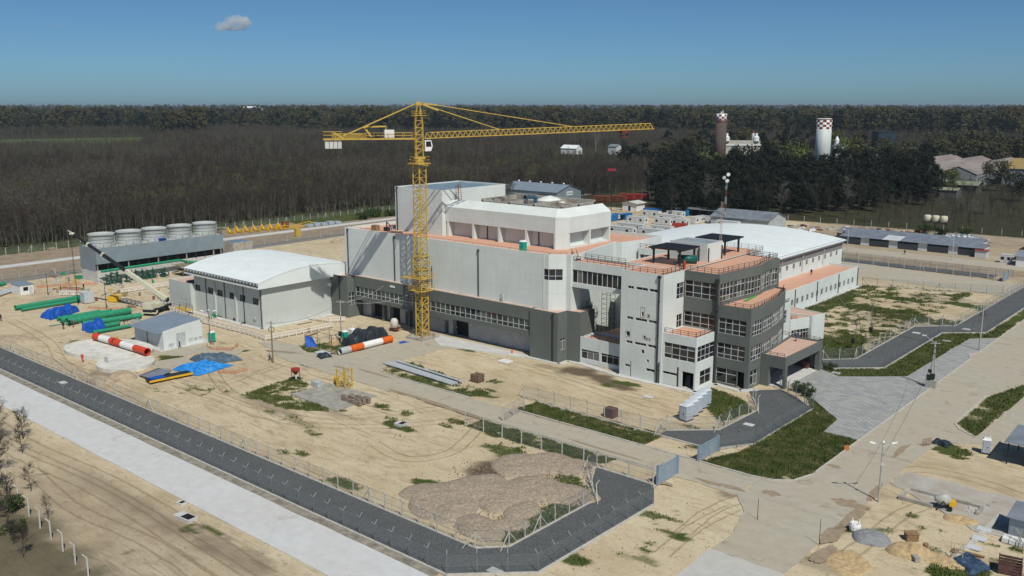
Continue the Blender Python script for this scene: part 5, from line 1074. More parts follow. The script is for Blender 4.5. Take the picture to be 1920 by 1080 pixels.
x, y = g(1145, 781); o = MB(); o.box(x-.9,y-.8,0,x+.9,y+.8,1.5); tag(o.build('brick_pallet', M_('maroon_brick', (.13,.075,.065), .25, 4, .9)), 'maroon cube of bricks on a pallet by the fence', 'pallet')
# portable toilets
def toilet(label, x, y, mat, rz=0, z=0, roof=None, group=None):
    o = thing('portable_toilet', label, 'portable toilet', (x,y,z), rz, group); m = MB(); m.box(-.55,-.55,.12,.55,.55,2.05); m.build('cabin', mat, o); MB().box(-.6,-.6,0,.6,.6,.12).build('skid', STEEL, o)
    m = MB(); m.add([(-.6,-.6,2.05),(.6,-.6,2.05),(.6,.6,2.05),(-.6,.6,2.05),(-.35,-.35,2.32),(.35,-.35,2.32),(.35,.35,2.32),(-.35,.35,2.32)], [(0,3,2,1),(4,5,6,7),(0,1,5,4),(1,2,6,5),(2,3,7,6),(3,0,4,7)]); m.build('roof_cap', roof or GLOSSW, o)
    for (x0,y0,x1,y1) in ((-.38,-.6,.38,-.552),): d = MB(); d.box(x0,y0,.2,x1,y1,1.95); d = d.build('door', mat, o); h = MB(); h.box(.2,-.64,1.0,.3,-.602,1.15); h.build('handle', STEEL, d)
    m = MB()
    for s in (-.42,-.2,.02,.24,.46): m.box(.552,s-.03,.3,.58,s+.03,1.9)
    m.build('side_rib', mat, o); MB().tube((.4,.4,2.1),(.4,.4,2.7),.05,6).build('vent_pipe', GLOSSW, o); return o
toilet('green portable toilet behind the white plant house', -173.2, 102.6, TEAL, .1)
toilet('green portable toilet standing up on the terracotta roof terrace', -119.6, 142.2, TEAL, 0, 20.3)
toilet('green portable toilet half hidden behind the black tarpaulins', -152.2, 121.6, TEAL, 1.5); toilet('white portable toilet next to the green one behind the black tarpaulins', -152.4, 123.9, GLOSSW, 1.5)
GT = M_('toilet_grey', (.42,.47,.52), .1, 2, .5)
for k, lb in enumerate(('first grey portable toilet of the row, nearest the lane', 'second grey portable toilet from the lane in the row', 'third grey portable toilet from the lane in the row', 'fourth grey portable toilet from the lane in the row', 'last grey portable toilet of the row, nearest the white block')):
    toilet(lb, -71.0-.42*k, 125.4+k*2.2, GT, -.16+math.pi/2*0, 0, M_('toilet_roof', (.55,.6,.64), .05, 2, .5) if k == 0 else bpy.data.materials['toilet_roof'], 'row of grey portable toilets').scale = (1.3,1.75,1.2)
toilet('white portable toilet by the grass island on the right', *g(1848,849), GT, .2)
# mobile crane
MC = thing('mobile_crane', 'cream rough terrain crane with long dark telescopic boom by the machine hall', 'mobile crane', (-208.5,109.5,0), R(118))
m = MB(); m.box(-4.2,-1.2,.9,4.2,1.2,1.5); m.build('chassis', STEEL, MC)
for x in (-2.6,2.6):
    for y in (-1.25,1.25): w = MB().tube((x,y-.35,.85),(x,y+.35,.85),.85,18).build('wheel', RUBBER, MC); MB().tube((x,y-.37,.85),(x,y+.37,.85),.38,10).build('rim', CREAM, w)
m = MB(); m.box(-2.6,-1.25,1.5,1.4,1.25,2.5); m.box(-4,-1.2,1.5,-2.6,1.2,3.0); m.build('upper_body', CREAM, MC)
m = MB(); m.box(1.5,-1.25,1.5,3.4,.1,3.3); cab = m.build('cab', CREAM, MC); m = MB(); m.box(1.75,-1.27,2.2,3.2,.12,3.1); m.box(1.6,-1.1,2.2,3.43,-.05,3.1); m.build('cab_window', BLK, cab)
for x in (-4,4): MB().box(x-.25,-2.4,.6,x+.25,2.4,.85).build('outrigger', CREAM, MC)
off = OFF[MC]; inv = (Matrix.Translation((-208.5,109.5,0)) @ Matrix.Rotation(R(118),4,'Z')).inverted()
B0, B1 = inv @ Vector((-207.2,111.2,3.2)), inv @ Vector((-229.3,100.0,18.4))
m = MB(); m.bar(B0, B0.lerp(B1,.42), .85, .95); m.build('boom_base', CREAM, MC); m = MB(); m.bar(B0.lerp(B1,.42), B0.lerp(B1,.68), .66, .72); m.bar(B0.lerp(B1,.68), B0.lerp(B1,.84), .54, .6); m.bar(B0.lerp(B1,.84), B1, .44, .5); m.build('boom_extension', STEEL, MC)
m = MB()
for t, w in ((.42,1.05),(.68,.8),(.84,.68)): m.bar(B0.lerp(B1,t-.008), B0.lerp(B1,t+.008), w, w+.05)
m.build('boom_collar', CREAM, MC); m = MB(); m.lathe(B1-Vector((0,0,.3)),[(.3,0),(.45,.3),(.3,.6)],8); d = (B1-B0).normalized(); m.bar(B1, B1+d*1.1-Vector((0,0,.5)), .4, .5); m.bar(B1+Vector((0,0,.2)), B1+d*1.7+Vector((0,0,-.1)), .15); m.build('boom_head', CREAM, MC)
MB().bar(B0+Vector((0,0,-1.2)), B0.lerp(B1,.3), .35).build('lift_cylinder', GALV, MC)
m = MB(); e = B1+d*.8
for s in (-.12,.12): m.bar((e.x+s,e.y,e.z), (e.x+s,e.y,7.0), .05)
m.build('hoist_rope', STEEL, MC); m = MB(); m.box(e.x-.3,e.y-.2,6.2,e.x+.3,e.y+.2,7); m.lathe((e.x,e.y,5.6),[(.05,0),(.25,.25),(.08,.6)],8); m.build('hook_block', YEL, MC)
# work lift platform by the hall wall
o = thing('work_platform', 'yellow and rusty work platform against the machine hall wall', 'platform', (-203.2,113.2,0)); 
m = MB(); m.box(-3,-1,.9,3,1,1.05); m.build('deck', YEL, o); m = MB()
for x in (-2.9,0,2.9):
    for y in (-.9,.9): m.bar((x,y,0),(x,y,2.1),.09)
for y in (-.9,.9): m.bar((-2.9,y,2.1),(2.9,y,2.1),.07); m.bar((-2.9,y,1.6),(2.9,y,1.6),.06)
m.build('guard_rail', RUST, o)
# hut, boxes, tank
o = thing('site_hut', 'small white site hut at the far left of the yard', 'hut', (-257.6,97.6,0), 0); m = MB(); m.box(-3,-1.7,0,3,1.7,2.6); m.build('wall', GLOSSW, o); m = MB(); m.box(-3.15,-1.85,2.6,3.15,1.85,2.75); m.build('roof', ROOFB, o); MB().box(2.98,-.9,1.1,3.03,.3,2.1).build('window', BLK, o); MB().box(3.002,.6,0,3.04,1.4,2.0).build('door', FRAME, o)
for k in range(5): tag(MB().tube((-258+k*.7,88+.2*k,.4),(-264+k*.7,96.5,.4),.32,12).build('concrete_pipe', GALV), 'grey pipe lying beside the site hut', 'pipe', 'grey pipes beside the site hut')
tag(MB().tube((-268,88.5,.5),(-273,99,.5),.5,12).build('green_pipe', GREENP), 'green pipe cut by the left picture edge beyond the grey pipes', 'pipe')
o = thing('skip_box', 'yellow open steel skip with a chute behind the white barriers', 'skip', (-228.6,108.6,0), .5); m = MB(); m.box(-1.3,-1,.1,1.3,1,1.5); m.build('body', YEL2, o); MB().bar((-1,1,1.5),(-4.5,4.5,2.2),.5,.15).build('chute', YEL, o)
o = thing('bulk_tank', 'translucent white water container beside the yellow pipes', 'tank', (-232.5,103.4,0)); MB().box(-1.2,-1.2,.1,1.2,1.2,2.7).build('body', M_('milky', (.50,.53,.56), .1, 1, .4), o); MB().box(-1.3,-1.3,0,1.3,1.3,.1).build('pallet', WOOD, o)
m = MB()
for k in range(6): m.box(-252+k*.9,104+.3*k,.0,-251.2+k*.9,106+.3*k,.6)
tag(m.build('formwork', CONC), 'row of grey formwork boxes near the pump pipework', 'formwork')
o = thing('cement_silo', 'small white upright tank on a pink cart beside the crane', 'tank', (-150.8,134.6,0)); o.scale = (.75,.75,.85); MB().lathe((0,0,.7), [(.5,0),(1.15,.3),(1.15,2.0),(.7,2.6),(.3,2.7)], 16).build('drum', M_('pinkish_white', (.62,.56,.52), .1, 2, .6), o, True); m = MB()
for x in (-.9,.9):
    for y in (-.9,.9): m.bar((x,y,0),(x,y,1.1),.12)
m.box(-1.3,-1,.5,1.6,1,.65); m.build('cart', RUST, o)
# covered frame with blue sheet at the island
o = thing('shelter_frame', 'thin pipe shelter frame with a torn blue sheet on the weedy island', 'shelter', (-153.2,117,0)); m = MB()
for x, y in ((-2.4,-3.2),(2.4,-3.2),(-2.4,0),(2.4,0),(-2.4,3.2),(2.4,3.2)): m.tube((x,y,0),(x,y,2.3),.05,6)
for y in (-3.2,0,3.2): m.bar((-2.4,y,2.3),(2.4,y,2.3),.06)
for x in (-2.4,2.4): m.bar((x,-3.2,2.3),(x,3.2,2.3),.06)
m.build('frame', STEEL, o); m = MB(); m.add([(-2.2,-3.3,2.2),(-2.0,-1.6,1.5),(1.0,-2.6,.1),(-.8,-4.2,.1)], [(0,1,2,3),(3,2,1,0)]); m.build('blue_sheet', TARPB, o); m = MB(); m.lathe((1.6,1.2,0),[(1.3,0),(1,.8),(.3,1.2)],10); m.build('sand_bag_pile', SANDH, o)
tag(MB().box(-148.4,110.6,.05,-145.6,112.6,.5).build('sheet_stack', M_('pale_sheet', (.52,.56,.56), .1, 1, .6)), 'pale grey stack of boards at the kerb of the weedy island', 'boards')
tag(MB().box(-116.4,130.6,.05,-114,132.6,.3).build('plaster_board', GLOSSW), 'white board lying on the sand before the grey end block', 'board')
o = MB(); o.lathe((-118.6,137.6,.08), [(.28,0),(.28,.06),(.2,.08),(.04,.75)], 12); tag(o.build('traffic_cone', REDW), 'red traffic cone on the apron by the grey wall', 'cone')
def manhole(label, px, py, w=1.6, d=1.2, h=.35):
    x, y = g(px, py); o = thing('manhole', label, 'manhole', (x,y,0), .1); MB().box(-w/2,-d/2,-.05,w/2,d/2,h).build('collar', PALEC, o); MB().box(-w*.1,-d*.36,h,w*.42,d*.4,h+.03).build('cover', BLK, o)
manhole('open concrete manhole in the grass patch on the sand', 752, 797, 1.7, 1.5, .4); manhole('white lidded manhole box on the brown ground below the white road', 348, 972, 3, 1.4, .35); manhole('small concrete box beside the larger white manhole', 340, 945, 1.1, .8, .3)
for (px, py, lb) in ((1216,745,'flat white slab lying on the sand before the stair tower'),(1404,797,'flat pale cover slab on the gravel by the lane bend'),(1718,625,'flat pale cover slab on the far gravel lane'),(1812,618,'smaller cover slab at the far lane bend'),(1775,640,'thin pale slab on the grass beside the far lane'),(1568,700,'pale cover in the grass right of the porch'),(928,1072,'diamond shaped pale cover on the front gravel lane'),(118,718,'pale cover on the left part of the gravel lane')):
    x, y = g(px, py); tag(MB().box(x-.8,y-.55,.0,x+.8,y+.55,.14).build('cover_slab', PALEC), lb, 'slab')

# ================================================================== fences
def post_mesh(h, arm, mat, w=.14):
    m = MB(); m.box(-w/2,-w/2,-.1,w/2,w/2,h)
    if arm == 'V': m.mi = 1
    if arm in ('V', 'Y'):
        for s in (-1,1): m.bar((0,0,h-.05),(0,s*.45,h+.45),w*.7)
    elif arm == 'L': m.bar((0,0,h-.06),(0,-.38,h+.45),w*.85)
    return m.mesh('post', [mat, ARM])
_pm = {}; ARM = M_('fence_arm', (.34,.36,.37), .1, 3, .6)
def fence(name, label, pts, h=2.2, sp=3.0, arm='L', mat=None, w=.14, mesh=True, brace=0, group=None, cat='fence', wire=MESHW):
    mat = mat or POSTC; key = (h, arm, mat.name, w)
    if key not in _pm: _pm[key] = post_mesh(h, arm, mat, w)
    o = thing(name, label, cat, (pts[0][0],pts[0][1],0), group=group, world=True); c = 0; off = OFF[o]; last = len(pts)-2
    for si, (a, b) in enumerate(zip(pts[:-1], pts[1:])):
        d, L = edge(a, b); k = max(1, round(L/sp)); st = L/k; ang = math.atan2(d[1], d[0]); pk = ('pan', h, round(st, 2), wire.name)
        if mesh and pk not in _pm:
            m = MB(); m.add([(0,0,.05),(st,0,.05),(st,0,h),(0,0,h)], [(0,1,2,3)]); m.mi = 1
            for z in (.12, h*.5, h-.04): m.bar((0,0,z),(st,0,z),.022)
            _pm[pk] = m.mesh('wire_mesh', [wire, SP])
        for i in range(k+1 if si == last else k):
            p = link(_pm[key], 'post', o); p.location = (a[0]+d[0]*st*i-off[0], a[1]+d[1]*st*i-off[1], 0); p.rotation_euler = (random.gauss(0,.012), random.gauss(0,.012), ang)
            if mesh and i < k: q_ = link(_pm[pk], 'wire_mesh', o); q_.location = p.location; q_.rotation_euler = (0,0,ang)
            if brace and (c % brace == 0 or (i == 0 and si > 0)):
                m = MB(); x, y = a[0]+d[0]*st*i, a[1]+d[1]*st*i
                for s in (-1,1): m.bar((x,y,h*.85),(x+d[0]*s*1.5,y+d[1]*s*1.5,0),.08)
                m.build('brace', mat, o)
            c += 1
    return o
SP = M_('steel_post', (.20,.225,.235), .15, 3, .5, .3)
fence('perimeter_fence', 'outer steel fence with forked tops along the white road and lane corner', [(-204,64.6),(-65,64.6),(-57.8,71.4),(-57.65,94.4)], 2.3, 2.9, 'V', SP, .075)
fence('perimeter_fence', 'inner fence of bent concrete posts along the far side of the front lane', [(-224,71.15),(-66.9,71.15),(-64.15,73.9),(-64.15,91),(-67.2,94.2),(-70.3,97.4),(-70.3,99.8)], 2.2, 3.1, 'L', w=.11, brace=9)
fence('perimeter_fence', 'fence of straight white posts through the grass south of the entry road', [(-95.8,99.9),(-61.2,99.9)], 2.3, 4.0, 'I')
fence('perimeter_fence', 'fence with bent posts beside the grass strip north of the entry road', [(-98,116.7),(-70.7,116.7),(-70.7,118.9),(-64.6,124.4),(-64.3,137),(-68,142.8)], 2.3, 3.6, 'L', w=.11, brace=6)
fence('perimeter_fence', 'blue tinted mesh fence round the gravel bend by the big lawn', [(-60.4,116.7),(-57.6,122.4),(-57.5,143.5),(-66.5,150.2)], 2.3, 2.9, 'L', SP, .09)
fence('perimeter_fence', 'inner bent post fence along the lane to the right of the porch', [(-68.5,174),(-63.7,178.9),(-63.8,214.6),(-56.8,221.5),(-55.3,300)], 2.3, 3.3, 'L', w=.11, brace=6)
fence('perimeter_fence', 'outer fence between the right hand lane and its grass verge', [(-66.2,167.8),(-57.1,176.1),(-57.1,212.4),(-49.7,218.9),(-48.8,300)], 2.2, 3.3, 'L', SP, .09)
fence('perimeter_fence', 'thin fence running from the wing end across the dusty yard', [(-91,256),(-72,261),(-58,268)], 2.3, 4.2, 'I', SP, .1, brace=5)
fence('perimeter_fence', 'pale fence in front of the far gravel lane behind the vaulted hall', [(-115,292),(-67,289.6)], 2.4, 4.6, 'V', POSTC, .14, brace=6)
fence('perimeter_fence', 'far side fence of the gravel lane below the long sheds', [(-118,298.6),(-62,296.8)], 2.2, 4.6, 'I', SP, .09)
fence('boundary_fence', 'row of concrete posts with braces along the edge of the bare wood', [(-328.8,108),(-328.8,330)], 2.4, 4.2, 'I', POSTC, .17, brace=5)
fence('boundary_fence', 'low fence between the site and the west track', [(-281,92),(-281,120),(-281.5,250)], 2.0, 5, 'I', POSTC, .1)
fence('boundary_fence', 'concrete posts beside the bushes at the bottom left corner', [(-128,43),(-110,40.8),(-94,39.2)], 2.3, 4.4, 'L', POSTC, .16, mesh=False)
fence('boundary_fence', 'post fence along the foot of the dark pines', [(-190,378),(-60,396)], 2.2, 7, 'I', POSTC, .16, mesh=False)
SG = M_('gate_blue_grey', (.26,.33,.40), .12, 1.5, .5)
def gate(label, x, y0, y1, h):
    o = thing('sliding_gate', label, 'gate', (x,y0,0)); L = y1-y0; m = MB()
    for z in (.12, h-.12): m.box(-.07,0,z-.07,.07,L,z+.07)
    for y in (0, L*.12, L*.88, L): m.box(-.07,y-.06,.1,.07,y+.06,h)
    m.build('frame', SG, o)
    n = 15
    for k in range(n): m = MB(); yy = .1+(L-.2)*k/n; m.box(-.03,yy,.2,.03,yy+(L-.2)/n*.86,h-.2); m.build('slat', SG, o)
    m = MB(); m.box(-.2,-.35,0,.2,-.08,h+.15); m.box(-.2,L+.08,0,.2,L+.3,h+.1); m.build('gate_post', SG, o)
gate('blue grey sliding gate leaf on the near side of the entry road', -60.65, 100.4, 105.0, 2.6); gate('blue grey sliding gate leaf at the edge of the big lawn', -60.6, 111.2, 116.3, 2.3)
fence('wire_gate', 'leaning chain link gate leaf at the west end of the grass strip', [g(943,790), g(982,768)], 2.4, 4, 'I', POSTC, .14, cat='gate')
gate('pale grey gate leaf on the far gravel lane at the right', -62.4, 287.6, 292.4, 2.6)
o = thing('wicket_gate', 'small open mesh gate frame standing in the far fence', 'gate', (-67,290,0)); m = MB()
for x in (0,1.6,3.2): m.bar((x,0,0),(x,0,3),.12)
for z in (.2,1.5,2.9): m.bar((0,0,z),(3.2,0,z),.08)
m.build('frame', GALV, o)

# white timber barriers round the trenches
def barrier(label, pts, style):
    o = thing('timber_barrier', label, 'barrier', (pts[0][0],pts[0][1],0), world=True, group=None); off = OFF[o]
    for a, b in zip(pts[:-1], pts[1:]):
        d, L = edge(a, b); k = max(1, round(L/1.9)); st = L/k
        for i in range(k):
            x, y = a[0]+d[0]*st*i, a[1]+d[1]*st*i; e = (x+d[0]*st, y+d[1]*st); m = MB(); m.bar((x,y,0),(x,y,1.35),.2); m.bar((x,y,.8),(x-d[1]*.5,y+d[0]*.5,0),.09); m.build('barrier_post', PAINTW, o)
            m = MB(); m.bar((x,y,1.15),(*e,1.15),.12,.22); m.build('rail', PAINTW, o); m = MB(); m.bar((x,y,.6 if style == 'R' else .3),(*e,.6 if style == 'R' else .3),.12,.2); m.build('rail', PAINTW, o)
            if style == 'X': m = MB(); xm = (x+d[0]*st/2, y+d[1]*st/2); m.bar((x,y,.3),(*xm,1.15),.1,.18); m.bar((*xm,1.15),(*e,.3),.1,.18); m.build('cross_brace', PAINTW, o)
barrier('white cross braced timber barrier along the foot of the machine hall', [(-206.3,111.7),(-190,110.3),(-173.5,111)], 'X'); barrier('white two rail timber barrier before the sunny end of the machine hall', [(-173.5,111),(-164.8,110.3),(-163.8,119.5),(-163.5,127.5)], 'R')
barrier('white barrier left of the yellow skip', [(-247,102.8),(-240.3,108.6)], 'X'); barrier('white barrier running from the yellow skip to the mobile crane', [(-228,109.5),(-216.2,110)], 'X'); barrier('white barrier in front of the pump pipework', [(-237.2,114.7),(-236.9,128.4)], 'X'); barrier('white two rail barrier by the gate to the dark loading bays', [(-174,128.5),(-168,130),(-166,133)], 'R')
m = MB()
def net(label, pts, h=.9):
    m = MB()
    for a, b in zip(pts[:-1], pts[1:]):
        for k in range(5): t0, t1 = k/5, (k+1)/5; m.add([(a[0]+(b[0]-a[0])*t, a[1]+(b[1]-a[1])*t, z) for t, z in ((t0,.0),(t1,.0),(t1,h*random.uniform(.5,1)),(t0,h*random.uniform(.5,1)))], [(0,1,2,3)])
    tag(m.build('safety_net', ONET), label, 'safety net')
net('sagging orange safety net round the lamp post by the green toilet', [(-170.5,99.5),(-167,98.8),(-163.5,101.2),(-166,104.5)]); net('orange safety net on the ground near the yellow skip', [(-226,100.5),(-221,103),(-219,106)], .6); net('orange safety net stretched before the west track', [(-262,103),(-258,112),(-254,116)], 1.0); net('torn orange safety net behind the blue tarpaulins', [(-151.5,90.5),(-148.6,92.5),(-148.4,95)], .8)

# ================================================================== lamp posts and poles
WOODP = M_('pole_wood', (.20,.165,.125), .2, 3, .9); CPOLE = M_('pole_concrete', (.40,.385,.35), .15, 2, .9)
def lamp(label, x, y, h, arms=2, rz=0, mat=None, base_brace=False, group=None):
    o = thing('lamp_post', label, 'lamp post', (x,y,0), rz); MB().tube((0,0,0),(0,0,h),.13,10,.08).build('pole', mat or CPOLE, o)
    for s in ((-1,1) if arms == 2 else (1,)):
        MB().tube((0,0,h-.5),(s*1.1,0,h-.05),.045,6).build('arm', GALV, o); m = MB(); m.add([(s*1.0,-.14,h-.12),(s*1.75,-.12,h+.08),(s*1.75,.12,h+.08),(s*1.0,.14,h-.12),(s*1.0,-.1,h+.06),(s*1.7,-.08,h+.22),(s*1.7,.08,h+.22),(s*1.0,.1,h+.06)], [(0,3,2,1),(4,5,6,7),(0,1,5,4),(1,2,6,5),(2,3,7,6),(3,0,4,7)]); m.build('lamp_head', GLOSSW, o)
    if arms == 2: MB().lathe((0,0,h),[(.12,0),(.2,.12),(.12,.3)],8).build('sensor', GLOSSW, o)
    MB().box(-.16,-.2,h*.62,.16,-.08,h*.62+.4).build('junction_box', GALV, o)
    if base_brace: m = MB(); m.bar((0,0,2),(.8,-.4,0),.12); m.build('brace', WOODP, o)
    return o
lamp('double armed lamp post at the road junction in the lower right', -36.4, 114.1, 7.9, 2, R(38)); lamp('double armed lamp post beside the plant house toilet', -171.6, 101.3, 7.2, 2, R(45), WOODP, True)
lamp('single lamp post before the long zinc shed, left one', -116.8, 311.7, 7.7, 1, R(200), GALV); lamp('single lamp post before the long zinc shed, right one', -84.3, 316.6, 7.6, 1, R(180), GALV)
def upole(label, x, y, h, mat, coil=False, box=False, cross=True, lean=0, name='utility_pole'):
    o = thing(name, label, 'pole', (x,y,0)); MB().tube((0,0,0),(lean,lean*.4,h),.17 if h > 8 else .1 if h > 5.9 else .045,10,.1 if h > 8 else .06 if h > 5.9 else .03).build('pole', mat, o)
    if cross: MB().bar((lean-.7,-.5,h-.4),(lean+.7,.5,h-.4),.1).build('cross_arm', mat, o)
    if coil:
        m = MB(); r = .55
        for k in range(16): a, b = 2*math.pi*k/16, 2*math.pi*(k+1)/16; m.tube((lean+r*math.cos(a)*.7,r*math.cos(a)*.7,h*.8+r*math.sin(a)),(lean+r*math.cos(b)*.7,r*math.cos(b)*.7,h*.8+r*math.sin(b)),.06,6)
        m.build('cable_coil', STEEL, o)
    if box: MB().box(-.35,-.5,1.4,.35,-.12,2.4).build('switch_box', STEEL, o)
    return o
upole('wooden pole with cable coil beside the dirt road', -149.5, 101.5, 8.4, WOODP, True); upole('pale concrete pole behind the blue sheet shelter', -151.8, 120.4, 9.2, CPOLE, False, True)
upole('wooden pole with coil beyond the porch, nearer one', -67, 186, 7.4, WOODP, True, True, lean=.5); upole('wooden pole with coil beyond the porch, farther one', -67.7, 198, 7.4, WOODP, True, True); upole('slim pole with cable coil on the paved strip', -46.9, 202, 9.6, CPOLE, True)
o = upole('leaning concrete pole with transformer gear on the plaza kerb', -46.9, 169, 8.6, CPOLE, True, True, lean=.5); MB().tube((.9,.4,0),(.35,.1,8.4),.14,8,.1).build('second_pole', CPOLE, o); MB().box(-.5,-.5,0,1.3,.6,1.5).build('plinth', CPOLE, o); MB().bar((.4,.1,8.2),(-1.6,1.2,9.0),.09).build('lamp_arm', GALV, o); MB().box(-2.2,1.1,8.95,-1.5,1.4,9.1).build('lamp_head', GLOSSW, o); m = MB(); m.box(-.2,-.5,2.8,.4,-.2,3.4); m.box(.2,-.4,1.7,.9,.2,2.6); m.build('transformer', STEEL, o)
for x, y, h, lb in ((-136.5,381,11,'thin leaning pole behind the zinc sheds at the pines'),(-103,385,12,'pole standing before the pines right of the water tanks'),(-250,101,6,'thin dark pole left of the pump pipework'),(-232.5,101,7.5,'thin pole beside the translucent container'),(-221.4,103,7,'thin pole near the netting and the yellow skip'),(-45.7,99,2.8,'thin survey rod on the road edge'),(-37.3,97.5,3.3,'thin survey rod at the sandy verge')): upole(lb, x, y, h, STEEL, cross=h > 8, name='utility_pole' if h > 5 else 'survey_rod')
def wire(label, a, b, sag=1.2, r=.025, mat=None):
    m = MB(); a, b = Vector(a), Vector(b); n = 14; P_ = []
    for i in range(n+1): t = i/n; p = a.lerp(b, t); p.z -= sag*4*t*(1-t); P_.append(p)
    m.path(P_, r, 4); tag(m.build('overhead_wire', mat or STEEL), label, 'wire')
wire('cable from the wooden pole to the concrete pole', (-149.5,101.5,8), (-151.8,120.4,8.8)); wire('cable from the concrete pole to the podium wall', (-151.8,120.4,9), (-146,138.1,9.4), 1.5, .03, GALV); wire('cable from the concrete pole across the loading bays', (-151.8,120.4,8.6), (-158,138.1,8.8), .8, .03, GALV)
wire('cable from the plaza pole to the nearer wooden pole', (-46.7,169,8.2), (-66.7,186,7.2), .8); wire('cable along the paved strip between its poles', (-46.7,169,8.3), (-46.9,202,9.4), 1.); wire('cable between the two coil poles', (-66.8,186,7.2), (-67.7,198,7.2), .6); wire('white cable from the coil pole to the annex parapet', (-66.9,186,7.2), (-91.5,232,5.5), 1., .035, GALV); wire('cable from the double lamp toward the plaza', (-36.4,114.1,6), (-45.5,168,8), 1.2, .02)

# ================================================================== lower right work yard
x, y = g(1603, 995); o = thing('bulk_bag', 'white bulk bag with lifting loops beside the grey grit', 'bulk bag', (x,y,0), .2); MB().lathe((0,0,0),[(.55,0),(.68,.2),(.7,.7),(.6,1.0),(.45,.95)],12).build('sack', GLOSSW, o)
for k in range(4): a = k*1.57+.78; MB().bar((.5*math.cos(a),.5*math.sin(a),.95),(.6*math.cos(a),.6*math.sin(a),1.4),.08).build('loop', GLOSSW, o)
CM = thing('cement_mixer', 'grey tilting cement mixer standing by the shallow pit', 'cement mixer', (-29.6,117.2,0), .4)
m = MB(); prof_ = (.32,.62,.75,.7,.4)
m.add([(-.9+j*.45, r*math.cos(2*math.pi*i/14), 1.25+r*math.sin(2*math.pi*i/14)) for j, r in enumerate(prof_) for i in range(14)], [(j*14+i, j*14+(i+1)%14, (j+1)*14+(i+1)%14, (j+1)*14+i) for j in range(4) for i in range(14)]+[tuple(range(56,70))])
m.build('drum', M_('mixer_grey', (.42,.42,.38), .2, 2, .6), CM, True)
MB().tube((-.93,0,1.25),(-.9,0,1.25),.29,14).build('mixer_mouth', BLK, CM)
m = MB()
for s in (-.7,.7): m.bar((.6,s,0),(0,s,1.3),.1); m.bar((-.7,s,0),(0,s,1.3),.1)
m.build('stand', STEEL, CM)
for s in (-.8,.8): w = MB().tube((.75,s-.08,.3),(.75,s+.08,.3),.3,12).build('wheel', RUBBER, CM)
MB().box(.7,-.5,.6,1.5,.5,1.2).build('motor_box', YEL2, CM)
PIT = thing('pit_frame', 'shallow concrete pit frame with rubble behind the cement mixer', 'pit', (-30,119,0), world=True)
for (x0,y0,x1,y1) in ((-34.8,116.6,-34.4,120.6),(-34.4,120.2,-25.6,120.7),(-25.9,117.9,-25.5,120.2),(-34.4,116.6,-30.6,117.0)): MB().box(x0,y0,-.05,x1,y1,.4).build('kerb_wall', CONC, PIT)
m = MB()
for k in range(24): x, y = random.uniform(-27.6,-26), random.uniform(118,120); s = random.uniform(.1,.3); m.box(x,y,0,x+s,y+s*.8,s*.7)
m.build('rubble', PALEC, PIT)
TS = thing('tin_shed', 'blue grey corrugated tin shed at the right picture edge', 'shed', (-18.9,116.6,0)); MB().box(-2.6,-1.9,0,2.6,1.9,2.4).build('wall', ROOFB, TS); m = MB(); m.add([(-2.9,-2.3,2.3),(2.9,-2.3,2.3),(2.9,2.3,2.75),(-2.9,2.3,2.75),(-2.9,-2.3,2.38),(2.9,-2.3,2.38),(2.9,2.3,2.83),(-2.9,2.3,2.83)], [(0,3,2,1),(4,5,6,7),(0,1,5,4),(1,2,6,5),(2,3,7,6),(3,0,4,7)]); m.build('roof', SHEET, TS)
for k in range(4): tag(MB().box(-21.6+k*.75,112.2,.02,-20.95+k*.75,113.6,.55).build('white_block', GLOSSW), 'white block in the row below the tin shed', 'block', 'white blocks below the tin shed')
OS = thing('open_shelter', 'open steel shelter with sheet roof at the right edge beside the road', 'shelter', (-24.2,142.2,0), 0); m = MB()
for x in (-3,0,3):
    for y in (-3.4,3.4): m.box(x-.08,y-.08,0,x+.08,y+.08,3.3)
m.build('post', STEEL, OS); m = MB(); m.add([(-3.5,-4,3.2),(3.5,-4,3.2),(3.5,4,3.6),(-3.5,4,3.6),(-3.5,-4,3.28),(3.5,-4,3.28),(3.5,4,3.68),(-3.5,4,3.68)], [(0,3,2,1),(4,5,6,7),(0,1,5,4),(1,2,6,5),(2,3,7,6),(3,0,4,7)]); m.build('roof', SHEET, OS); MB().box(0,-3.2,0,3,2,1.6).build('stored_timber', WOOD, OS)
for (px, py, px2, py2, lb) in ((1786,1030,1846,1046,'first timber plank leaning by the crumpled tarpaulin'),(1783,1034,1838,1050,'second timber plank beside the crumpled tarpaulin')):
    a, b = g(px, py), g(px2, py2); tag(MB().bar((*a,.1),(*b,.1),.35,.12).build('plank', WOOD), lb, 'plank')
for k in range(3):
    a = g(1830+k*9, 1028-k*17); tag(MB().box(a[0]-.9,a[1]-.7,.02,a[0]+.6,a[1]+.5,.16).build('paving_stone', M_('pale_stone', (.55,.57,.58), .08, 1, .7) if k == 0 else bpy.data.materials['pale_stone']), 'pale paving slab laid out in the row left of the tin shed', 'slab', 'pale slabs left of the tin shed')
strip('edging', [g(1790,1050), g(1878,965)], .6, -.05, .15, KERB)
x, y = g(1587, 845); o = thing('barrier_board', 'small orange barrier board leaning at the lawn kerb', 'barrier', (x,y,0), R(50)); MB().box(-.4,-.05,.1,.4,.05,.8).build('board', M_('faded_orange', (.48,.16,.05), .2, 3, .8), o); MB().bar((0,0,0),(0,.3,1),.06).build('stay', STEEL, o)
x, y = g(1737, 836); o = thing('mesh_panel', 'rusty mesh panel standing at the road edge', 'panel', (x,y,0), R(60)); m = MB()
for k in range(7): m.bar((-.8+k*.27,0,.1),(-.8+k*.27,0,1.2),.03); m.bar((-.8,0,.1+k*.18),(.8,0,.1+k*.18),.03)
m.build('grid', RUST, o)
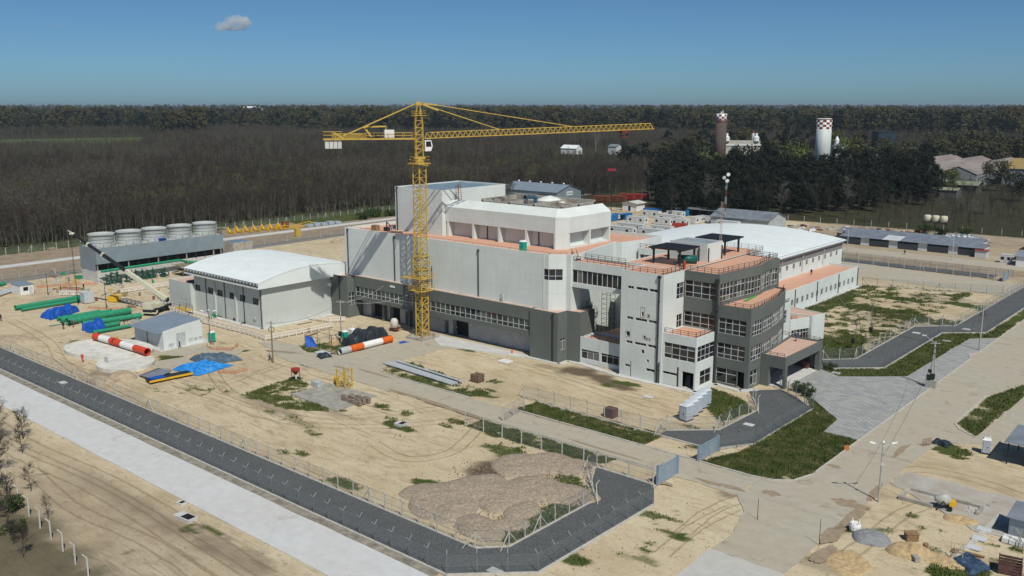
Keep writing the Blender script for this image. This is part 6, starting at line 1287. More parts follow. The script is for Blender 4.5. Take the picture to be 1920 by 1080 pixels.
x, y = g(1765, 833); tarp('dark heap of bags and tools on the grass by the road', [(x-1.3,y-.8),(x+1.3,y-.8),(x+1.5,y+.9),(x-1.2,y+.9)], (.7,.6,.5,.8), TARPK, seed=31, cat='bags', name='bag_pile')
for (px, py, lb) in ((1510,690,'small maroon steel cabinet in the grass beyond the porch'),): x, y = g(px, py); tag(MB().box(x-.6,y-.5,0,x+.6,y+.5,1.4).build('cabinet', M_('maroon_steel', (.12,.05,.05), .2, 2, .6)), lb, 'cabinet')

# ================================================================== people
def human(pose):
    """one continuous body grown from a posed skeleton"""
    me = bpy.data.meshes.new('body'); J_ = {}
    st = {'stand': (0,0,0,0,0), 'walk': (.28,-.28,.22,-.2,0), 'bend': (.1,-.05,.5,.5,.9)}[pose]; b = st[4]
    hip = Vector((0,0,.95)); up = Vector((math.sin(b),0,math.cos(b)))
    chest = hip+up*.42; neck = hip+up*.56; head0 = hip+up*.66+Vector((.02,0,0)); head1 = head0+up*.12+Vector((.03,0,0)); nose = head0+up*.06+Vector((.11,0,-.01))
    V = [hip, hip+up*.2, chest, neck, head0, head1]; rad = [.15,.15,.17,.06,.09,.085]; E_ = [(0,1),(1,2),(2,3),(3,4),(4,5)]
    V.append(nose); rad.append(.02); E_.append((4,6))
    for s, sw, asw in ((1,st[0],st[2]),(-1,st[1],st[3])):
        i = len(V); V += [hip+Vector((0,s*.1,-.06)), Vector((sw*.5+.03,s*.11,.5)), Vector((sw-.03,s*.11,.09)), Vector((sw+.14,s*.12,.05))]; rad += [.095,.068,.048,.04]; E_ += [(0,i),(i,i+1),(i+1,i+2),(i+2,i+3)]
        i = len(V); sh = chest+up*.07+Vector((0,s*.2,0)); el = sh+Vector((asw*.4,s*.05,-.29)); wr = el+Vector((asw*.6+.08,-s*.02,-.24)); V += [sh, el, wr, wr+Vector((.02,0,-.09)), wr+Vector((.05,-s*.03,-.05)), wr+Vector((.02,s*.01,-.17))]; rad += [.065,.048,.034,.035,.012,.016]; E_ += [(2,i),(i,i+1),(i+1,i+2),(i+2,i+3),(i+2,i+4),(i+3,i+5)]
    me.from_pydata([tuple(v) for v in V], E_, []); ob = bpy.data.objects.new('tmp', me); COL.objects.link(ob)
    ob.modifiers.new('s', 'SKIN'); sv = me.skin_vertices[0].data
    for k, r in enumerate(rad): sv[k].radius = (r, r*1.25 if k in (0,1,2) else r); sv[k].use_root = (k == 0)
    sb = ob.modifiers.new('u', 'SUBSURF'); sb.levels = 1; sb.render_levels = 1
    dg = bpy.context.evaluated_depsgraph_get(); out = bpy.data.meshes.new_from_object(ob.evaluated_get(dg)); bpy.data.objects.remove(ob); return out, neck, head1, up
SKIN = M_('skin', (.34,.19,.12), .1, 3, .6); BOOT = M_('boots', (.02,.017,.014), .2, 4, .7)
_hum = {}
def cloth(name, c): return bpy.data.materials.get(name) or M_(name, c, .15, 5, .9)
def person(label, x, y, z, rz, pose, top, legs, helmet):
    if pose not in _hum: _hum[pose] = human(pose)
    src, neck, hd, up = _hum[pose]; me = src.copy(); me.materials.clear()
    for mt in (BOOT, legs, top, SKIN): me.materials.append(mt)
    for p in me.polygons:
        c = p.center; hgt = (c-Vector((0,0,.95))).dot(up); hand = abs(c.y) > .17 and c.z < .82 and c.x > -.2 and hgt < .12 and c.z > .45
        p.material_index = 0 if c.z < .14 else 3 if (hgt > .6 or (hand and abs(c.y) > .2)) else 2 if hgt > .03 or abs(c.y) > .22 else 1; p.use_smooth = True
    o = link(me, 'person'); o.location = (x,y,z); o.rotation_euler = (0,0,rz); tag(o, label, 'person')
    if helmet: m = MB(); m.lathe(tuple(hd), [(.15,-.05),(.135,.02),(.11,.09),(.05,.13),(.01,.14)], 12); m.build('helmet', helmet, o, True)
    return o
NAVY = cloth('navy_cloth', (.015,.018,.03)); DK = cloth('dark_cloth', (.018,.018,.02)); RED_ = cloth('orange_cloth', (.62,.07,.02)); HIV = cloth('hi_vis', (.62,.55,.02)); BLU = cloth('blue_cloth', (.05,.08,.17)); GRY = cloth('grey_cloth', (.3,.31,.33)); YH = cloth('yellow_helmet', (.65,.42,.02))
for a in [('person in dark work clothes and white helmet standing left before the plant house door', 301,653,0,.4,'stand',DK,DK,GLOSSW), ('person in dark work clothes and white helmet walking right of the plant house door', 337,653,0,1.2,'walk',DK,DK,GLOSSW), ('person in orange red overalls stepping off the round pad', 155,679,0,2.5,'walk',RED_,RED_,GLOSSW),
          ('person in dark clothes standing left of the green pipe ends', 119,617,0,.2,'stand',DK,DK,None), ('person in navy clothes bending at the thick green pipe', 130,612,0,2.2,'bend',NAVY,NAVY,None), ('person in blue clothes standing at the thick green pipe', 137,614,0,1,'stand',BLU,NAVY,None),
          ('person with white trousers standing in the dark loading bay door', 857,628,0,4,'stand',DK,GRY,GLOSSW), ('person in dark clothes walking past the long zinc shed', 1696,478,0,2.2,'walk',DK,DK,None), ('person in dark clothes walking by the pump pipework', 114,547,0,1.,'stand',NAVY,DK,None), ('person in dark clothes among the white barriers', 157,543,0,.5,'stand',DK,DK,GLOSSW), ('person in dark red clothes cut by the left picture edge', 2,602,0,.5,'stand',cloth('maroon_cloth', (.10,.02,.025)),DK,None), ('person with camera standing beside the wooden pole', 505,676,0,.5,'stand',GRY,DK,None)]:
    x, y = g(a[1], a[2], a[3]); person(a[0], x, y, .05, a[4], a[5], a[6], a[7], a[8])
x, y = g(219,642,.75); person('person with yellow vest and helmet working at the red and white stack', x, y-.3, .72, 1., 'bend', HIV, DK, YH)
x, y = g(1521,516,4.9); person('person in dark clothes standing on the terracotta roof of the long wing', x, y, 4.92, 2., 'stand', DK, DK, None)
person('person in blue trousers bending over on the porch roof', -70.2, 164.5, 5.42, .5, 'bend', BLU, BLU, GLOSSW); person('person in dark top and orange trousers standing on the porch roof by the glass', -73.6, 161, 5.42, -1., 'stand', DK, cloth('ochre_cloth', (.42,.17,.05)), None)
m = MB(); m.lathe((-72.2,157.5,5.42),[(.55,0),(.6,.4),(.3,.75),(.05,.8)],9); tag(m.build('rubbish_bag', TARPK), 'black rubbish bag on the porch roof', 'bag')
person('person in white crouching beside the tall block on the roof', -162.2, 144.6, 20.32, 0, 'bend', GLOSSW, GRY, None); o = thing('roof_gear', 'dark lifting gear standing on the roof terrace next to the tall block', 'gear', (-164,144.8,20.3)); m = MB(); m.bar((0,0,0),(0,0,2.2),.2); m.box(-.6,-.5,0,.6,.5,.9); m.bar((0,0,2.1),(.9,.3,1.4),.15); m.build('winch', STEEL, o)

# ================================================================== loose site material
rc = random.Random(17)
def clutter(n, pxr, pyr, label, group, pal):
    for i in range(n):
        x, y = g(rc.uniform(*pxr), rc.uniform(*pyr)); k = rc.choice('pbrdc'); m = MB(); s = rc.uniform(.6, 1.25)
        if k == 'p':
            for j in range(rc.randint(2, 5)): m.bar((-1.6*s, j*.22, .08+.05*j), (1.6*s, j*.26+rc.uniform(-.3, .3), .08+.05*j), .2, .07)
        elif k == 'b':
            m.box(-.6*s, -.45*s, 0, .6*s, .45*s, .7*s); m.box(-.66*s, -.5*s, .7*s, .66*s, .5*s, .76*s)
        elif k == 'r':
            for j in range(5): m.tube((-2*s, j*.12, .1+.02*j), (2*s, j*.12+rc.uniform(-.15, .15), .1+.02*j), .05, 6)
        elif k == 'd': m.lathe((0, 0, 0), [(.3, 0), (.32, .3), (.3, .6), (.32, .85), (.28, .9)], 12)
        else:
            for j in range(4): m.bar((rc.uniform(-.8, .8), rc.uniform(-.8, .8), 0), (rc.uniform(-.8, .8), rc.uniform(-.8, .8), 1.6*s), .06)
            m.bar((-.8, 0, 1.2*s), (.8, .2, 1.2*s), .06)
        o = m.build({'p': 'plank_pile', 'b': 'tool_box', 'r': 'rod_bundle', 'd': 'drum', 'c': 'trestle'}[k], rc.choice(pal)); o.location = (x, y, 0); o.rotation_euler = (0, 0, rc.uniform(0, 6.28))
        tag(o, label % {'p': 'pile of planks', 'b': 'tool box', 'r': 'bundle of rods', 'd': 'drum', 'c': 'pipe trestle'}[k], {'p': 'planks', 'b': 'box', 'r': 'rods', 'd': 'drum', 'c': 'trestle'}[k], group)
clutter(56, (95, 330), (505, 560), 'small %s among the clutter before the pump pipework', 'clutter before the pump pipework', [WOOD, RUST, GALV, STEEL, GREENP, YEL, CONC])
clutter(20, (60, 300), (560, 622), 'small %s lying between the green pipes', 'clutter between the green pipes', [WOOD, RUST, GALV, STEEL, GREENP, GLOSSW])
clutter(7, (560, 700), (605, 640), 'small %s around the weedy island and crane base', 'clutter around the crane base', [WOOD, RUST, GALV, STEEL, CONC])
clutter(18, (340, 600), (565, 612), 'small %s in the trench along the machine hall', 'clutter along the machine hall', [WOOD, RUST, STEEL, GREENP, PAINTW])
clutter(6, (1700, 1915), (940, 1070), 'small %s on the work yard at the lower right', 'clutter on the lower right work yard', [WOOD, CONC])
clutter(14, (1150, 1480), (392, 440), 'small %s between the back yard cabins', 'clutter between the cabins', [WOOD, RUST, GALV, STEEL, CONC, GLOSSW])
cl = MB()
for i in range(2600):
    if i < 1500: x, y = g(rc.uniform(850, 1105), rc.uniform(865, 1015)); s = rc.uniform(.04, .16); z = .05
    else: x, y = g(rc.uniform(200, 1400), rc.uniform(640, 1070)); s = rc.uniform(.04, .12); z = 0
    if any(inpoly(np.array([x]), np.array([y]), p)[0] for p in PAVED): continue
    cl.add([(x-s, y-s*.7, z-.1), (x+s, y-s*.5, z-.1), (x+s*.2, y+s, z-.1), (x+rc.uniform(-.3, .3)*s, y, z+s*rc.uniform(.7, 1.4))], [(0, 1, 3), (1, 2, 3), (2, 0, 3)])
tag(cl.build('clods', M_('clod_earth', (.27, .215, .155), .3, 3, .95)), 'loose clods and stones strewn over the bare earth', 'stones', kind='stuff')

# ================================================================== yard behind the halls
def gabled(name, label, x0, y0, x1, y1, ze, zr, axis, wm, rm, cat='shed', over=.5, doors=()):
    o = thing(name, label, cat, ((x0+x1)/2,(y0+y1)/2,0), world=True); m = MB()
    for a, b in (((x0,y0),(x1,y0)),((x1,y0),(x1,y1)),((x1,y1),(x0,y1)),((x0,y1),(x0,y0))): wall_faces(m, a, b, 0, ze)
    if axis == 'Y': xm = (x0+x1)/2; m.add([(x0,y0,ze),(x1,y0,ze),(xm,y0,zr)], [(0,1,2)]); m.add([(x0,y1,ze),(x1,y1,ze),(xm,y1,zr)], [(2,1,0)])
    else: ym = (y0+y1)/2; m.add([(x1,y0,ze),(x1,y1,ze),(x1,ym,zr)], [(0,1,2)]); m.add([(x0,y0,ze),(x0,y1,ze),(x0,ym,zr)], [(2,1,0)])
    m.build('wall', wm, o); k = over
    for s in (0, 1):
        r = MB()
        if axis == 'Y':
            xm = (x0+x1)/2; xe = x0-k if s == 0 else x1+k; zz = ze-(zr-ze)*k/((x1-x0)/2); q_ = [(xe,y0-k,zz),(xm,y0-k,zr),(xm,y1+k,zr),(xe,y1+k,zz)]
        else:
            ym = (y0+y1)/2; yy = y0-k if s == 0 else y1+k; zz = ze-(zr-ze)*k/((y1-y0)/2); q_ = [(x0-k,yy,zz),(x0-k,ym,zr),(x1+k,ym,zr),(x1+k,yy,zz)]
        r.add([(a,b,c+.06) for a,b,c in q_]+[(a,b,c+.16) for a,b,c in q_], [(0,1,2,3),(7,6,5,4),(0,4,5,1),(1,5,6,2),(2,6,7,3),(3,7,4,0)]); r.build('roof_slope', rm, o)
    for (a, b, u0, u1, h) in doors: d, _ = edge(a, b); MB().ob(a, d, u0, u1, .01, .06, 0, h).build('door', BLK, o)
    return o
o = gabled('metal_barn', 'blue grey metal barn with a white sign on its gable behind the reactor hall', -325, 369, -288, 389.6, 5.5, 8.6, 'X', CLADX, ROOFB, 'barn', doors=[((-325,369),(-288,369),25,33,4)])
MB().box(-287.95,377,3.4,-287.85,382,5.4).build('sign', GLOSSW, o); m = MB()
for k in range(7): m.box(-287.84,377.5+k*.6,4.1,-287.8,377.9+k*.6,4.8)
m.build('sign_lettering', M_('sign_green', (.1,.25,.2), .1, 3, .6), o)
for k in range(5): MB().lathe((-322+k*7.6,379.3,8.6),[(.4,0),(.4,.5),(.7,.6),(.1,1.)],8).build('ridge_vent', GLOSSW, o)
o = gabled('metal_barn', 'lower lean blue grey shed left of the signed metal barn', -352, 372, -326, 388, 4.5, 6.6, 'X', CLADX, ROOFB, 'barn')
gabled('metal_shed', 'grey gabled metal shed behind the vaulted hall roof', -188, 346, -162, 362, 3.6, 6.2, 'X', M_('pale_cladding', (.42,.45,.46), .12, .7, .6), SHEET, 'shed')
gabled('site_office', 'small white hut with flat white roof in the back yard', -246, 366, -238, 373, 3.6, 4.4, 'Y', GLOSSW, M_('pale_roof', (.55,.57,.52), .15, .5, .8), 'hut', .8, doors=[((-246,366),(-238,366),3.4,4.6,2.2)])
_ct = {}
def container(label, x, y, L, mat, rz=0, h=2.6, w=2.4, win=True, group=None, z=0, cat='container', name='container'):
    o = thing(name, label, cat, (x,y,z), rz, group); m = MB(); m.box(-L/2,-w/2,.1,L/2,w/2,h); m.build('body', mat, o); MB().box(-L/2-.05,-w/2-.05,h,L/2+.05,w/2+.05,h+.1).build('roof', M_('cabin_roof', (.52,.54,.54), .12, 1, .7) if 'cabin_roof' not in bpy.data.materials else bpy.data.materials['cabin_roof'], o) if win else None
    m = MB(); n = int(L/.45)
    if not win:
        for k in range(n): xx = -L/2+.2+k*(L-.4)/n; m.box(xx,-w/2-.05,.2,xx+.2,-w/2,h-.15)
        m.build('rib', mat, o)
    else:
        for k in (-.3,.28): MB().box(L*k-.5,-w/2-.04,1.1,L*k+.5,-w/2-.002,2.0).build('window', BLK, o)
        MB().box(L/2+.002,-.6,1.1,L/2+.04,.3,2.0).build('window', BLK, o); MB().box(-.45,-w/2-.05,.15,.45,-w/2-.002,2.1).build('door', FRAME, o)
    return o
WC = M_('cabin_white', (.62,.63,.62), .12, .9, .6)
cabs = [(-201,299,12,0,'long white cabin in the front row nearest the vaulted roof, left one'),(-188,301,11,0,'long white cabin in the front row nearest the vaulted roof, right one'),(-203,309,12,0,'white cabin with dark window in the second row, left one'),(-190,311,9,0,'white cabin in the second row beside the red container'),
        (-214,330,9,0,'white cabin with square window behind the blue containers'),(-203,333,8,0,'white cabin right of the one behind the blue containers'),(-207,345,12,0,'long white cabin with two dark windows in the third row'),(-195,347,8,R(90),'white cabin standing end on at the end of the third row'),(-196,335,7,0,'white cabin corner next to the pale tank'),
        (-190,352,12,0,'white cabin beneath the dish mast'),(-178,342,10,0,'white cabin partly behind the grey gabled shed'),(-221,352,9,0,'small white cabin beyond the blue containers'),(-212,358,8,0,'white cabin in the last row beside the blue hut')]
for x, y, L, rz, lb in cabs: container(lb, x, y, L, WC, rz, 2.7, 3.0, group='white site cabins', cat='cabin', name='site_cabin')
for x, y, L, rz, lb in [(-226,328.5,6,R(90),'blue shipping container nearest the white eaves'),(-225,338,6,R(90),'blue shipping container right of the open bay'),(-226,361,9,0,'blue container at the back of the cabins, left one'),(-214,366,7,0,'blue container at the back of the cabins, right one')]: container(lb, x, y, L, BLUEC, rz, win=False)
container('red shipping container beside the white cabins', -189.5, 323.5, 6, REDP, R(20), win=False)
m = MB(); m.box(-229,331.6,2.6,-223,335.2,2.7); o = m.build('bay_roof', BLUEC); tag(o, 'blue canopy bridging the two blue containers', 'canopy')
o = thing('storage_canopy', 'long low grey canopy with open black front behind the cabins', 'canopy', (-203,370,0)); MB().box(-11,-3,3,11,3,3.2).build('roof', SHEET, o); m = MB()
for k in range(6): m.box(-10.8+k*4.3,-2.9,0,-10.6+k*4.3,-2.7,3)
m.build('post', STEEL, o); MB().box(-11,2.6,0,11,2.8,3).build('back_panel', BLK, o)
for i, (x, y, c, lb) in enumerate([(-276,392,RUST,'rack of rusty steel beams, left rack'),(-270,398,RUST,'rack of rusty steel beams, right rack'),(-272,409,REDP,'red steel panels stacked by the wood, left stack'),(-266,414,REDP,'red steel panels stacked by the wood, right stack')]):
    o = thing('steel_rack', lb, 'steel rack', (x,y,0), R(10))
    for k in range(4): MB().box(-4,-1.5,.3+k*.75,4,1.5,.75+k*.75).build('beam_layer', c, o)
    m = MB()
    for s in (-3.5,0,3.5): m.box(s-.15,-1.7,0,s+.15,-1.52,3.4)
    m.build('rack_post', REDP, o)
x, y = -182, 347; DMs = thing('radio_tower', 'slim red and white lattice radio tower with round white dishes on top', 'radio tower', (x,y,0)); 
for k in range(7):
    m = MB(); lattice(m, -.25,-.25,.25,.25, k*3, k*3+3, 4, .055, .03); m.build('tower_section', RUST if k % 2 == 0 else GALV, DMs)
for dz, s, a in ((21.2,1.,.4),(19.8,-.8,2.),(18.6,.6,3.4)):
    m = MB(); m.tube((s,-.5,dz),(s*1.1,-.85,dz+.05),.75,16); m.build('dish', GLOSSW, DMs)
x, y = g(1262, 385); o = thing('satellite_dish', 'white satellite dish on a short post among the cabins', 'dish', (-216,364,0)); MB().tube((0,0,0),(0,0,4),.1,8).build('post', STEEL, o); MB().lathe((0,0,4.4),[(.05,0),(.6,.15),(1.1,.5)],16,cap=False).build('reflector', GLOSSW, o); KIDS[o][-1].rotation_euler = (0,0,0)
# long zinc sheds on the right
def longshed(label, x0, x1, y0, y1, zf, zb, n, panels):
    o = thing('zinc_shed', label, 'shed', ((x0+x1)/2,(y0+y1)/2,0), world=True); MB().box(x0,y1-.15,0,x1,y1,zb).build('back_wall', SHEET, o); MB().box(x1-.12,y0,0,x1,y1,zf).build('end_wall', CLADW, o); MB().box(x0,y0+.25,0,x1,y0+.4,zf-.9).build('front_panel', M_('dark_zinc', (.13,.145,.16), .3, .6, .6, stretch=(.3,1,2)) if 'dark_zinc' not in bpy.data.materials else bpy.data.materials['dark_zinc'], o)
    L = (x1-x0)/n
    for k in range(n):
        m = MB(); a, b = x0+k*L, x0+(k+1)*L-.06; q_ = [(a-.0,y0-.8,zf-.1),(b,y0-.8,zf-.1),(b,y1+.3,zb+.1),(a,y1+.3,zb+.1)]; m.add([(p,q2,r) for p,q2,r in q_]+[(p,q2,r+.09) for p,q2,r in q_], [(0,3,2,1),(4,5,6,7),(0,1,5,4),(1,2,6,5),(2,3,7,6),(3,0,4,7)]); m.build('roof_sheet', CLADW if k in panels else SHEET, o)
    for k in range(0, 5):
        if panels: u = x0+7.5+k*9.9; MB().box(u,y0-.1,0,u+3,y0+.2,zf-.12).build('door_panel', CLADW, o)
    return o
longshed('long low zinc shed with white corrugated door panels facing the road', -126.5, -78, 330, 335.5, 2.9, 3.5, 16, (5,6,)); longshed('second long low dark zinc shed behind the white panelled one', -133, -82, 343, 349, 2.7, 3.3, 14, ())
o = thing('lean_shelter', 'small shed with red roof at the right end of the long zinc shed', 'shed', (-78.6,329,0)); MB().box(-1.8,-1.4,0,1.8,1.4,2.4).build('wall', CLADW, o); MB().box(-2.1,-1.7,2.4,2.1,1.7,2.5).build('roof', REDP, o)
o = thing('water_tank_stand', 'three cream water tanks on a steel stand before the pines', 'water tank', (-106.8,374,0)); m = MB()
for x in (-4,0,4):
    for y in (-1,1): m.bar((x,y,0),(x,y,5),.2)
m.box(-4.6,-1.3,4.9,4.6,1.3,5.1); m.build('stand', STEEL, o)
for x in (-3,0,3): MB().lathe((x,0,5.1),[(1.2,0),(1.35,1.2),(1.35,2.2),(1.1,2.5),(.4,2.6)],14).build('tank', M_('cream_tank', (.58,.54,.42), .08, 1, .6) if 'cream_tank' not in bpy.data.materials else bpy.data.materials['cream_tank'], o, True)
o = thing('shade_shelter', 'black net shelter over parked machines at the right edge', 'shelter', (-60,336,0)); MB().box(-8,-6,3.6,8,6,3.75).build('net_roof', BLK, o); m = MB()
for x in (-7.8,0,7.8):
    for y in (-5.8,5.8): m.box(x-.1,y-.1,0,x+.1,y+.1,3.6)
m.build('post', STEEL, o); MB().box(-6,-3,.4,-2,1,1.6).build('stored_goods', STEEL, o)
gabled('metal_shed', 'pale blue shed cut by the right picture edge', -66, 318, -52, 327, 3.2, 4.3, 'X', GLOSSW, ROOFB, 'shed', doors=[((-66,318),(-52,318),3,9,2.8)])
container('small white slatted kiosk left of the black net shelter', -69.8, 323, 3, WC, 0, 2.6, 2.4, cat='kiosk', name='kiosk')
tarp('heap of crumpled zinc sheets and rubble under the water tanks', [(-104,371),(-90,372),(-90,377),(-103,378)], (.8,.8,.9,1.), SHEET, 'scrap_heap', 41, 'scrap', amp=.4)
o = thing('loader', 'small yellow and orange excavator behind the net shelter', 'excavator', (-66,352,0)); m = MB(); m.box(-2,-1.2,.2,2,1.2,.9); m.build('tracks', STEEL, o); MB().box(-1.6,-1.1,.9,1.4,1.1,2.2).build('body', YEL2, o); m = MB(); m.bar((1,0,1.8),(3.2,0,3.6),.4); m.bar((3.2,0,3.6),(4.6,0,1.4),.3); m.build('arm', YEL2, o); MB().box(4.2,-.5,.6,5,.5,1.5).build('bucket', STEEL, o)
for i in range(80):
    x, y = (random.gauss(-150,7), random.gauss(362,6)) if i < 34 else (random.gauss(-128,6), random.gauss(372,3)) if i < 56 else (random.uniform(-120,-84), random.gauss(374,4)); s = random.uniform(.4,1.3); m = MB(); m.box(-s*random.uniform(.6,1.6),-s*.5,0,s*random.uniform(.5,1.4),s*.5,s*random.uniform(.3,.9)); o = m.build('scrap_pallet', random.choice([WOOD,CONC,GALV,RUST,STEEL,GLOSSW])); o.location = (x,y,0); o.rotation_euler = (0,0,random.random()*3)
    tag(o, 'bundle of scrap building material in the cluttered yard before the pines', 'scrap', 'scrap in the yard before the pines')
# yellow steel cradles beside the west road
for k in range(7):
    o = thing('yellow_cradle', ['first','second','third','fourth','fifth','sixth','last'][k]+' yellow steel cradle of the row, counted from the cooling tower', 'cradle', (-316.5+k*.55,199+k*3.5,0), group='yellow cradles beside the west road'); m = MB(); m.box(-2.2,-.25,.1,2.2,.25,.6); m.build('beam', YEL2, o); m = MB()
    for s in (-1,1): m.add([(s*2.2,-.3,.6),(s*2.2,.3,.6),(s*.9,.3,.6),(s*.9,-.3,.6),(s*2.4,-.2,2.4),(s*2.4,.2,2.4)], [(0,1,2,3),(0,4,5,1),(1,5,2),(0,3,4),(3,2,5,4)])
    m.build('prong', YEL2, o)
o = thing('yellow_beam', 'long yellow lattice beam lying behind the row of cradles', 'crane part', (-311.6,226,0)); m = MB(); lattice(m, -1,-8,1,8, .3, 1.8, 1, .25, .2); m.build('frame', YEL2, o); MB().box(-1.6,-6,1,-.4,-3,3).build('hinge', RUST, o)
for k in range(5): tag(MB().box(-311.5+k*.3,230+k*3.4,.02,-308.8+k*.3,232.6+k*3.4,1.1+.3*(k % 2)).build('pallet_stack', M_('pale_pack', (.36,.42,.45), .15, 1, .7) if k == 0 else bpy.data.materials['pale_pack']), 'wrapped pale blue pack of material beside the west road', 'pack', 'wrapped packs beside the west road')
tag(MB().box(-291,210,0,-289.4,212,3.2).build('yellow_hoist', YEL), 'yellow steel pedestal on the sand behind the white vaulted hall', 'pedestal')
gabled('metal_shed', 'pale flat shed among the trees behind the tall block', -331, 300, -319, 312, 3, 3.5, 'X', CLADX, ROOFB, 'shed')

# ================================================================== far structures
def bear(px, d):
    v = _F*CF+_RT*(px-960)+_DN*(193.5-540); v = v/np.linalg.norm(v); return (float(v[0]*d), float(v[1]*d))
def checks(parent, r0, r1, z0, z1, n, rows, x, y):
    for j in range(rows):
        for i in range(n):
            if (i+j) % 2: continue
            a0, a1 = 2*math.pi*i/n, 2*math.pi*(i+1)/n; m = MB(); za, zb = z0+(z1-z0)*j/rows, z0+(z1-z0)*(j+1)/rows; K = 3
            vs = [(r0*1.004*math.cos(a0+(a1-a0)*k/K), r0*1.004*math.sin(a0+(a1-a0)*k/K), z) for z in (za,zb) for k in range(K+1)]
            m.add(vs, [(k,k+1,K+2+k,K+1+k) for k in range(K)]); m.build('painted_square', M_('checker_red', (.24,.05,.04), .2, 1, .8) if 'checker_red' not in bpy.data.materials else bpy.data.materials['checker_red'], parent)
x, y = bear(1548, 640); WT = thing('water_tower', 'tall white round water tower with red chequered band at the top', 'water tower', (x,y,0)); MB().lathe((0,0,0),[(4.9,0),(4.9,40),(4.3,40.3)],40).build('shaft', M_('tower_white', (.66,.69,.66), .15, .25, .85, stretch=(1,1,.15)), WT, True); checks(WT, 4.9, 4.9, 33.5, 39.4, 14, 4, x, y); MB().lathe((0,0,39.5),[(5,0),(5.02,.5)],40,cap=False).build('rim', RUST, WT)
x, y = bear(1354, 700); CHM = thing('brick_chimney', 'brown brick tower with white and red chequered top and antennas', 'chimney', (x,y,0)); MB().lathe((0,0,0),[(4.4,0),(3.9,36)],32).build('shaft', M_('dark_brick', (.10,.075,.062), .2, .8, .9), CHM, True); MB().lathe((0,0,36),[(3.92,0),(3.92,6.5)],32).build('top_band', GLOSSW, CHM, True); checks(CHM, 3.92, 3.92, 36, 42, 12, 4, x, y); m = MB(); m.tube((1,0,42.4),(1,0,45),.3,6); m.tube((-1,1,42.4),(-1,1,44),.4,6); m.build('antenna', GLOSSW, CHM); 
x, y = bear(1415, 900); o = thing('small_chimney', 'short chimney with red and white bands among the far trees', 'chimney', (x,y,0)); MB().lathe((0,0,0),[(1.5,0),(1.4,20)],16).build('shaft', PALEC, o); MB().lathe((0,0,20),[(1.45,0),(1.45,2.5)],16).build('white_band', GLOSSW, o); MB().lathe((0,0,22.5),[(1.4,0),(1.4,2.2)],16).build('red_band', M_('faded_red', (.22,.08,.06), .2, 1, .8), o)
x, y = bear(1358, 720); o = thing('old_mansion', 'ornate cream building with curved gables beside the brick tower', 'building', (x+10,y+8,0), R(40)); o.scale = (1,1,1.18); m = MB(); wall_faces(m, (-14,-6), (14,-6), 0, 19, [(-2+4.2*k+3,-2+4.2*k+4.6,z,z+3) for k in range(6) for z in (3,9)]); m.box(-14,-5.7,0,14,6,18.9); m.build('wall', M_('cream_stucco', (.48,.45,.38), .1, .5, .9), o); m = MB()
for x0 in (-13,9): m.lathe((x0+2,-5.5,18.8),[(2.3,0),(2.2,2.5),(1.2,3.2),(1,5)],10)
m.build('gable_ornament', GLOSSW, o); MB().box(-14.5,-6.5,16,14.5,-5.9,16.8).build('cornice', GLOSSW, o)
x, y = bear(1579, 800); o = thing('chapel', 'small white building with turret right of the water tower', 'building', (x,y,0), R(40)); MB().box(-5,-4,0,5,4,16).build('wall', GLOSSW, o); MB().lathe((-2,0,16),[(1.8,0),(1.8,5),(.2,8)],10).build('turret', GLOSSW, o); MB().prism([(-5.4,-4.4),(5.4,-4.4),(0,4.4)], 16, 18).build('roof', ROOFB, o)
x, y = bear(1663, 900); o = thing('dark_block', 'dark glass cube building rising from the far trees', 'building', (x,y,0), R(40)); MB().box(-8,-8,0,8,8,24).build('wall', M_('dark_blue_clad', (.03,.05,.07), .2, .3, .4), o); MB().box(-8.2,-8.2,24,8.2,8.2,25.2).build('parapet', STEEL, o)
WRF = M_('weathered_roof', (.24,.205,.19), .25, .12, .85, stretch=(1,.2,1)); WRW = M_('weathered_wall', (.27,.28,.30), .12, .3, .9)
for k in range(5):
    gabled('warehouse', ['first large warehouse bay with weathered pink roof, leftmost','second large warehouse bay with weathered pink roof','third large warehouse bay with weathered pink roof','fourth large warehouse bay with weathered pink roof','fifth large warehouse bay with weathered pink roof, rightmost'][k], -262+k*22, 640-k*8, -240.4+k*22, 770-k*8, 7.5, 12, 'Y', WRW, WRF, 'warehouse', .3)
gabled('warehouse', 'warehouse with yellow ochre roof at the right picture edge', -146, 640, -112, 700, 10, 15, 'X', M_('blue_grey_wall', (.27,.31,.35), .1, .3, .8), M_('ochre_roof', (.32,.235,.09), .15, .3, .8), 'warehouse')
gabled('long_barn', 'low olive green barn with arched porch below the warehouses', -178, 560, -140, 572, 5, 6.5, 'X', M_('olive_wall', (.10,.11,.09), .2, .4, .9), M_('olive_roof', (.20,.22,.15), .15, .4, .9), 'barn', 1.2); gabled('long_barn', 'grey low shed with pale roof in front of the olive barn', -164, 530, -142, 540, 4, 5, 'X', M_('slate_wall', (.12,.125,.13), .2, .4, .9), M_('moss_roof', (.26,.28,.2), .15, .4, .9), 'shed')
x, y = bear(1078, 930); gabled('farm_building', 'long white low farm building inside the bare wood', x-13, y-5, x+6, y+5, 6.0, 9, 'X', GLOSSW, ROOFW, 'building'); x, y = bear(1155, 930); gabled('farm_building', 'small square grey building beside the far white farm building', x-5, y-5, x+5, y+5, 8, 10, 'X', PALEC, SHEET, 'building')
x, y = bear(470, 3200); gabled('far_warehouse', 'tiny white warehouse on the horizon at the left', x-30, y-20, x+40, y+20, 34, 40, 'X', GLOSSW, ROOFW, 'building')
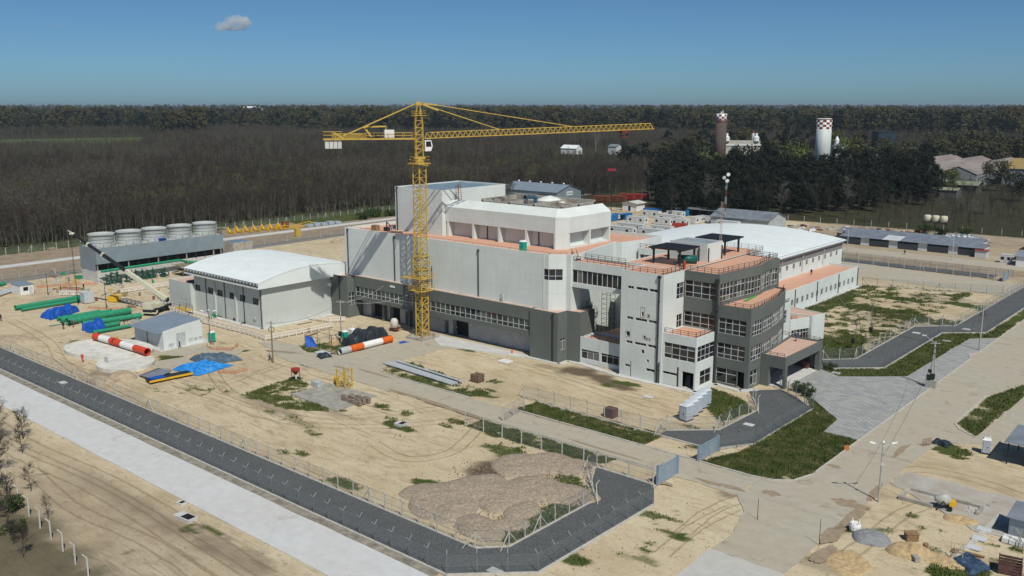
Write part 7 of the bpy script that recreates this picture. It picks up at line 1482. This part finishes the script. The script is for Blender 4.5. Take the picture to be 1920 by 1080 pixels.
x, y = bear(1150, 420); o = thing('red_sign', 'small red sign board on a post standing in the bare wood', 'sign', (x,y,0), R(40)); MB().tube((0,0,0),(0,0,20),.2,8).build('post', STEEL, o); MB().box(-1.8,-.2,20,1.8,.2,21.1).build('board', M_('sign_red', (.28,.02,.04), .2, 2, .6), o)

# ================================================================== trees
def barkmat(name, c): return M_(name, c, .3, 2, .95)
BARK = barkmat('pale_bark', (.12,.108,.085)); TWIG = barkmat('twigs', (.056,.046,.037)); TWIGL = barkmat('light_twigs', (.098,.083,.068)); TWIGR = barkmat('reddish_twigs', (.070,.050,.040)); BARKD = barkmat('dark_bark', (.045,.040,.033)); TWIGP = barkmat('pale_twigs', (.20,.185,.165)); TWIGG = barkmat('budding_twigs', (.10,.10,.045))
def leafmat(name, a, b):
    t = NT(name); n = t.noise(.9, 3); return t.fin(t.ramp(n, [(.3, a), (.7, b)]), .75, 0, .25)
PINE = leafmat('pine_needles', (.006,.010,.006), (.016,.024,.011)); EUCA = leafmat('dark_leaves', (.030,.038,.018), (.085,.085,.040)); OLIV = leafmat('olive_leaves', (.045,.045,.018), (.12,.105,.045)); LIME = leafmat('spring_leaves', (.06,.085,.015), (.13,.15,.03)); SHRUB = leafmat('shrub_leaves', (.02,.04,.010), (.05,.08,.02))
def bare_tree(seed, h, lod=1.0, spread=1.0, trunk_r=.16):
    r = random.Random(seed); T = MB(); C = MB(); n = 5 if lod > .6 else 3
    pts = [Vector((0,0,-.2))]; k = 5
    for i in range(1, k+1): pts.append(Vector((pts[-1].x+r.gauss(0,.14)*h/12, pts[-1].y+r.gauss(0,.14)*h/12, h*.82*i/k)))
    rad = [trunk_r*(1-.82*i/k) for i in range(k+1)]
    for i in range(k): T.tube(pts[i], pts[i+1], rad[i], n, rad[i+1], caps=False)
    def at(t): f = t*k; i = min(int(f), k-1); return pts[i].lerp(pts[i+1], f-i)
    nb = int(13*lod)+5
    for b in range(nb):
        t = r.uniform(.25,.98); p = at(t); a = r.uniform(0,6.283); L = h*(.42-.26*t)*r.uniform(.7,1.25); up = r.uniform(.75,1.5)
        d = Vector((math.cos(a)*.62*spread, math.sin(a)*.62*spread, up)).normalized(); q = p+d*L*.55; d2 = (d+Vector((r.gauss(0,.2),r.gauss(0,.2),.35))).normalized(); e = q+d2*L*.5
        w = .055*(1-.5*t)*h/12; T.tube(p, q, w, 3, w*.6, caps=False); T.tube(q, e, w*.6, 3, w*.25, caps=False)
        for s in range(int(9*lod)+4):
            u = r.uniform(.25,1); o = p.lerp(q, u*2) if u < .5 else q.lerp(e, u*2-1); tl = r.uniform(.6,1.7)*h/13; dd = (d2*r.uniform(.5,1)+Vector((r.gauss(0,.55)*spread,r.gauss(0,.55)*spread,r.gauss(.15,.3)))).normalized()
            sd = dd.cross(Vector((r.gauss(0,1),r.gauss(0,1),r.gauss(0,1)))).normalized()*(.028 if lod > .6 else .05)*r.uniform(.6,1.3); C.add([o-sd, o+sd, o+dd*tl], [(0,1,2)])
            if lod > .8:
                for z in range(2): o2 = o+dd*tl*r.uniform(.3,.9); d3 = (dd+Vector((r.gauss(0,.6),r.gauss(0,.6),r.gauss(0,.4)))).normalized(); C.add([o2-sd*.7, o2+sd*.7, o2+d3*tl*.6], [(0,1,2)])
    return T, C
def leafy(seed, h, rw, nblob, per, leaf, base=.3, shape='round', trunk_r=.25):
    r = random.Random(seed); T = MB(); C = MB(); T.tube((0,0,-.3),(r.gauss(0,.2),r.gauss(0,.2),h*.85),trunk_r,7,trunk_r*.25,caps=False)
    for b in range(nblob):
        t = base+(1-base)*(b+.5)/nblob if shape == 'cone' else r.uniform(base, .96); a = r.uniform(0,6.283)
        prof = (1-t)**.75*1.25 if shape == 'cone' else math.sqrt(max(.05, 1-((t-(base+1)/2)/((1-base)/2*1.12))**2)); rr = rw*prof*math.sqrt(r.random()); c = Vector((rr*math.cos(a), rr*math.sin(a), h*t))
        if rr > .3*rw: T.tube((0,0,c.z-rr*.5), c, trunk_r*.25, 3, .02, caps=False)
        s = rw*r.uniform(.26,.46)
        for k in range(per):
            v = Vector((r.gauss(0,1),r.gauss(0,1),r.gauss(0,.75))).normalized()*s*r.random()**.4; o = c+v; n = (v.normalized()+Vector((r.gauss(0,.6),r.gauss(0,.6),r.gauss(.3,.6)))).normalized(); u = n.cross(Vector((r.gauss(0,1),r.gauss(0,1),.2))).normalized(); w = n.cross(u); L = leaf*r.uniform(.6,1.3)
            C.add([o-u*L*.5, o+w*L*.35, o+u*L*.5, o-w*L*.35], [(0,1,2,3)])
    return T, C
def tree_thing(name, label, cat, TC_, tm, cm, loc, rz=0, s=1, group=None):
    o = thing(name, label, cat, loc, rz, group); o.scale = (s,s,s); link(TC_[0].mesh('trunk', tm), 'trunk', o); link(TC_[1].mesh('crown', cm), 'crown', o); return o
# front rows of the bare plantation, tree by tree
proto = [tree_thing('bare_tree', 'slender leafless tree at the front edge of the brown wood', 'tree', bare_tree(20+i, 13.5+i*.4, 1.), BARK, TWIG, (-336,110,0), group='bare trees along the edge of the wood') for i in range(5)]
rt = random.Random(5); cnt = 0
for k in range(190):
    y = 108+k*1.22+rt.uniform(-.5,.5); x = -335-rt.random()**1.5*16; o = proto[k % 5] if k < 5 else dup(proto[k % 5], (x,y,0))
    o.location = (x,y,0); o.rotation_euler = (rt.gauss(0,.03),rt.gauss(0,.03),rt.uniform(0,6.28)); s = rt.uniform(.75,1.12); o.scale = (s,s,s); o['label'] = 'slender leafless tree at the front edge of the wood '+('behind the cooling tower' if y < 165 else 'behind the yellow cradles' if y < 232 else 'behind the wrapped packs' if y < 290 else 'beside the pale flat shed')
for k in range(70):
    px = rt.uniform(745,1215); x, y = g(px, rt.uniform(352,384)); 
    if x > -292 and y < 400: x, y = g(px, 352)
    o = dup(proto[k % 5], (x,y,0), rt.uniform(0,6.28), 'leafless tree of the wood edge '+('left of the metal barn' if px < 930 else 'behind the metal barn' if px < 1100 else 'behind the red steel racks')); s = rt.uniform(.8,1.15); o.scale = (s,s,s)
# bare trees in front of and beside the dark pines
bp = [tree_thing('bare_tree', 'grey leafless tree standing against the dark pines', 'tree', bare_tree(60+i, 16+i, 1.15, 1.25, .22), BARKD, TWIGP if i == 1 else TWIG, (0,0,0), group='bare trees before the dark pines') for i in range(3)]
for k, (px, py) in enumerate([(1258,408),(1330,404),(1420,408),(1442,402),(1465,408),(1530,408),(1555,404),(1585,410),(1610,404),(1648,418)]):
    x, y = g(px, py); o = bp[k] if k < 3 else dup(bp[k % 3], (x,y,0)); o.location = (x,y,0); o.rotation_euler = (0,0,k*1.3); s = rt.uniform(.85,1.2); o.scale = (s,s,s)
for k in range(46):
    x, y = g(rt.uniform(1650,1990), rt.uniform(345,432)); o = dup(bp[k % 3], (x,y,0), rt.uniform(0,6.28), 'leafless tree in the scrubby field right of the pines', 'bare trees in the scrubby field'); s = rt.uniform(.45,.75); o.scale = (s,s,s)
tree_thing('bare_tree', 'whitish blossoming bare tree at the left end of the pines', 'tree', bare_tree(81, 17, 1.2, 1.5, .3), TWIGP, TWIGP, (*g(1218,372),0))
tree_thing('bare_tree', 'spreading pale bare tree right of the white farm building', 'tree', bare_tree(82, 30, 1.3, 1.7, .4), TWIGP, TWIGP, (*bear(1118,985),0)); tree_thing('bare_tree', 'pale bare tree left of the white farm building', 'tree', bare_tree(83, 30, 1.3, 1.5, .4), BARKD, TWIGP, (*bear(1020,900),0))
# pines
pp = [tree_thing('pine_tree', 'dark pine in the dense belt behind the cabins', 'tree', leafy(100+i, 19+i, 4.4, 46, 60, .85, .16 if i else .3, 'round', .3), BARKD, PINE, (0,0,0), group='dark pines behind the cabins') for i in range(3)]
k = 0
for row, (y_, n, sc_) in enumerate(((403,22,.62),(397,26,.78),(389,27,.9),(380,27,1.0),(370,26,1.1),(360,22,1.15))):
    for i in range(n):
        px = 1236+(1740-1236)*(i+.5*(row % 2)+rt.uniform(-.25,.25))/(n-1)-(20 if row > 3 else 0); x, y = g(px, y_+rt.uniform(-4,4)+(1 if px < 1500 else -(px-1500)*.07)); o = pp[k] if k < 3 else dup(pp[k % 3], (x,y,0)); o.location = (x,y,0); o.rotation_euler = (0,0,rt.uniform(0,6.28)); s = sc_*rt.uniform(.8,1.1); o.scale = (s,s,s*rt.uniform(.9,1.1)); k += 1; o['label'] = 'dark pine in the %s row of the belt, %s' % (['front','second','third','fourth','fifth','rearmost'][row], 'left of the radio tower' if px < 1350 else 'between radio tower and grey shed end' if px < 1480 else 'above the cluttered yard' if px < 1620 else 'at the right end')
# named trees on the right and around the tower
def one(label, px, py, h, rw, mat, seed, nb=40, per=50, leaf=.8, base=.2, name='broadleaf_tree'):
    x, y = g(px, py); return tree_thing(name, label, 'tree', leafy(seed, h, rw, nb, per, leaf, base), BARKD, mat, (x,y,0))
one('fresh lime green tree right of the dark pines', 1776, 362, 14, 6, LIME, 200); one('dark spreading cedar in front of the warehouses', 1868, 358, 17, 8.5, EUCA, 201, 46, 60, .9, .25, 'cedar_tree'); one('dark bushy tree at the right picture edge below the cedar', 1912, 378, 15, 8, PINE, 202)
def far(label, px, d, h, rw, mat, seed, leaf=1.6, name='broadleaf_tree'):
    x, y = bear(px, d); return tree_thing(name, label, 'tree', leafy(seed, h, rw, 34, 36, leaf, .12, 'round', .5), BARKD, mat, (x,y,0))
for i, a in enumerate([('yellow green tree right of the white water tower', 1600, 760, 24, 13, LIME), ('second yellow green tree behind the water tower', 1568, 860, 27, 12, LIME), ('round dark tree in front of the dark cube building', 1640, 690, 22, 12, EUCA), ('olive tree crown right of the dark cube building', 1690, 760, 24, 12, EUCA), ('light green tree in front of the ornate cream building', 1318, 640, 18, 9, LIME), ('pale willow before the brick tower', 1352, 640, 17, 6, LIME), ('dark tree group right of the ornate building', 1412, 640, 22, 11, PINE), ('dark tree between the brick tower and the water tower', 1450, 660, 21, 10, PINE), ('olive green tree left of the water tower', 1500, 700, 22, 11, LIME), ('dark tree at the left of the ornate building', 1268, 620, 22, 9, PINE), ('dark tree left of the cream building, second', 1240, 640, 19, 9, PINE), ('dark tree just right of the jib tip', 1180, 640, 21, 8, PINE), ('dark conifer beside the jib tip trees', 1205, 660, 23, 8, PINE), ('olive tree behind the warehouses, left', 1760, 900, 27, 14, EUCA), ('olive tree behind the warehouses, middle', 1810, 920, 29, 15, EUCA), ('olive tree behind the warehouses, right', 1870, 900, 28, 15, EUCA)]): far(a[0], a[1], a[2], a[3], a[4], a[5], 300+i)
# bushes at the lower left and shrubs
fb = [bare_tree(400+i, 6.5+i, 1.5, 1.9, .09) for i in range(3)]
for k, (x, y, s) in enumerate([(-139,46.5,1.),(-132,44.5,1.1),(-126,42,1.),(-120,41,.95),(-115,39,.8),(-144,49,1.2),(-150,50,1.2),(-136,41,1.1),(-128,38,1.),(-108,37,.7),(-122,44.6,.7),(-112,42.6,.5),(-146,46,1.5),(-140,43,1.5),(-134,40,1.4),(-152,47,1.6),(-130,42,1.2),(-124,39.5,1.2),(-117,37.5,1.),(-104,36.5,.7),(-156,51,1.5),(-143,52,1.1),(-137,49.5,.8)]):
    if k < 3: o = tree_thing('bare_bush', 'leafless thorny bush in the lower left corner', 'bush', fb[k], BARKD, TWIG, (x,y,0), k, s*.78, 'bare bushes in the lower left corner'); fb[k] = o
    else: o = dup(fb[k % 3], (x,y,0), k*1.1); s *= .78; o.scale = (s,s,s)
sh = leafy(450, 2.4, 1.9, 16, 60, .32, .1, 'round', .06)
for k, (x, y, s, lb) in enumerate([(-118,40.5,.75,'low evergreen bush between the bare bushes at lower left'),(-111,38.2,.7,'small evergreen bush beside the lower left fence posts'),(-127,38,.9,'evergreen bush deep in the lower left corner'),(-62.8,151.9,.9,'round green bush at the end of the fence by the porch'),(-64.8,168.6,.7,'round green bush at the plaza corner right of the porch'),(-61.5,150.2,.7,'second green bush inside the mesh fence corner'),(-313,262,1.6,'dark green bush beside the west road'),(-316,270,2.0,'larger dark green bush beside the west road'),(-312,278,1.5,'dark green bush at the far end of the west road'),(-320,296,2.,'green bush near the pale flat shed'),(-104,377,1.4,'yellow green bush behind the zinc sheds'),(-112,381,1.6,'scrub bush left of the water tanks'),(-98,381,1.5,'scrub bush right of the water tanks')]):
    if k == 0: s0 = tree_thing('green_bush', lb, 'bush', sh, BARKD, SHRUB, (x,y,0), 0, s)
    else: o = dup(s0, (x,y,0), k*.9, lb); o.scale = (s,s,s*.8)

# ------------------------------------------------------------------ the woods as masses
def variants(cname, items):
    c = bpy.data.collections.new(cname)
    for i, (T, C, tm, cm) in enumerate(items):
        m = MB(); m.add(T.v, T.f); m.mi = 1; m.add(C.v, C.f); o = bpy.data.objects.new('%s_%02d' % (cname, i), m.mesh('%s_%02d' % (cname, i), [tm, cm])); c.objects.link(o)
    return c
def scatter(name, label, pts, coll, nvar, smin, smax, seed, patch=0):
    r = np.random.default_rng(seed); n = len(pts); me = bpy.data.meshes.new(name); me.vertices.add(n); me.vertices.foreach_set('co', np.asarray(pts, np.float32).ravel())
    for an, ty, v in (('scl','FLOAT',r.uniform(smin,smax,n).astype(np.float32)),('rot','FLOAT',r.uniform(0,6.283,n).astype(np.float32)),('idx','INT',(np.clip(((fbm(pts[:,0], pts[:,1], patch, 3, seed)-.28)/.44*nvar+r.normal(0,1.1,n)).astype(int), 0, nvar-1) if patch else r.integers(0,nvar,n)).astype(np.int32))): me.attributes.new(an, ty, 'POINT').data.foreach_set('value', v)
    o = link(me, name); tag(o, label, 'wood', kind='stuff'); ng = bpy.data.node_groups.new(name, 'GeometryNodeTree'); ng.interface.new_socket('Geometry', in_out='INPUT', socket_type='NodeSocketGeometry'); ng.interface.new_socket('Geometry', in_out='OUTPUT', socket_type='NodeSocketGeometry')
    N = ng.nodes.new; gi = N('NodeGroupInput'); go = N('NodeGroupOutput'); ip = N('GeometryNodeInstanceOnPoints'); ci = N('GeometryNodeCollectionInfo'); ci.inputs[0].default_value = coll; ci.inputs[1].default_value = True; ci.inputs[2].default_value = True
    def at(nm, ty): q_ = N('GeometryNodeInputNamedAttribute'); q_.data_type = ty; q_.inputs[0].default_value = nm; return q_.outputs[0]
    cx = N('ShaderNodeCombineXYZ'); L = ng.links.new; L(at('rot','FLOAT'), cx.inputs[2]); L(gi.outputs[0], ip.inputs['Points']); L(ci.outputs[0], ip.inputs['Instance']); ip.inputs['Pick Instance'].default_value = True; L(at('idx','INT'), ip.inputs['Instance Index']); L(cx.outputs[0], ip.inputs['Rotation']); L(at('scl','FLOAT'), ip.inputs['Scale']); L(ip.outputs[0], go.inputs[0])
    md = o.modifiers.new('scatter', 'NODES'); md.node_group = ng; return o
def polar(n, d0, d1, p0, p1, seed):
    r = np.random.default_rng(seed); d = np.sqrt(r.uniform(d0*d0, d1*d1, n)); px = r.uniform(p0, p1, n); a = np.arctan2(_RT[1]*(px-960)+_F[1]*CF*1.02, _RT[0]*(px-960)+_F[0]*CF*1.02)
    return np.stack([d*np.cos(a), d*np.sin(a), np.full(n, -.1)], 1), d, px
bl = [bare_tree(500+i, 12.5+(i % 4)*.7, .55, 1.+.12*(i % 3), .15) for i in range(9)]
bare_c = variants('bare_variant', [(T, C, BARK if i in (2, 6, 7) else BARKD, [TWIG, TWIG, TWIGG, TWIG, TWIGR, TWIGR, TWIGL, TWIGL, TWIGG][i]) for i, (T, C) in enumerate(bl)])
P1_, d, px = polar(16000, 330, 640, -60, 1235, 1); k = (P1_[:,0] < -348) | ((P1_[:,1] > 372-(P1_[:,0]+300)*.9) & (P1_[:,0] < -295) & (P1_[:,1] > 398)) ; k &= ~((P1_[:,0] > -356) & (P1_[:,1] > 366) & (P1_[:,1] < 394)); P1_ = P1_[k]
P2_, d, px = polar(26000, 640, 1460, -60, 1250, 2); k = ~((px < 300+np.sin(d*.05)*25) & (d > 1060)) & ~((px > 1035) & (px < 1175) & (d > 760) & (d < 1010)); P2_ = P2_[k]
P3_, d, px = polar(5000, 950, 1500, 1230, 1990, 3); P4_, d, px = polar(3500, 1500, 1760, -80, 700, 16)
scatter('bare_wood', 'wide brown leafless plantation stretching behind the site', np.concatenate([P1_, P2_, P3_, P4_]), bare_c, 9, .72, 1.25, 4, .013)
ev = [leafy(600+i, 33+i*2.4, 8+1.2*(i % 3), 30, 34, 2.4, .25, 'round', .6) for i in range(5)]
ever_c = variants('evergreen_variant', [(T, C, BARKD, [EUCA, OLIV, PINE, EUCA, OLIV][i]) for i, (T, C) in enumerate(ev)])
E1, d, px = polar(2400, 1500, 2100, -80, 2000, 5); E2, d2, px2 = polar(1800, 2100, 3600, -80, 2000, 6); E3, d3, px3 = polar(900, 1440, 1560, -80, 2000, 7); E1 = E1[~((px < 560) & (d < 1740))]; E3 = E3[px3 > 640]; E1 = E1[fbm(E1[:,0], E1[:,1], .006, 3, 40) > .40]; E4, d4, px4 = polar(46, 1420, 1520, 300, 395, 17)
scatter('evergreen_belt', 'dark evergreen tree belt along the horizon', np.concatenate([E1, E2, E3, E4]), ever_c, 5, .55, 1.08, 9)
FW, d, px = polar(2600, 3600, 11000, -80, 2000, 10); scatter('distant_wood', 'hazy blue tree line at the very horizon', FW, ever_c, 5, .6, 1.05, 11)
MX, d, px = polar(150, 760, 1000, 1240, 1990, 12); scatter('mixed_wood', 'mixed dark trees between the old buildings on the right', MX, ever_c, 5, .38, .66, 13)
S1, d, px = polar(700, 405, 640, 1640, 2000, 14); S1 = S1[(S1[:,1] > 395)]; scatter('scrub', 'leafless scrub and saplings in the field right of the pines', S1, bare_c, 9, .35, .62, 15)
# pale green field inside the wood
FLD = M_('far_field', (.085,.12,.03), .3, .02, .95, c2=(.045,.055,.02,1)); fp = [bear(-120,1070), bear(290,1070), bear(320,1300), bear(300,1500), bear(-120,1495)]
struct(MB().sheet(ccw(fp), .15).build('field', FLD))

# ================================================================== clouds and haze
def cloud(label, px, py, d, parts, dens):
    t = bpy.data.materials.new('cloud_vapour'); t.use_nodes = True; n = t.node_tree; n.nodes.clear(); o_ = n.nodes.new('ShaderNodeOutputMaterial'); v = n.nodes.new('ShaderNodeVolumePrincipled'); v.inputs['Color'].default_value = (1,1,1,1); v.inputs['Anisotropy'].default_value = .1
    tc = n.nodes.new('ShaderNodeTexCoord'); nz = n.nodes.new('ShaderNodeTexNoise'); nz.inputs['Scale'].default_value = .016; nz.inputs['Detail'].default_value = 5; nz.inputs['Roughness'].default_value = .6; mr = n.nodes.new('ShaderNodeMapRange'); mr.inputs[1].default_value = .44; mr.inputs[2].default_value = .72; mr.inputs[3].default_value = 0; mr.inputs[4].default_value = dens
    n.links.new(tc.outputs['Object'], nz.inputs['Vector']); n.links.new(nz.outputs[0], mr.inputs[0]); n.links.new(mr.outputs[0], v.inputs['Density']); n.links.new(v.outputs[0], o_.inputs['Volume'])
    bm = bmesh.new()
    for (x, z, r, sq) in parts: bmesh.ops.create_icosphere(bm, subdivisions=3, radius=1, matrix=Matrix.Translation((x,0,z)) @ Matrix.Diagonal((r, r*.8, r*sq, 1)))
    me = bpy.data.meshes.new('cloud'); bm.to_mesh(me); bm.free(); rm = bpy.data.objects.new('tmpc', me); COL.objects.link(rm); md = rm.modifiers.new('r', 'REMESH'); md.mode = 'VOXEL'; md.voxel_size = 7; dg = bpy.context.evaluated_depsgraph_get(); m2 = bpy.data.meshes.new_from_object(rm.evaluated_get(dg)); bpy.data.objects.remove(rm)
    m2.materials.clear(); m2.materials.append(t); c = link(m2, 'cloud'); x, y = bear(px, d); c.location = (x,y,CH+(193.5-py)/CF*d*1.02); c.rotation_euler = (0,0,CYAW); tag(c, label, 'cloud'); return c
cloud('small bright white cloud high above the left wood', 440, 60, 6000, [(-80,-28,44,.42),(-38,-14,50,.6),(10,5,58,.75),(62,8,60,.72),(100,-4,40,.6),(30,-26,70,.3)], .045)
cloud('faint wisp of cloud near the top left corner', 128, 70, 6000, [(-30,-8,40,.3),(20,2,42,.4),(-5,-4,55,.2)], .0035); cloud('very faint wisp of cloud right of the bright cloud', 615, 62, 6000, [(-20,0,34,.3),(24,4,40,.25)], .0025)
hz = MB(); hz.box(-16200,-3200,-1.2,14200,24200,56); hm = bpy.data.materials.new('haze_air'); hm.use_nodes = True; n = hm.node_tree; n.nodes.clear(); ho = n.nodes.new('ShaderNodeOutputMaterial'); hv = n.nodes.new('ShaderNodeVolumePrincipled'); hv.inputs['Color'].default_value = (.52,.64,.78,1); hv.inputs['Density'].default_value = 5.5e-5; hv.inputs['Anisotropy'].default_value = 0.0; n.links.new(hv.outputs[0], ho.inputs['Volume'])
haze = hz.build('haze', hm); tag(haze, 'thin bluish air over the whole plain', 'haze', kind='stuff')
